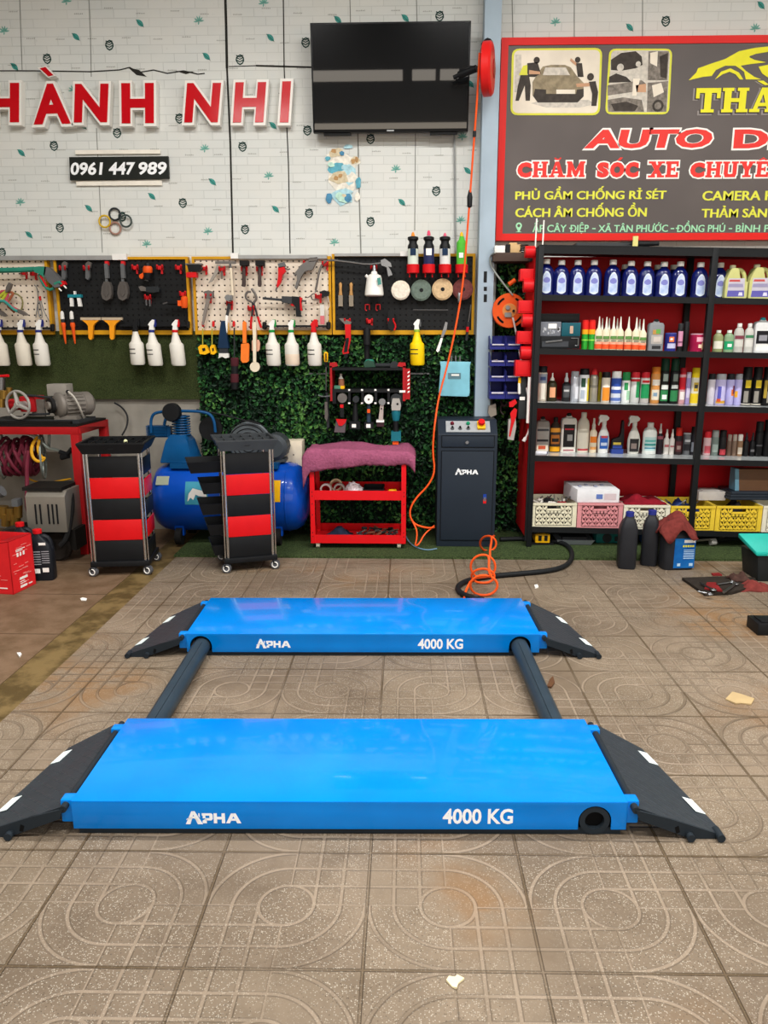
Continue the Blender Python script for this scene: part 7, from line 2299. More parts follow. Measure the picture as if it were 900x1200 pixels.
scrap([(641, 806), (644, 797), (648, 794), (650, 801), (646, 807)], mat('dry_leaf', '#5a3d28', 0.8), 'small dry brown leaf beside the right cross tube', 'dry_leaf', 'leaf', 0.006)
scrap([(94, 702), (97, 701), (102, 702), (101, 704.5), (95, 704)], PAPER, 'small white paper bit on the left slabs', 'paper_scrap', 'paper scrap', 0.003)
scrap([(20, 767), (24, 765.5), (25.5, 768), (23, 771)], PAPER, 'white pebble of litter at the left of the cement strip', 'paper_scrap', 'paper scrap', 0.006)
scrap([(626, 687), (630, 686), (631, 689), (627, 690)], PAPER, 'white speck of litter right of the coiled hose', 'paper_scrap', 'paper scrap', 0.006)
# ================================================================== SHELF RACK AND ITS GOODS
SY0, SY1 = 4.78, 5.21
SXL = 0.80
SLOPE = -0.019
SHX1 = 2.92
BOARDZ = [1.852, 1.572, 1.257, 0.931, 0.602, 0.146]
SHB = mat('shelf_black', '#17191b', 0.42, var=0.1, scale=8)
SHTOP = mat('shelf_sheet', '#b4babb', 0.16, 0.0, var=0.06, scale=6, spec=0.6)
SHRED = mat('shelf_red_panel', '#c4121c', 0.5, var=0.12, scale=3)
bzx = lambda k, x: BOARDZ[k] + SLOPE * (x - SXL)
rk = thing('shelf_rack', 'black shelf rack with red back panel full of car care bottles', 'shelf rack', ((SXL + SHX1) / 2, SY0, 0))
def slab(mb, x0, x1, y0, y1, k, dz0, dz1):
 za, zb = bzx(k, x0), bzx(k, x1)
 return mb.hexa([(x0, y0, za + dz0), (x1, y0, zb + dz0), (x1, y1, zb + dz0), (x0, y1, za + dz0), (x0, y0, za + dz1), (x1, y0, zb + dz1), (x1, y1, zb + dz1), (x0, y1, za + dz1)])
for x0, x1, y0, y1, zt_ in ((0.783, 0.815, SY0, SY0 + 0.035, 1.852), (0.783, 0.815, SY1 - 0.035, SY1, 1.852), (1.80, 1.836, SY0 - 0.002, SY0 + 0.034, 1.83), (1.80, 1.836, SY1 - 0.04, SY1 - 0.005, 1.83), (2.884, 2.92, SY0, SY0 + 0.035, 1.82), (2.884, 2.92, SY1 - 0.035, SY1, 1.82)):
 mb = MB(SHB)
 mb.box(x0, y0, 0.0145 if y0 > 4.6 else 0, x1, y1, zt_)
 obj('post', mb, rk, world=True, bevel=0.002)
for k in range(6):
 mb = MB(SHB)
 slab(mb, 0.815, 2.884, SY0 + 0.001, SY0 + 0.012, k, -0.045 if k == 0 else -0.034, 0.001)
 slab(mb, 0.815, 2.884, SY0 + 0.012, SY1, k, -0.014, -0.002)
 if k == 0:
  slab(mb, 0.79, 2.91, SY0, SY1, 0, -0.002, 0.004)
 else:
  mb.use(SHTOP)
  slab(mb, 0.815, 2.884, SY0 + 0.012, SY1 - 0.005, k, -0.002, 0.0)
 obj('shelf_board', mb, rk, world=True, label=None if k == 0 else 'board with pale glossy top sheet')
mb = MB(SHRED)
mb.box(0.79, SY1 + 0.001, 0.16, 2.91, SY1 + 0.008, 1.83)
obj('back_panel', mb, rk, world=True, label='dark red back panel')
mb = MB(SHRED)
mb.box(0.772, SY0 + 0.03, 0.08, 0.782, SY1 - 0.005, 1.82)
obj('side_panel', mb, rk, world=True, label='dark red side panel')
mb = MB(SHB)
mb.box(0.772, SY0 + 0.008, 0.05, 0.7825, SY0 + 0.03, 1.84)
obj('side_trim', mb, rk, world=True)
COLS = {}
def cm_(h, rough=0.4, metal=0.0, trans=0.0):
 k = (h, rough, metal, trans)
 if k not in COLS:
  COLS[k] = mat('goods_%d' % len(COLS), h, rough, metal, var=0.05, scale=30, trans=trans)
 return COLS[k]
def wrap(mb, m, o, rx, ry, z0, z1, a0, a1, n_=10, shape=None):
 mb.use(m)
 vs = []
 for i in range(n_ + 1):
  t = i / n_
  a = R_(a0 + (a1 - a0) * t)
  lo, hi = (0.0, 1.0) if shape is None else shape(t)
  vs += [(o[0] + rx * math.cos(a), o[1] + ry * math.sin(a), o[2] + z0 + (z1 - z0) * lo), (o[0] + rx * math.cos(a), o[1] + ry * math.sin(a), o[2] + z0 + (z1 - z0) * hi)]
 mb.add(vs, [(2 * i, 2 * i + 2, 2 * i + 3, 2 * i + 1) for i in range(n_)])
def place(px0, px1, ytop, k, Y):
 xc = P((px0 + px1) / 2, ytop, Y).x
 zb = bzx(k, xc) + 0.0005
 ym = (ytop + 30)
 x0, x1 = P(px0, ym, Y).x, P(px1, ym, Y).x
 xc = (x0 + x1) / 2
 zb = bzx(k, xc) + 0.0005
 return xc, zb, (x1 - x0) / 2, P(px0, ytop, Y).z - zb
def goods(name, label, cat, px0, px1, ytop, k, Y, style, body, cap=None, bands=(), cap2=None, group=None):
 x, zb, r, h = place(px0, px1, ytop, k, Y)
 o = (x, Y, zb)
 bm_ = cm_(*body) if isinstance(body, tuple) else cm_(body)
 cp_ = (cm_(*cap) if isinstance(cap, tuple) else cm_(cap)) if cap else None
 B, Cc = MB(bm_), MB(cp_ or bm_)
 sy = 1.0
 parts = []
 ztop = 1.0
 if style == 'can':
  B.lathe([(r * 0.92, 0), (r, h * 0.015), (r, h * 0.80), (r * 0.86, h * 0.835)], 20, o)
  Cc.lathe([(r * 0.93, h * 0.8), (r * 0.93, h * 0.975), (r * 0.86, h)], 20, o)
 elif style == 'tallcap':
  B.lathe([(r * 0.94, 0), (r, h * 0.015), (r, h * 0.70), (r * 0.9, h * 0.73)], 20, o)
  Cc.lathe([(r * 0.9, h * 0.70), (r * 0.9, h * 0.97), (r * 0.82, h)], 20, o)
 elif style == 'knob':              # can with small button cap
  B.lathe([(r * 0.94, 0), (r, h * 0.02), (r, h * 0.72), (r * 0.7, h * 0.8), (r * 0.5, h * 0.82)], 20, o)
  Cc.lathe([(r * 0.72, h * 0.8), (r * 0.75, h * 0.86), (r * 0.66, h * 0.95), (r * 0.35, h)], 16, o)
 elif style == 'nozzle':            # soft bottle with a fine tip
  B.lathe([(r * 0.95, 0), (r, h * 0.03), (r, h * 0.55), (r * 0.62, h * 0.62), (r * 0.45, h * 0.65)], 16, o, sy=0.8)
  Cc.lathe([(r * 0.42, h * 0.64), (r * 0.32, h * 0.72), (r * 0.1, h)], 10, o)
 elif style == 'dropper':
  B.lathe([(r * 0.95, 0), (r, h * 0.03), (r, h * 0.6), (r * 0.7, h * 0.7), (r * 0.35, h * 0.74)], 18, o)
  Cc.lathe([(r * 0.42, h * 0.73), (r * 0.4, h * 0.8), (r * 0.16, h * 0.86), (r * 0.14, h)], 12, o)
 elif style == 'tin':
  B.lathe([(r * 0.97, 0), (r, h * 0.03), (r, h * 0.93), (r * 0.9, h * 0.95)], 22, o)
  Cc.lathe([(r * 0.97, h * 0.94), (r * 0.97, h)], 22, o)
 elif style == 'bottle':
  B.lathe([(r * 0.94, 0), (r, h * 0.02), (r, h * 0.68), (r * 0.86, h * 0.78), (r * 0.42, h * 0.87), (r * 0.4, h * 0.9)], 20, o, sy=0.75)
  Cc.lathe([(r * 0.46, h * 0.88), (r * 0.46, h * 0.99), (r * 0.4, h)], 14, o)
  sy = 0.75
 elif style == 'flat':              # rectangular bottle
  lv = [(0, 0.97), (0.02, 1), (0.8, 1), (0.87, 0.85), (0.9, 0.4), (0.93, 0.34)]
  seg = 24
  vs, fs = [], []
  for z, k_ in lv:
   for i in range(seg):
    a = 2 * PI * i / seg
    c_, s_ = math.cos(a), math.sin(a)
    vs.append((o[0] + math.copysign(abs(c_) ** 0.35, c_) * r * k_, o[1] + math.copysign(abs(s_) ** 0.35, s_) * r * 0.62 * k_, o[2] + z * h))
  for j in range(len(lv) - 1):
   for i in range(seg):
    fs.append((j * seg + i, j * seg + (i + 1) % seg, (j + 1) * seg + (i + 1) % seg, (j + 1) * seg + i))
  fs += [tuple(reversed(range(seg))), tuple(range((len(lv) - 1) * seg, len(lv) * seg))]
  B.add(vs, fs)
  Cc.lathe([(r * 0.3, h * 0.92), (r * 0.3, h * 0.98), (r * 0.2, h)], 14, o)
  sy = 0.62
 elif style == 'trigger':
  B.lathe([(r * 0.8, 0), (r * 0.86, h * 0.02), (r * 0.98, h * 0.2), (r, h * 0.36), (r * 0.8, h * 0.52), (r * 0.36, h * 0.68), (r * 0.3, h * 0.74)], 20, o, sy=0.62)
  w_ = r
  Cc.lathe([(r * 0.36, h * 0.73), (r * 0.36, h * 0.82), (r * 0.26, h * 0.84)], 14, o)
  Cc.poly([(x - w_ * 0.3, zb + h * 0.83), (x - w_ * 0.75, zb + h * 0.80), (x - w_ * 0.95, zb + h * 0.72), (x - w_ * 1.05, zb + h * 0.74), (x - w_ * 0.85, zb + h * 0.86), (x - w_ * 1.0, zb + h * 0.93), (x - w_ * 0.8, zb + h), (x + w_ * 0.3, zb + h * 0.99), (x + w_ * 0.7, zb + h * 0.93), (x + w_ * 0.62, zb + h * 0.88), (x + w_ * 0.3, zb + h * 0.84)], (0, Y - 0.012, 0), (1, 0, 0), (0, 0, 1), 0.024)
  sy = 0.62
 elif style == 'jar':
  B.lathe([(r * 0.95, 0), (r, h * 0.03), (r, h * 0.66), (r * 0.8, h * 0.72)], 20, o)
  Cc.lathe([(r * 0.85, h * 0.7), (r * 0.85, h * 0.97), (r * 0.78, h)], 18, o)
 elif style == 'spraycap':          # slim bottle with pointed pump top
  B.lathe([(r * 0.95, 0), (r, h * 0.02), (r, h * 0.6), (r * 0.5, h * 0.68), (r * 0.4, h * 0.7)], 16, o)
  Cc.lathe([(r * 0.5, h * 0.69), (r * 0.5, h * 0.8), (r * 0.3, h * 0.86), (r * 0.26, h)], 12, o)
 parts.append(('body', B))
 if cp_:
  parts.append(('cap', Cc))
 if bands:
  L = MB(PAPER)
  e = 0
  for z0, z1, a0, a1, c_ in bands:
   e += 1
   rr = r * 1.004 + 0.0003 * e
   if style == 'flat':
    L.use(cm_(c_))
    ca, cb_ = (a0 - 270) / 60, (a1 - 270) / 60
    L.poly([(x + r * ca * 0.9, zb + h * z0), (x + r * cb_ * 0.9, zb + h * z0), (x + r * cb_ * 0.9, zb + h * z1), (x + r * ca * 0.9, zb + h * z1)], (0, Y - r * 0.62 - 0.0006 * e, 0), (1, 0, 0), (0, 0, 1), 0.0004)
   else:
    wrap(L, cm_(c_), o, rr, rr * sy, h * z0, h * z1, a0, a1, 12 if a1 - a0 < 200 else 24)
  parts.append(('label_print', L, 'printed label'))
 return build_parts(name, label, cat, parts, group, loc=o)
FULL = (180, 360)
# ---- top shelf: blue screen wash and pale yellow jugs
BLW = mat('screen_wash_blue', '#0b1350', 0.12, var=0.04, coat=0.3)
WLAB = mat('label_silver_white', '#c9d3df', 0.35)
LABB = mat('label_pale_blue', '#8fa6d0', 0.45, h2='#c9d2e6', scale=30)
LABV = mat('label_lilac', '#7c7fc0', 0.45)
def wash_bottle(px, ytop, wpx, Y, label):
 x, zb, r, h = place(px - wpx / 2 - 0.9, px + wpx / 2 + 0.9, ytop, 1, Y)
 o = (x, Y, zb)
 sy = 0.62
 B, K, L = MB(BLW), MB(WHITE), MB(WLAB)
 B.lathe([(r * 0.93, 0), (r, h * 0.02), (r, h * 0.56), (r * 0.93, h * 0.66), (r * 0.7, h * 0.77), (r * 0.38, h * 0.84), (r * 0.34, h * 0.87)], 26, o, sy=sy)
 K.lathe([(r * 0.42, h * 0.865), (r * 0.42, h * 0.985), (r * 0.36, h)], 16, o)
 arch = lambda t: (0.0 + 0.10 * (1 - math.sin(PI * t)) , 0.62 + 0.38 * math.sin(PI * t) ** 0.6)
 wrap(L, WLAB, o, r * 1.006, r * sy * 1.01, h * 0.05, h * 0.66, 238, 302, 14, arch)
 wrap(L, LABB, o, r * 1.012, r * sy * 1.022, h * 0.09, h * 0.61, 243, 297, 14, lambda t: (0.04, 0.66 + 0.34 * math.sin(PI * t) ** 0.6))
 wrap(L, LABV, o, r * 1.016, r * sy * 1.03, h * 0.34, h * 0.5, 246, 294, 10, lambda t: (0.3 - 0.3 * math.sin(PI * t), 0.6 + 0.4 * math.sin(PI * t)))
 return build_parts('screen_wash_bottle', label, 'bottle', [('body', B), ('cap', K, 'white cap'), ('label_print', L, 'pale arched label')], 'blue bottles on the top shelf', loc=o)
for i, (px, yt) in enumerate([(639.5, 303.5), (657, 305), (676, 305), (695, 305), (717, 304.5), (738, 306), (757, 306.5), (776.5, 307), (795.5, 306.5), (819, 307.5)]):
 wash_bottle(px, yt, 17.5, 4.87, 'blue screen wash bottle, front row, %s from the left post' % ORD[i])
for px, yt, lab in ((731, 310, 'blue screen wash bottle, back row behind the fifth and sixth'), (769, 310.5, 'blue screen wash bottle, back row behind the seventh and eighth'), (787.5, 310.5, 'blue screen wash bottle, back row behind the eighth and ninth'), (842, 308, 'blue screen wash bottle half hidden by the divider post')):
 wash_bottle(px, yt, 17, 5.02 if px < 840 else 4.9, lab)
JY = mat('jug_pale_yellow', '#b9b978', 0.35, var=0.06)
for i, (px0, px1, yt, lab) in enumerate(((846, 872, 311, 'pale yellow handled jug beside the divider on the top shelf'), (874, 901, 310, 'pale yellow handled jug at the right edge of the top shelf'))):
 x, zb, r, h = place(px0, px1, yt, 1, 4.88)
 B, K, L = MB(JY), MB(cm_('#c9c3a0')), MB(cm_('#cfc6cf'))
 o = (x, 4.86, zb)
 body = [(-0.95, 0), (0.95, 0), (1.0, 0.06), (1.0, 0.5), (0.42, 0.5), (0.28, 0.62), (0.1, 0.86), (-0.02, 0.9), (-0.5, 0.9), (-0.62, 0.84), (-0.9, 0.62), (-1.0, 0.5), (-1.0, 0.06)]
 B.poly([(x + r * a, zb + h * b) for a, b in body], (0, 4.835, 0), (1, 0, 0), (0, 0, 1), 0.075)
 B.tube([(x + r * 0.05, 4.872, zb + h * 0.85), (x + r * 0.5, 4.872, zb + h * 0.86), (x + r * 0.82, 4.872, zb + h * 0.72), (x + r * 0.9, 4.872, zb + h * 0.48)], 0.013, 10, 2)
 K.lathe([(r * 0.26, h * 0.9), (r * 0.26, h * 0.99), (r * 0.22, h)], 16, (x - r * 0.28, 4.872, zb))
 for (a0, a1, b0, b1, c_) in ((-0.8, 0.75, 0.06, 0.6, '#b7b3bf'), (-0.7, 0.3, 0.5, 0.56, '#b44a48'), (-0.75, 0.6, 0.34, 0.44, '#8f8aa8'), (-0.8, 0.75, 0.06, 0.24, '#5b57a0'), (0.2, 0.6, 0.09, 0.19, '#c9c6da')):
  L.use(cm_(c_))
  sl = 0.06
  L.poly([(x + r * a0, zb + h * b0), (x + r * a1, zb + h * b0), (x + r * (a1 - sl), zb + h * b1), (x + r * (a0 + sl), zb + h * b1)], (0, 4.8345 - 0.0004 * len(L.f) / 6, 0), (1, 0, 0), (0, 0, 1), 0.0006)
 build_parts('handled_jug', lab, 'jug', [('body', B, None, None, 0.006), ('cap', K), ('label_print', L, 'lilac printed label')], 'pale jugs on the top shelf', loc=o)
# ---- second shelf
def wshelf_box(mb, px0, px1, y0, k, Y0, Y1, h0=0.0, y1=None):
 x0, x1 = P(px0, y0, Y0).x, P(px1, y0, Y0).x
 zb = bzx(k, (x0 + x1) / 2) + 0.001 + h0
 mb.box(x0, Y0, zb, x1, Y1, P(px0, y0, Y0).z)
 return x0, x1, zb, P(px0, y0, Y0).z
B = MB(cm_('#15171a'))
x0, x1, z0, z1 = wshelf_box(B, 633.5, 680, 394, 2, 4.80, 5.0)
D = MB(cm_('#3a3d42'))
D.box(x0 + 0.01, 4.798, z0 + 0.012, x0 + 0.17, 4.8, z1 - 0.03)
E_ = MB(STEEL)
E_.tube([(x1 - 0.055, 4.797, z1 - 0.012), (x1 - 0.012, 4.797, z1 - 0.012), (x1 - 0.012, 4.797, z0 + 0.02), (x1 - 0.03, 4.797, z0 + 0.02)], 0.004, 8)
E_.tube([(x0 + 0.03, 4.796, z0 + 0.04), (x0 + 0.13, 4.796, z0 + 0.05)], 0.006, 8)
build_parts('tool_case', 'flat black tool case at the left end of the second shelf', 'tool case', [('case', B, None, None, 0.004), ('recess', D), ('handle', E_, 'steel handle')])
tz0 = z1 + 0.001
B, L = MB(cm_('#6d7078', 0.2)), MB(PAPER)
a, b = P(634, 377, 4.81), P(657, 394, 4.81)
B.box(a.x, 4.81, tz0, b.x, 4.95, a.z)
L.box(a.x + 0.045, 4.807, a.z - 0.04, a.x + 0.095, 4.81, a.z - 0.012)
gr = MB(cm_('#a9acb2', 0.25))
rs = random.Random(2)
for i in range(18):
 q = rs.uniform(a.x + 0.01, b.x - 0.012)
 w_ = rs.uniform(tz0 + 0.006, a.z - 0.045)
 gr.box(q, 4.808, w_, q + 0.008, 4.81, w_ + rs.uniform(0.008, 0.02))
build_parts('parts_organizer', 'clear grey parts organizer lying on the flat black tool case', 'organizer', [('case', B, None, None, 0.003), ('label', L, 'white label'), ('contents', gr, 'pale small parts')])
B, L = MB(cm_('#16505c')), MB(cm_('#b89a86'))
a2, b2 = P(658.5, 378, 4.82), P(680, 394, 4.82)
B.box(a2.x, 4.82, tz0, b2.x, 4.95, a2.z)
L.box(a2.x + 0.05, 4.818, tz0 + 0.015, a2.x + 0.07, 4.82, a2.z - 0.02)
build_parts('small_box', 'dark teal small box beside the clear organizer on the second shelf', 'box', [('box', B, None, None, 0.002), ('label', L, 'beige label')])
mb = MB(cm_('#0e0f11'))
mb.box(a.x - 0.005, 4.86, a.z + 0.001, b2.x, 5.02, a.z + 0.05)
single('storage_case', 'black case on top of the organizer and teal box', 'case', mb, bevel=0.004)
for px0, px1, lab in ((681, 688.5, 'left slim green can with red top on the second shelf'), (689, 696.5, 'right slim green can with red top on the second shelf')):
 goods('spray_can', lab, 'can', px0, px1, 375, 2, 4.85, 'tin', ('#2f9a34', 0.25, 0.3), '#c81e1e', [(0.52, 0.68, *FULL, '#e8a020'), (0.68, 0.94, *FULL, '#d4231f'), (0.3, 0.34, *FULL, '#8fd04a')], group='green and red cans')
for i, (px, yt) in enumerate([(701, 371), (709.5, 371.5), (718, 371), (726, 371), (735.5, 371), (744.5, 372), (752.5, 374)]):
 goods('sealant_bottle', 'cream sealant bottle with thin nozzle, front row, %s of seven' % ORD[i], 'sealant bottle', px - 4.3, px + 4.3, yt, 2, 4.84, 'nozzle', '#d8cfb4', '#e6e2d6',
   [(0.03, 0.17, *FULL, '#d9542a'), (0.17, 0.24, *FULL, '#e9a58a'), (0.33, 0.42, 215, 325, '#5f8a4a'), (0.26, 0.3, 230, 310, '#8f8c78')], group='cream sealant bottles on the second shelf')
for i, (px, yt) in enumerate([(704.5, 373), (712.5, 373), (722, 373), (748, 374)]):
 goods('sealant_bottle', 'cream sealant bottle with thin nozzle, back row, %s of four' % ORD[i], 'sealant bottle', px - 4, px + 4, yt, 2, 4.91, 'nozzle', '#d8cfb4', '#e6e2d6', [(0.03, 0.17, *FULL, '#d9542a')], group='cream sealant bottles on the second shelf')
goods('oil_flask', 'grey flask with black cap and round colourful label on the second shelf', 'bottle', 758, 776, 374, 2, 4.86, 'flat', ('#7d8084', 0.4), '#1c1d1f', [(0.22, 0.5, 225, 322, '#a7a39e'), (0.52, 0.66, 235, 290, '#b58a4a'), (0.54, 0.68, 262, 300, '#5f9a4a'), (0.06, 0.16, 235, 310, '#2b2d30'), (0.28, 0.44, 245, 305, '#c2b8b0')])
goods('paint_tin', 'blue tin with orange and white print on the second shelf', 'tin', 777.5, 790.5, 390, 2, 4.85, 'tin', ('#2b3080', 0.3, 0.2), '#4a4f92', [(0.5, 0.78, 240, 290, '#d8743a'), (0.15, 0.42, 225, 315, '#b7b8d6'), (0.6, 0.7, 250, 275, '#f0e6e0')])
goods('spray_can', 'slim pink labelled black can on the second shelf', 'can', 792.5, 799, 379, 2, 4.86, 'can', '#1a1a1c', '#2a2a2c', [(0.18, 0.72, 210, 330, '#c58aa6'), (0.3, 0.36, 220, 320, '#7c4a68')])
goods('spray_can', 'plain black can beside the pink labelled can', 'can', 799.5, 806, 377, 2, 4.87, 'can', '#161617', '#1f2022')
goods('paint_tin', 'magenta tin with pale print on the second shelf', 'tin', 807, 824, 391, 2, 4.85, 'tin', ('#a81f4c', 0.25, 0.3), '#c9a0ae', [(0.55, 0.8, 245, 295, '#e3a2b4'), (0.2, 0.4, 260, 310, '#e8cdb4'), (0.1, 0.5, 285, 305, '#d9b08c')])
goods('touch_up_bottle', 'tiny white capped bottle behind the magenta tin', 'bottle', 823.5, 828, 386, 2, 4.94, 'spraycap', '#e0ddd8', '#f0efec', [(0.1, 0.3, *FULL, '#b02a2a')])
goods('fluid_bottle', 'clear bottle with white label right of the divider post', 'bottle', 834, 845.5, 387, 2, 4.87, 'bottle', ('#8d9468', 0.2), '#dddbd4', [(0.15, 0.5, 205, 335, '#dcdacb')])
goods('fluid_bottle', 'bottle with bright green label on the second shelf', 'bottle', 846.5, 858, 387, 2, 4.87, 'bottle', ('#7f9a78', 0.25), '#e6e4de', [(0.12, 0.5, 200, 340, '#1f9160'), (0.24, 0.38, 245, 295, '#dfe6dc')])
goods('fluid_bottle', 'tall grey white bottle with maroon line, second shelf right bay', 'bottle', 858.5, 870, 379, 2, 4.87, 'bottle', '#b3b1aa', '#dedcd6', [(0.46, 0.58, 210, 330, '#7a3a48'), (0.2, 0.42, 215, 325, '#c6c4bd')])
goods('fluid_bottle', 'tall white bottle with green line, second shelf right bay', 'bottle', 871, 881.5, 379, 2, 4.87, 'bottle', '#bdbcb6', '#d6d6d2', [(0.5, 0.6, 210, 330, '#3d7a56'), (0.2, 0.44, 215, 325, '#cfcec8')])
goods('coolant_bottle', 'large white and black bottle with teal cap at the right edge', 'bottle', 881.5, 901, 372, 2, 4.9, 'flat', '#cfd0d0', '#2a8a96', [(0.26, 0.62, 215, 325, '#17171b'), (0.34, 0.5, 235, 300, '#8a8a92'), (0.06, 0.24, 215, 325, '#e6e2dc')])
# ---- third shelf: spray cans
C3 = [
 (629.5, 640.5, 429, 'can', '#c9bfae', '#1b1d24', [(0.52, 0.78, *FULL, '#8f9aa8'), (0.6, 0.7, 235, 305, '#3f4f7a'), (0.05, 0.5, 250, 300, '#e6e0d2')], 'black capped can with grey blue top band, first on the third shelf'),
 (640.5, 652, 437, 'dropper', '#2e2a1a', '#dedbd2', [(0.14, 0.5, 235, 305, '#e0a078')], 'dark squat bottle with peach print and white dropper'),
 (658, 667.5, 437, 'spraycap', '#232426', '#b5b7b8', [(0.15, 0.55, 220, 320, '#4a4b4e'), (0.35, 0.42, 230, 310, '#b9b9b9')], 'black slim bottle with silver pump top'),
 (667.8, 677.5, 435, 'can', ('#b9bcc4', 0.3, 0.4), '#8e9196', [(0.1, 0.5, 270, 330, '#d4d5dc')], 'plain silver can with grey cap on the third shelf'),
 (678, 689.5, 432, 'can', '#d6d8da', '#151618', [(0.03, 0.72, 298, 350, '#d8c43a'), (0.45, 0.72, 225, 275, '#2b4a3a'), (0.1, 0.36, 225, 270, '#a8b2c0')], 'white can with black cap and yellow side'),
 (690.5, 700, 431, 'knob', ('#9a958a', 0.3, 0.5), '#c1272b', [(0.42, 0.5, *FULL, '#6b675e')], 'silver can with red button cap'),
 (704, 714, 436, 'can', '#d2c9b8', '#161618', [(0.06, 0.5, 215, 325, '#e08a2e'), (0.5, 0.56, 215, 325, '#efe9dc')], 'black capped can with orange lower label'),
 (715.5, 727, 435, 'can', '#c3cad8', '#e0e0dc', [(0.52, 0.78, *FULL, '#2d4a9a'), (0.3, 0.42, *FULL, '#3b57a6'), (0.06, 0.16, *FULL, '#5a72b4'), (0.42, 0.5, 235, 300, '#eef0f4')], 'white capped can with blue bands'),
 (727.5, 737.5, 436, 'tallcap', '#e2e4e0', '#1f7a40', [(0.1, 0.4, 270, 330, '#9ac8a6'), (0.42, 0.66, 235, 285, '#2f8f52')], 'green capped white can on the third shelf'),
 (738, 748.5, 436, 'can', '#c9c8c6', '#b8242e', [(0.18, 0.7, 270, 335, '#2a8a54'), (0.7, 0.78, *FULL, '#b8242e')], 'red capped silver can with green edge label'),
 (749.5, 760, 436, 'can', '#bdb7b4', '#b41f2a', [(0.16, 0.62, 205, 335, '#1f8a52'), (0.62, 0.78, *FULL, '#d9d4d0'), (0.66, 0.74, 220, 320, '#c02a30')], 'red capped can with broad green label'),
 (762, 772.5, 430, 'can', '#c98a4a', '#d9822e', [(0.5, 0.66, 215, 325, '#e3dccf'), (0.1, 0.38, 215, 325, '#d8cdbb'), (0.2, 0.3, 235, 285, '#7a92a6')], 'orange can with pale labels on the third shelf'),
 (772.8, 783.5, 420, 'tallcap', '#17191a', '#123a2a', [(0.06, 0.3, 215, 325, '#2f7a4a'), (0.32, 0.42, 225, 315, '#d8dcd8'), (0.5, 0.66, 240, 300, '#8d9a94'), (0.1, 0.2, 240, 300, '#dfe6df')], 'left tall black can with green cap and white print'),
 (784.5, 795, 420, 'tallcap', '#17191a', '#123a2a', [(0.06, 0.3, 215, 325, '#2f7a4a'), (0.34, 0.42, 225, 315, '#b6bcb8'), (0.5, 0.66, 240, 300, '#6f7a74')], 'right tall black can with green cap'),
 (795, 802.5, 431, 'can', '#cf9aa0', '#b5182a', [(0.4, 0.74, *FULL, '#c5202e'), (0.12, 0.34, 225, 315, '#ece4e2')], 'slim red and white can with red cap'),
 (802.5, 808, 436, 'can', '#a89bd0', '#cfc8e0', [(0.2, 0.5, 225, 315, '#d4cdea')], 'slim lilac can behind the yellow capped can'),
 (809, 818.5, 431, 'tallcap', '#e0dcc8', '#e8cc1a', [(0.03, 0.3, *FULL, '#e3c62a'), (0.36, 0.6, 235, 300, '#c9a83a'), (0.44, 0.54, 245, 290, '#3a3a3a')], 'yellow capped white can on the third shelf'),
 (818.5, 823, 436, 'can', '#2c6a44', '#4a8a3a', [(0.1, 0.4, *FULL, '#c98a3a'), (0.45, 0.6, *FULL, '#3a5aa0')], 'slim green can beside the divider post'),
 (828, 836.5, 438, 'can', '#cfcad6', '#1a1b1e', [], 'pale can with black cap just right of the divider'),
 (836.8, 849, 438, 'can', '#b8b2dc', '#9c9fa4', [(0.05, 0.14, 210, 330, '#c99a3a'), (0.18, 0.6, 225, 262, '#5a5ab0'), (0.1, 0.2, 222, 262, '#d0562e')], 'lilac can with grey cap and colour strip'),
 (849.5, 859, 438, 'can', '#b3aee0', '#17181b', [(0.3, 0.5, 270, 330, '#d9742a'), (0.36, 0.62, 290, 330, '#7a2a3a')], 'lilac can with black cap and flame print'),
 (859.3, 868, 438, 'can', '#b3aee0', '#8d9095', [(0.25, 0.45, 200, 250, '#e0a83a')], 'lilac can with grey cap beside the black cans'),
 (868.5, 880, 430, 'tallcap', '#161517', '#101112', [(0.46, 0.66, 235, 300, '#c9b02a'), (0.08, 0.38, 225, 275, '#8a867e'), (0.02, 0.05, *FULL, '#c9c4b8')], 'first black can with yellow writing on the third shelf'),
 (880.5, 892, 430, 'tallcap', '#161517', '#101112', [(0.46, 0.66, 235, 300, '#c9b02a'), (0.08, 0.38, 225, 275, '#8a867e'), (0.02, 0.05, *FULL, '#c9c4b8')], 'second black can with yellow writing, third shelf right bay'),
 (892.5, 904, 430, 'tallcap', '#161517', '#101112', [(0.2, 0.66, 215, 250, '#a88f3a'), (0.08, 0.38, 255, 290, '#8a867e')], 'third black can at the right edge of the third shelf'),
]
for a, b, yt, st, bo_, ca_, ba, lab in C3:
 goods('spray_can' if st != 'dropper' else 'polish_bottle', lab, 'can' if st != 'dropper' else 'bottle', a, b, yt, 3, 4.95, st, bo_, ca_, ba, group='cans on the third shelf')
mb = MB(cm_('#d8c43a'))
x, zb, r, h = place(700.3, 703.7, 436, 3, 5.02)
mb.lathe([(r, 0), (r, h * 0.95), (r * 0.7, h)], 14, (x, 5.02, zb))
single('spray_can', 'slim yellow can squeezed between silver and orange labelled cans', 'can', mb, 'cans on the third shelf')
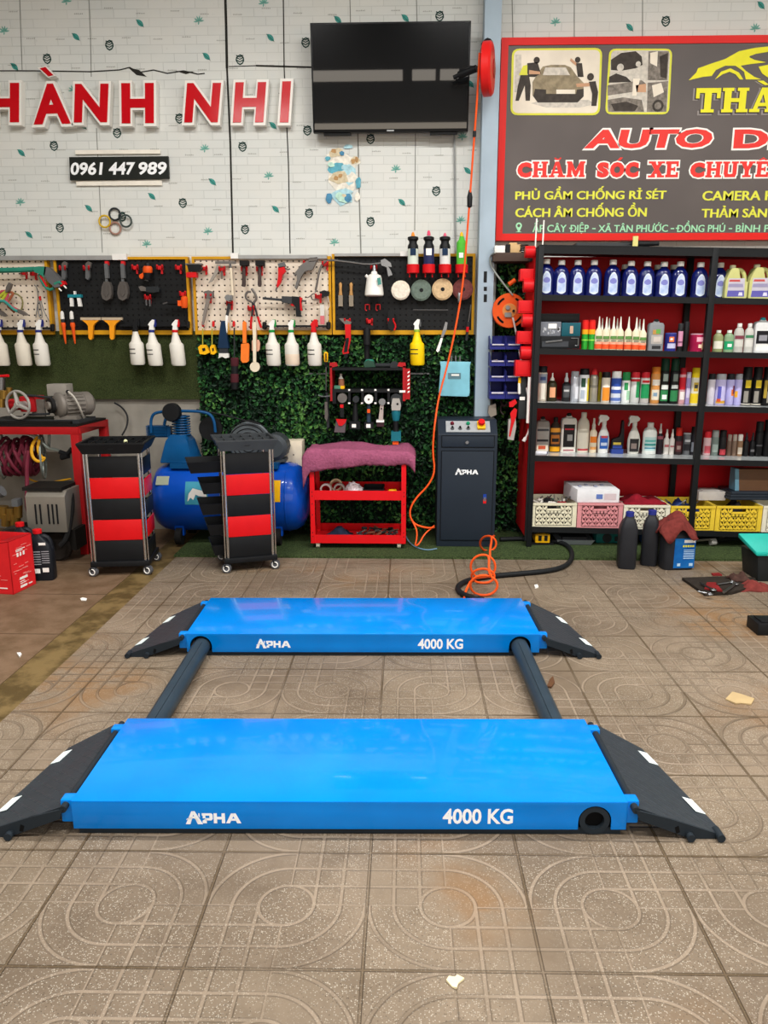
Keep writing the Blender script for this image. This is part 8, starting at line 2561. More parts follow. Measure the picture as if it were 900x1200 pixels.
# ---- fourth shelf: bottles and small jars
C4 = [
 (627, 643, 488, 'flat', ('#8f8a84', 0.3), '#1c1c1e', [(0.02, 0.2, 215, 325, '#e2d8c4'), (0.08, 0.18, 230, 300, '#c9583a'), (0.3, 0.36, 215, 325, '#26262a'), (0.6, 0.66, 215, 325, '#3a3a3e')], 'polish_bottle', 'grey bottle with cream foot label, first on the fourth shelf', 4.86),
 (644, 656, 489, 'bottle', '#3a3028', '#1a1a1a', [(0.02, 0.16, *FULL, '#e0a01e'), (0.24, 0.5, 215, 325, '#a8642a'), (0.58, 0.7, 205, 335, '#d08a2e'), (0.3, 0.4, 230, 310, '#1c1a18')], 'polish_bottle', 'brown bottle with yellow foot and orange label', 4.86),
 (656.5, 674.5, 484, 'flat', '#e0ddd4', '#1c1c1c', [(0.14, 0.72, 222, 318, '#1b191a'), (0.58, 0.62, 232, 308, '#a02a32'), (0.3, 0.46, 255, 300, '#8f8d8a'), (0.04, 0.08, 225, 315, '#a86a70')], 'polish_bottle', 'white flat bottle with large black label on the fourth shelf', 4.87),
 (676, 690, 483, 'bottle', '#d9d2c2', '#d6cfc0', [(0.05, 0.1, 210, 330, '#b0444a'), (0.5, 0.56, 215, 325, '#b9b2a2')], 'polish_bottle', 'cream round shouldered bottle with flip cap', 4.87),
 (690.5, 699, 490, 'spraycap', '#d9cbb2', '#d8d2c6', [(0.3, 0.48, 205, 335, '#dd7a2a'), (0.1, 0.18, 215, 325, '#d99a5a')], 'polish_bottle', 'cream slim bottle with orange print on the fourth shelf', 4.86),
 (700, 714, 486, 'trigger', '#dfe0de', '#dfded8', [(0.12, 0.46, 228, 312, '#2f62b8'), (0.2, 0.28, 240, 300, '#c9d6ee'), (0.4, 0.46, 240, 300, '#c04a52')], 'trigger_bottle', 'white trigger spray with blue oval label on the fourth shelf', 4.86),
 (735, 750, 487, 'trigger', '#d6d4cc', '#d8d6cf', [(0.06, 0.4, 226, 314, '#2c2a2c'), (0.14, 0.28, 240, 290, '#8c7d78')], 'trigger_bottle', 'white trigger spray with black label on the fourth shelf', 4.86),
 (752.5, 768.5, 495, 'bottle', '#dfe2de', '#e3e1da', [(0.12, 0.55, 215, 325, '#b3d0cf'), (0.28, 0.34, 215, 325, '#2f8f8a'), (0.4, 0.46, 220, 320, '#5fb0a8'), (0.18, 0.22, 220, 320, '#3b7f9a')], 'polish_bottle', 'white bulging bottle with teal striped label', 4.86),
 (769, 776, 496.5, 'spraycap', '#231a22', '#cfcac6', [(0.5, 0.6, *FULL, '#8a4a54')], 'pump_bottle', 'dark slim bottle with white pump cap', 4.86),
 (776.5, 783, 503, 'spraycap', '#d8d2cc', '#d4cfc8', [(0.3, 0.4, 220, 320, '#b5656a')], 'pump_bottle', 'left small white pump bottle of the pair', 4.86),
 (783.3, 789.3, 503, 'spraycap', '#d8d2cc', '#d4cfc8', [(0.3, 0.36, 220, 320, '#b5656a')], 'pump_bottle', 'right small white pump bottle of the pair', 4.86),
 (789.8, 798, 501, 'jar', '#2b2023', '#c0281e', [(0.12, 0.5, 210, 330, '#5a3034'), (0.2, 0.34, 235, 300, '#a89088')], 'jar', 'dark jar with red lid on the fourth shelf', 4.86),
 (798.5, 807.5, 507, 'tin', ('#6a6c70', 0.3, 0.5), '#9a9c9e', [(0.2, 0.5, 215, 325, '#2c2c30'), (0.6, 0.7, 225, 315, '#b9babc')], 'paint_tin', 'small silver tin on the fourth shelf', 4.86),
 (808, 815.5, 500, 'tallcap', '#221f26', '#151515', [(0.1, 0.5, 280, 340, '#d8c43a'), (0.12, 0.46, 215, 270, '#8a8f9a')], 'spray_can', 'small dark can with yellow stripe by the divider', 4.86),
 (823, 831.5, 505, 'tallcap', '#d2aeb2', '#c2202c', [(0.1, 0.4, 215, 325, '#c95a66')], 'small_jar', 'small pink bottle with red cap right of the divider', 4.86),
 (832, 840.5, 504, 'tallcap', '#6f7d78', '#8d9290', [(0.15, 0.45, 215, 325, '#9fb0aa')], 'small_jar', 'small grey green bottle on the fourth shelf right bay', 4.86),
 (841, 849.5, 504, 'tallcap', '#1c191b', '#131314', [(0.04, 0.26, 215, 325, '#b5404a')], 'small_jar', 'small black bottle with red foot label', 4.86),
 (850, 855.5, 509, 'jar', '#6a5448', '#8a7a70', [], 'small_jar', 'first tiny brown jar on the fourth shelf right bay', 4.86),
 (856, 861.5, 509, 'jar', '#7a6455', '#a09488', [], 'small_jar', 'second tiny brown jar on the fourth shelf right bay', 4.86),
 (862, 868.5, 509, 'jar', '#8a6a50', '#d4cec6', [(0.1, 0.4, 215, 325, '#d6c9b8')], 'small_jar', 'tiny jar with white lid on the fourth shelf right bay', 4.86),
 (869, 876, 507, 'spraycap', '#17171a', '#222226', [], 'small_jar', 'first small black bottle beside the white lidded jar', 4.86),
 (876.8, 883, 507, 'spraycap', '#17171a', '#26262a', [(0.2, 0.3, 225, 315, '#7a7a7e')], 'small_jar', 'second small black bottle with grey line', 4.86),
 (883.5, 893, 494, 'tallcap', '#141416', '#1e1e20', [(0.3, 0.34, 225, 315, '#55555a')], 'spray_can', 'tall black can second from the right edge on the fourth shelf', 4.87),
 (893.5, 903, 492, 'tallcap', '#131315', '#1b1b1d', [], 'spray_can', 'tall black can at the right edge on the fourth shelf', 4.87),
]
for a, b, yt, st, bo_, ca_, ba, nm, lab, Y in C4:
 goods(nm, lab, {'trigger_bottle': 'spray bottle', 'spray_can': 'can', 'jar': 'jar', 'small_jar': 'bottle', 'paint_tin': 'tin'}.get(nm, 'bottle'), a, b, yt, 4, Y + 0.13, st, bo_, ca_, ba, group='car care goods on the fourth shelf')
x, zb, r, h = place(716, 730, 492, 4, 4.98)
B, D, L = MB(cm_('#18181a')), MB(cm_('#2a3f86')), MB(cm_('#c9b24a'))
B.poly([(x + r * a, zb + h * b) for a, b in ((-1, 0.14), (0.95, 0.14), (1, 0.5), (0.86, 0.94), (0.7, 1), (0.5, 0.96), (0.42, 0.62), (0.2, 0.5), (-0.8, 0.44), (-1, 0.36))], (0, 4.96, 0), (1, 0, 0), (0, 0, 1), 0.04)
D.box(x - r, 4.958, zb, x + r * 0.96, 5.002, zb + h * 0.14)
L.box(x - r * 0.8, 4.957, zb + h * 0.27, x + r * 0.5, 4.96, zb + h * 0.34)
D.box(x - r * 0.85, 4.9572, zb + h * 0.16, x + r * 0.7, 4.96, zb + h * 0.26)
build_parts('tyre_brush', 'black upright tyre brush with blue foot on the fourth shelf', 'brush', [('handle', B, None, None, 0.004), ('foot', D, 'blue foot'), ('print', L, 'yellow line')], loc=(x, 4.98, zb))
x, zb, r, h = place(631, 637, 526, 4, 4.80)
mb = MB(cm_('#cfd0d6'))
mb.cyl((x - 0.035, 4.815, zb + 0.014), (x + 0.03, 4.80, zb + 0.014), 0.0135, 12)
mb.use(cm_('#2a3570')).cyl((x + 0.03, 4.80, zb + 0.014), (x + 0.034, 4.799, zb + 0.014), 0.009, 12)
single('glue_tube', 'small white tube lying at the front of the fourth shelf', 'tube', mb)
# ---- bottom shelf: crates
def crate(px0, px1, ytop, colr, label, Y=4.79, depth=0.3, k=5, hole='#2a2420', back=False):
 x0, x1 = P(px0, ytop + 15, Y).x, P(px1, ytop + 15, Y).x
 zb = bzx(k, (x0 + x1) / 2) + 0.001
 h = P(px0, ytop, Y).z - zb
 w_ = x1 - x0
 m = cm_(colr, 0.5)
 t = thing('crate', label, 'crate', ((x0 + x1) / 2, Y, zb), group='plastic crates on the bottom shelf')
 def panel(nm, M, wid):
  mb = MB(m)
  def bx(a, b, c, d, t0=0.0, t1=0.006): mb.box(a, t0, b, c, t1, d, M)
  bx(-wid / 2, 0, wid / 2, 0.012)
  bx(-wid / 2, h - 0.014, wid / 2, h, -0.003, 0.009)
  bx(-wid / 2, 0.012, -wid / 2 + 0.03, h - 0.014)
  bx(wid / 2 - 0.03, 0.012, wid / 2, h - 0.014)
  gw, z0, z1 = wid - 0.06, 0.012, h - 0.014
  nx_, nz_ = 10, 5
  cw_, chh = gw / nx_, (z1 - z0) / nz_
  for j in range(nz_ + 1):
   bx(-gw / 2, z0 + j * chh - 0.0035, gw / 2, z0 + j * chh + 0.0035)
  for i in range(nx_ + 1):
   zt_ = z1 if not (3 < i < 7) else z1 - 1.35 * chh
   bx(-gw / 2 + i * cw_ - 0.003, z0, -gw / 2 + i * cw_ + 0.003, zt_)
  for i in range(nx_):
   for j in range(nz_):
    if (3 <= i <= 6) and j >= nz_ - 2:
     if j == nz_ - 2:
      bx(-gw / 2 + i * cw_, z0 + j * chh, -gw / 2 + (i + 1) * cw_, z0 + (j + 0.7) * chh)
     continue
    a, b = -gw / 2 + i * cw_, z0 + j * chh
    tri = [(a, b), (a + cw_, b), (a, b + chh)] if (i + j) % 2 else [(a, b), (a + cw_, b), (a + cw_, b + chh)]
    vs = [M @ Vector((p[0], 0.001, p[1])) for p in tri] + [M @ Vector((p[0], 0.005, p[1])) for p in tri]
    mb.add(vs, [(0, 1, 2), (5, 4, 3), (0, 3, 4, 1), (1, 4, 5, 2), (2, 5, 3, 0)])
  bx(-0.05, z1 - 1.3 * chh, 0.05, z1 - 1.05 * chh, -0.002, 0.007)
  return obj(nm, mb, t)
 panel('front_panel', Matrix.Identity(4), w_)
 for s_ in (-1, 1):
  mb = MB(m)
  mb.box(s_ * w_ / 2, 0.007, 0, s_ * (w_ / 2 - 0.006), depth, h)
  obj('side_panel', mb, t)
 mb = MB(m)
 mb.box(-w_ / 2 + 0.006, depth - 0.006, 0, w_ / 2 - 0.006, depth, h)
 obj('back_panel', mb, t)
 mb = MB(m)
 mb.box(-w_ / 2 + 0.006, 0.007, 0, w_ / 2 - 0.006, depth - 0.006, 0.005)
 obj('bottom', mb, t)
 return t, x0, x1, zb, zb + h
cA = crate(622, 675.5, 589.5, '#d8d2b8', 'cream crate leftmost on the bottom shelf, holding tools')
cB = crate(676.5, 729.5, 589.5, '#d08a8e', 'pink crate on the bottom shelf under a white box')
cC = crate(730.5, 784.5, 592, '#ddd8c4', 'white crate on the bottom shelf topped with a red cloth')
cD = crate(785.5, 837.5, 593, '#dcbc38', 'yellow crate behind the divider post holding blue rags')
cE = crate(838.5, 892.5, 593, '#dcbc38', 'yellow crate right of the divider post on the bottom shelf')
cF = crate(893.5, 946, 593, '#ddd8c4', 'white crate cut off by the right edge of the photo')
def junk(c, seed, cols, label, n_=16, lift=0.05):
 _, x0, x1, z0, z1 = c
 r = random.Random(seed)
 for i in range(n_):
  mb = MB(cm_(r.choice(cols)))
  a = Vector((r.uniform(x0 + 0.05, x1 - 0.05), r.uniform(4.84, 5.02), z1 - 0.025 + r.uniform(0, 0.02)))
  d = Vector((r.uniform(-1, 1), r.uniform(-0.6, 0.6), r.uniform(-0.1, 0.9))).normalized()
  L = r.uniform(0.02, 0.05)
  p, q = a - d * L, a + d * L
  for v_ in (p, q):
   v_.x = min(max(v_.x, x0 + 0.02), x1 - 0.02)
   v_.y = min(max(v_.y, 4.815), 5.06)
   v_.z = min(v_.z, z1 + lift)
  rr = r.uniform(0.006, 0.012)
  mb.cyl(p, p + (q - p) * 0.55, rr, 8)
  mb.use(IRON).cyl(p + (q - p) * 0.55, q, rr * 0.5, 8)
  single('hand_tool', label, 'tool', mb, 'hand tools in the crates')
def fill(c, h, m, label, seed):
 _, x0, x1, z0, z1 = c
 rag('rag', label, 'rag', (x0 + x1) / 2, 4.935, z0 + 0.007, (x1 - x0) / 2 - 0.016, 0.12, h, m, seed)
fill(cA, 0.15, mat('dark_rag', '#1c1b1d', 0.9, var=0.4, scale=30), 'dark rag under the hand tools in the cream crate', 41)
fill(cD, 0.19, mat('blue_rag', '#1d2b5c', 0.9, var=0.3, scale=30), 'dark blue rag filling the yellow crate behind the post', 42)
fill(cE, 0.19, mat('dark_rag', '#1c1b1d'), 'black rag filling the yellow crate right of the post', 43)
junk(cA, 3, ['#26262a', '#17181a', '#8a2a2e', '#c9a02a', '#d6d2c8', '#2f5a48'], 'small hand tool jumbled with others in the cream crate', 22, 0.05)
junk(cD, 5, ['#1c2c58', '#17181a', '#2f4a80'], 'small tool poking from the yellow crate behind the post', 6, 0.02)
x0, x1, z1 = cB[1], cB[2], cB[4]
B = MB(cm_('#d9d9dc', 0.5))
xa, xb = x0 - 0.015, x1 - 0.045
B.hexa([(xa + 0.01, 4.80, z1 + 0.002), (xb + 0.02, 4.80, z1 + 0.002), (xb, 5.03, z1 + 0.002), (xa - 0.03, 5.03, z1 + 0.002), (xa + 0.01, 4.80, z1 + 0.085), (xb + 0.02, 4.80, z1 + 0.085), (xb, 5.03, z1 + 0.1), (xa - 0.03, 5.03, z1 + 0.1)])
L = MB(cm_('#5a72b0'))
L.box(xa + 0.13, 4.7985, z1 + 0.025, xa + 0.17, 4.8, z1 + 0.055)
L.use(cm_('#c9b8bc')).box(xa + 0.18, 4.7985, z1 + 0.02, xb - 0.0, 4.8, z1 + 0.06)
L.use(cm_('#9aa2b8'))
for i in range(4):
 L.box(xa + 0.03 + i * 0.05, 4.86 + (i % 2) * 0.04, z1 + 0.093, xa + 0.05 + i * 0.05, 4.9 + (i % 2) * 0.04, z1 + 0.097)
build_parts('product_box', 'white cardboard box resting on the pink crate', 'box', [('box', B, None, None, 0.002), ('print', L, 'blue and grey print')])
_, x0, x1, z0, z1 = cC
rag('rag', 'deep red cloth lying on the white crate of the bottom shelf', 'rag', (x0 + x1) / 2, 4.93, z1 - 0.006, 0.145, 0.12, 0.06, mat('red_cloth', '#7c1220', 0.9, var=0.2, scale=30), 33)
B = MB(cm_('#e4ded8'))
_, x0, x1, z0, z1 = cE
xw0, xw1 = P(818, 585, 4.95).x, P(850, 585, 4.95).x
B.box(xw0, 4.945, z1 + 0.004, xw1, 5.085, z1 + 0.062)
B.box(xw0 + 0.03, 4.965, z1 + 0.062, xw1 - 0.03, 5.065, z1 + 0.067)
single('storage_tub', 'white lidded tub behind the yellow crates', 'tub', B, bevel=0.008)
xs_, xe_ = P(856, 575, 4.86).x, P(930, 575, 4.86).x
for i in range(3):
 B = MB(cm_('#232a33', 0.35))
 B.box(xs_ + 0.004 * i, 4.86, z1 + 0.024 + i * 0.018, xe_, 5.08, z1 + 0.0418 + i * 0.018)
 single('shallow_tray', 'dark blue shallow tray, %s of the stack above the right yellow crate' % ('lowest', 'middle one', 'topmost')[i], 'tray', B, 'stacked dark trays', bevel=0.005)
tz_ = z1 + 0.024 + 2 * 0.018 + 0.0178
B, L = MB(cm_('#6a4a32', 0.3)), MB(cm_('#6fa0b8'))
xp0, xp1 = P(865, 560, 4.9).x, P(925, 560, 4.9).x
B.hexa([(xp0, 4.90, tz_ + 0.001), (xp1, 4.90, tz_ + 0.001), (xp1, 5.0, tz_ + 0.001), (xp0, 5.0, tz_ + 0.001), (xp0, 4.93, tz_ + 0.135), (xp1, 4.93, tz_ + 0.135), (xp1, 5.0, tz_ + 0.135), (xp0, 5.0, tz_ + 0.135)])
L.hexa([(xp0 - 0.012, 4.899, tz_ + 0.001), (xp0 + 0.012, 4.897, tz_ + 0.001), (xp0 + 0.012, 5.0, tz_ + 0.001), (xp0 - 0.012, 5.0, tz_ + 0.001), (xp0 - 0.012, 4.929, tz_ + 0.137), (xp0 + 0.012, 4.927, tz_ + 0.137), (xp0 + 0.012, 5.0, tz_ + 0.137), (xp0 - 0.012, 5.0, tz_ + 0.137)])
L.use(cm_('#d9d4cc'))
rs = random.Random(4)
for i in range(5):
 xx = xp0 + 0.04 + i * 0.05
 L.tube([(xx, 4.915, tz_ + 0.03), (xx + 0.02, 4.918, tz_ + 0.07), (xx + 0.012, 4.924, tz_ + 0.1)], 0.002, 5)
build_parts('wrapped_pack', 'brown film wrapped pack with blue edge on the dark trays', 'pack', [('pack', B), ('edge', L, 'blue edge and glossy creases')])
# ---- under the rack
B, D = MB(YELLOW), MB(BLACK)
def fl_pt(px, py): return G(px, py)
c = P(636, 640, 4.82)
B.box(c.x - 0.05, 4.82, 0.03, c.x + 0.045, 4.93, 0.085)
D.box(c.x - 0.075, 4.83, 0.0145, c.x + 0.07, 4.95, 0.03)
D.box(c.x - 0.03, 4.815, 0.045, c.x - 0.01, 4.82, 0.08)
D.box(c.x + 0.008, 4.815, 0.045, c.x + 0.028, 4.82, 0.08)
D.tube([(c.x - 0.06, 4.85, 0.09), (c.x, 4.84, 0.105), (c.x + 0.05, 4.85, 0.09)], 0.01, 8, 1)
build_parts('corded_tool', 'yellow and black power tool on the mat under the shelf rack', 'power tool', [('body', B, None, None, 0.006), ('base', D)])
mb = MB(cm_('#8a8f94', 0.35, 0.4))
c0, c1 = P(652, 642, 4.84), P(696, 642, 4.84)
mb.hexa([(c0.x + 0.02, 4.84, 0.0145), (c1.x - 0.02, 4.84, 0.0145), (c1.x - 0.02, 5.0, 0.0145), (c0.x + 0.02, 5.0, 0.0145), (c0.x, 4.83, 0.045), (c1.x, 4.83, 0.045), (c1.x, 5.01, 0.045), (c0.x, 5.01, 0.045)])
mb.use(DARK).box(c0.x + 0.04, 4.86, 0.0455, c1.x - 0.04, 4.98, 0.06)
single('metal_tray', 'low grey metal tray under the shelf rack', 'tray', mb)
B, D = MB(cm_('#1c6a68')), MB(DARK)
c0, c1 = P(698, 640, 4.88), P(731, 640, 4.88)
B.box(c0.x, 4.88, 0.0145, c1.x, 5.0, 0.095)
D.cyl((c0.x + 0.07, 4.875, 0.05), (c0.x + 0.07, 4.88, 0.05), 0.03, 18)
D.box(c0.x + 0.12, 4.876, 0.03, c1.x - 0.02, 4.88, 0.06)
build_parts('power_tool_case', 'dark teal tool body lying under the shelf rack', 'tool case', [('body', B, None, None, 0.012), ('front', D)])
mb = MB(cm_('#2b6fae'))
c0, c1 = P(752, 640, 4.9), P(762, 640, 4.9)
mb.box(c0.x, 4.9, 0.0145, c1.x, 4.98, 0.085)
single('small_box', 'small blue box under the rack between the oil jugs', 'box', mb, bevel=0.004)
mb = MB(cm_('#7a756a'))
mb.cyl(P(814, 637, 4.84) , P(848, 634, 4.86), 0.008, 8)
mb.use(cm_('#c9c6c0')).cyl(P(832, 638.5, 4.845), P(838, 638, 4.85), 0.022, 10)
mb.use(BLACK).cyl(P(838, 636, 4.85), P(866, 634, 4.87), 0.013, 8)
zmin_ = min(p.z for p in mb.v)
mb.v = [p + Vector((0, 0, 0.0155 - zmin_)) for p in mb.v]
single('connecting_rod', 'dark rod with a pale collar lying under the right bay', 'rod', mb)
# ---- on top of the rack and the ledge left of it
zt_ = lambda x: bzx(0, x) + 0.0045
x0, x1 = P(675, 285, 4.85).x, P(740, 285, 4.85).x
mb = MB(cm_('#3a3c3e'))
mb.hexa([(x0, 4.84, zt_(x0)), (x1, 4.84, zt_(x0)), (x1, 5.0, zt_(x0)), (x0, 5.0, zt_(x0)), (x0, 4.84, zt_(x0) + 0.02), (x1, 4.84, zt_(x0) + 0.02), (x1, 5.0, zt_(x0) + 0.02), (x0, 5.0, zt_(x0) + 0.02)])
single('panel_offcut', 'dark flat panel lying on top of the shelf rack', 'panel', mb)
x0, x1 = P(748, 285, 4.85).x, P(772, 285, 4.85).x
mb = MB(BLACK)
mb.tube([(x0 - 0.12, 4.86, zt_(x0) + 0.018), (x0, 4.85, zt_(x0) + 0.02), (x1, 4.85, zt_(x0) + 0.022)], [0.012, 0.018, 0.012], 10)
single('flashlight', 'black slim torch lying on top of the shelf rack', 'torch', mb)
mb = MB(cm_('#c9c27a'))
a = P(744, 277, 4.8)
mb.box(a.x - 0.012, 4.79, zt_(a.x), a.x + 0.018, 4.80, a.z)
single('price_tag', 'small yellow card standing on top of the shelf rack', 'card', mb)
LG = mat('ledge_wood', '#4a3c34', 0.7)
mb = MB(LG)
a, b = W(578, 296, 5.02), W(632, 306, 5.02)
mb.box(a[0], 5.02, b[1], b[0], 5.2, a[1])
single('wall_ledge', 'dark wooden ledge between steel column and shelf rack', 'ledge', mb, bevel=0.003)
lz = a[1]
B, D = MB(WHITE), MB(BLACK)
c = P(586, 291, 5.06)
B.box(c.x - 0.035, 5.04, lz + 0.001, c.x + 0.03, 5.12, lz + 0.045)
D.box(c.x + 0.035, 5.03, lz + 0.001, c.x + 0.06, 5.08, lz + 0.05)
build_parts('power_adapter', 'white adapter and black plug on the wooden ledge', 'adapter', [('adapter', B, None, None, 0.004), ('plug', D)])
mb = MB(cm_('#c9a878'))
c = P(602, 291, 5.06)
mb.box(c.x - 0.04, 5.04, lz + 0.001, c.x + 0.045, 5.14, lz + 0.05)
mb.box(c.x - 0.03, 5.05, lz + 0.05, c.x + 0.02, 5.12, lz + 0.062)
single('small_carton', 'small tan carton on the wooden ledge', 'carton', mb, bevel=0.003)
mb = MB(BLACK)
c = P(613, 294, 5.05)
pts = []
for i in range(48):
 a_ = i * 0.55
 pts.append((c.x + (0.028 + 0.004 * math.sin(i)) * math.cos(a_), 5.06 + 0.03 * math.sin(a_), lz + 0.006 + i * 0.0009))
mb.tube(pts, 0.004, 6)
single('cable_coil', 'small black cable coil on the wooden ledge', 'cable', mb)
mb = MB(cm_('#8f958f'))
mb.wtube([(580, 296, 5.0), (574, 300, 5.07), (575, 312, 5.07), (588, 330, 5.06), (601, 346, 5.05)], 0.0055, 8, 2)
single('grey_cable', 'grey cable running from the ledge to the orange cable reel', 'cable', mb)
for px, y0, y1, lab in ((629, 256, 284, 'left thin white aerial rod rising beside the shelf rack'), (637.5, 258, 284, 'right thin white aerial rod rising beside the shelf rack')):
 mb = MB(PAPER)
 a, b = P(px, y0, 4.95), P(px - 1.5, y1, 4.95)
 b.z = lz + 0.02 if px < 632 else zt_(b.x)
 mb.cyl(b, a, 0.0045, 8)
 single('aerial_rod', lab, 'rod', mb, 'white rods')
mb = MB(DARK)
a = P(627.5, 284, 4.95)
mb.box(a.x - 0.03, 4.93, lz - 0.06, a.x + 0.02, 5.0, lz + 0.02)
single('rod_stand', 'dark small base block at the end of the wooden ledge', 'block', mb)
# ---- red holders along the rack's left side
RH = mat('holder_red', '#d01a20', 0.4, var=0.04)
xs_ = 0.770
for i, (px, y0, y1) in enumerate(((616, 288, 301.5), (614, 327, 342), (612.5, 368, 383), (610.5, 406, 421))):
 c = P(px, (y0 + y1) / 2, 4.82)
 r = (y1 - y0) / 2 * mpp(y0, 4.82)
 mb = MB(RH)
 mb.lathe([(r, 0), (r, xs_ - c.x)], 22, (c.x, 4.845, c.z), (1, 0, 0))
 mb.use(REELR).lathe([(r * 0.8, -0.001), (r * 0.8, 0.001)], 22, (c.x, 4.845, c.z), (1, 0, 0))
 single('tube_holder', 'red round tube holder, %s from the top beside the rack' % ORD[i], 'holder', mb, 'red holders beside the rack')
for i, (px, y0, y1) in enumerate(((610, 315, 329), (608, 352, 367), (606.5, 388, 403), (604.5, 422, 441))):
 a, b = P(px, y0, 4.84), P(px, y1, 4.84)
 mb = MB(RH)
 mb.box(a.x, 4.84, b.z, xs_, 4.92, a.z)
 mb.box(a.x + 0.01, 4.836, b.z + 0.008, xs_ - 0.01, 4.84, a.z - 0.008)
 single('square_holder', 'red square holder, %s from the top beside the rack' % ORD[i], 'holder', mb, 'red square holders beside the rack', bevel=0.003)
c = P(597, 364, 5.06)
B, D, K = MB(ORNG), MB(BLACK), MB(STEEL)
B.lathe([(0.03, 0), (0.105, 0.0), (0.108, 0.004), (0.108, 0.012), (0.03, 0.012)], 36, (c.x, 5.06, c.z), (0, 1, 0))
B.lathe([(0.055, 0.012), (0.055, 0.07)], 26, (c.x, 5.06, c.z), (0, 1, 0))
B.lathe([(0.03, 0.07), (0.105, 0.07), (0.105, 0.08), (0.03, 0.08)], 36, (c.x, 5.06, c.z), (0, 1, 0))
for k in range(4):
 a_ = PI / 4 + k * PI / 2
 for q in range(-3, 4):
  aa = a_ + q * 0.09
  D.box(c.x + 0.082 * math.cos(aa) - 0.006, 5.0585, c.z + 0.082 * math.sin(aa) - 0.006, c.x + 0.082 * math.cos(aa) + 0.006, 5.06, c.z + 0.082 * math.sin(aa) + 0.006)
B2 = MB(cm_('#d88a4a'))
B2.lathe([(0.045, -0.004), (0.045, 0.0)], 24, (c.x, 5.06, c.z), (0, 1, 0))
K.lathe([(0.014, -0.012), (0.014, 0)], 14, (c.x - 0.012, 5.056, c.z + 0.018), (0, 1, 0))
K.box(c.x - 0.03, 5.046, c.z - 0.04, c.x + 0.012, 5.056, c.z - 0.012)
D.lathe([(0.008, -0.012), (0.008, 0)], 12, (c.x + 0.025, 5.056, c.z - 0.002), (0, 1, 0))
hn = MB(ORNG)
q = P(599.5, 331, 5.06)
hn.cyl((q.x - 0.02, 5.04, q.z - 0.014), (q.x + 0.02, 5.04, q.z + 0.014), 0.014, 12)
build_parts('cable_reel', 'orange round cable reel hanging between column and rack', 'cable reel', [('drum', B), ('openings', D, 'dark slots'), ('hub', B2, 'pale orange hub'), ('socket', K, 'silver socket'), ('crank_knob', hn)])
mb = MB(cm_('#cfc9c6'))
mb.wtube([(601, 372, 5.03), (605, 390, 5.02), (609, 415, 5.0), (613, 432, 4.94), (616, 450, 4.88), (620, 470, 4.85), (622, 490, 4.83), (620, 505, 4.82), (615, 515, 4.82)], 0.006, 8, 2)
mb.wtube([(616, 513, 4.82), (613.5, 517, 4.82)], 0.012, 8, 0)
single('white_cable', 'white cable hanging from the orange reel down the rack side', 'cable', mb)
BIN = mat('bin_blue', '#2a2f7a', 0.45, var=0.05)
for r_, (y0, y1) in enumerate(((398, 409.5), (417.5, 429), (435.5, 447), (453, 467.5))):
 for c_, (px0, px1) in enumerate(((574.5, 592.5), (593.5, 611))):
  a, b = P(px0 - r_ * 0.2, y0, 4.98), P(px1 - r_ * 0.2, y1, 4.98)
  h_ = a.z - b.z
  t = MB(BIN)
  w3 = 0.003
  t.hexa([(a.x, 4.98, b.z), (b.x, 4.98, b.z), (b.x, 5.085 if c_ == 0 and False else 5.15, b.z), (a.x, 5.15, b.z), (a.x, 4.98, b.z + w3), (b.x, 4.98, b.z + w3), (b.x, 5.15, b.z + w3), (a.x, 5.15, b.z + w3)])
  t.box(a.x, 4.98, b.z + w3, b.x, 4.983, b.z + h_ * 0.55)
  t.box(a.x + 0.004, 4.974, b.z + h_ * 0.4, b.x - 0.004, 4.98, b.z + h_ * 0.6)
  for x in (a.x, b.x - w3):
   t.add([(x, 4.983, b.z + w3), (x, 5.15, b.z + w3), (x, 5.15, a.z + h_ * 0.4), (x, 5.04, a.z + h_ * 0.4), (x, 4.983, b.z + h_ * 0.95), (x + w3, 4.983, b.z + w3), (x + w3, 5.15, b.z + w3), (x + w3, 5.15, a.z + h_ * 0.4), (x + w3, 5.04, a.z + h_ * 0.4), (x + w3, 4.983, b.z + h_ * 0.95)],
     [(0, 1, 2, 3, 4), (9, 8, 7, 6, 5), (0, 5, 6, 1), (1, 6, 7, 2), (2, 7, 8, 3), (3, 8, 9, 4), (4, 9, 5, 0)])
  t.box(a.x, 5.147, b.z, b.x, 5.15, a.z + h_ * 0.4)
  lp = MB(cm_('#c9c6cf'))
  lp.box(a.x + 0.012, 4.9725, b.z + h_ * 0.43, b.x - 0.012, 4.974, b.z + h_ * 0.56)
  build_parts('storage_bin', 'blue open storage bin, %s row, %s column, beside the steel column' % (ORD[r_], 'left' if c_ == 0 else 'right'), 'storage bin', [('bin', t), ('label_strip', lp, 'pale label strip')], 'blue storage bins')
rs = random.Random(10)
a, b = P(576, 424, 5.0), P(590, 429, 5.0)
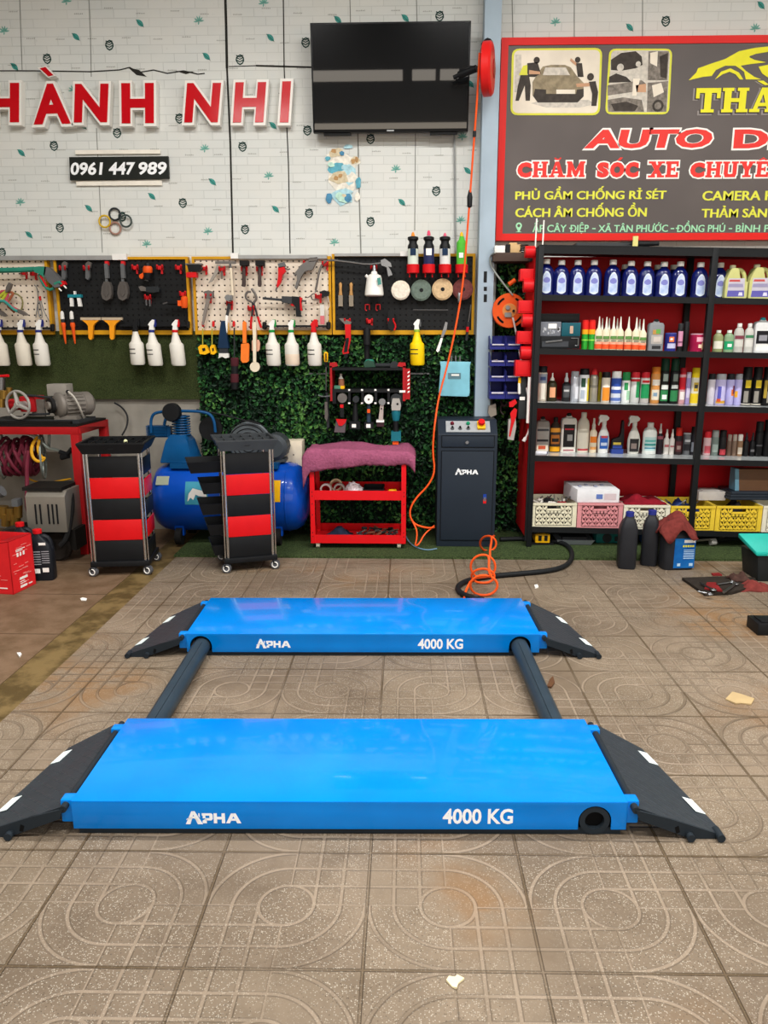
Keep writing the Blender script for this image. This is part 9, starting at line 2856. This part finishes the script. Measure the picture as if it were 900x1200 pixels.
for i in range(14):
 mb = MB(cm_('#9a8c88'))
 x, z = rs.uniform(a.x + 0.01, b.x - 0.01), b.z + 0.012 + rs.uniform(0, 0.022)
 mb.cyl((x - 0.012, rs.uniform(5.0, 5.05), z), (x + 0.012, rs.uniform(5.0, 5.05), z + rs.uniform(-0.003, 0.006)), 0.004, 6)
 single('loose_screw', 'grey screw lying in the second blue bin from the top', 'screw', mb, 'screws in the blue bin')
B, D = MB(PAPER), MB(YELLOW)
B.wlathe(608.5, [(449, 1.6), (461, 1.8), (462, 1)], 4.87, 10)
D.wlathe(608.8, [(442, 1), (443, 1.8), (449, 1.8)], 4.87, 10)
build_parts('marker_pen', 'white and yellow marker pen hanging below the red holders', 'marker', [('barrel', B), ('cap', D, 'yellow cap')])
B, D = MB(cm_('#2c2f30')), MB(PAPER)
B.wbox(608, 470, 618.5, 491, 4.86, 4.92)
B.wbox(611, 442, 617, 470, 4.87, 4.92)
D.wbox(609, 465, 615, 469, 4.858, 4.862)
build_parts('charger_box', 'dark charger box with white tag beside the rack', 'charger', [('box', B, None, None, 0.003), ('tag', D, 'white tag')])
mb = MB(PAPER)
mb.wbox(619, 442, 624, 496, 4.815, 4.825)
single('plastic_strip', 'long white plastic strip hanging on the rack side', 'strip', mb)
B, D = MB(cm_('#a9a29e', 0.4, 0.3)), MB(RED)
B.wpoly([(596, 492), (601, 490), (604, 484), (605, 500), (602, 516), (595, 515)], 4.86, 4.9)
D.wpoly([(598, 484), (603, 478), (606, 480), (605, 488), (601, 500), (598, 512), (596.5, 511), (599, 494)], 4.855, 4.86)
D.wpoly([(597, 472), (604, 468), (606, 472), (601, 477), (597, 477)], 4.86, 4.89)
build_parts('caulking_gun', 'red and grey caulking gun hanging below the blue bins', 'caulking gun', [('frame', B), ('stripe', D, 'red stripe and handle')])
mb = MB(cm_('#8d8378'))
mb.wpoly([(573, 476), (581, 473), (582, 486), (575, 489), (572, 484)], 5.03, 5.08)
single('work_glove', 'beige glove hanging below the blue bins', 'glove', mb)
mb = MB(cm_('#2a1a1c'))
mb.wtube([(587, 470, 5.05), (590, 477, 5.03), (594, 474, 5.02), (598, 470, 5.0)], 0.008, 8, 2)
mb.wtube([(588, 472, 5.05), (586, 482, 5.04), (590, 486, 5.03)], 0.005, 8, 2)
single('wire_bundle', 'dark wires dangling under the blue bins', 'wires', mb)
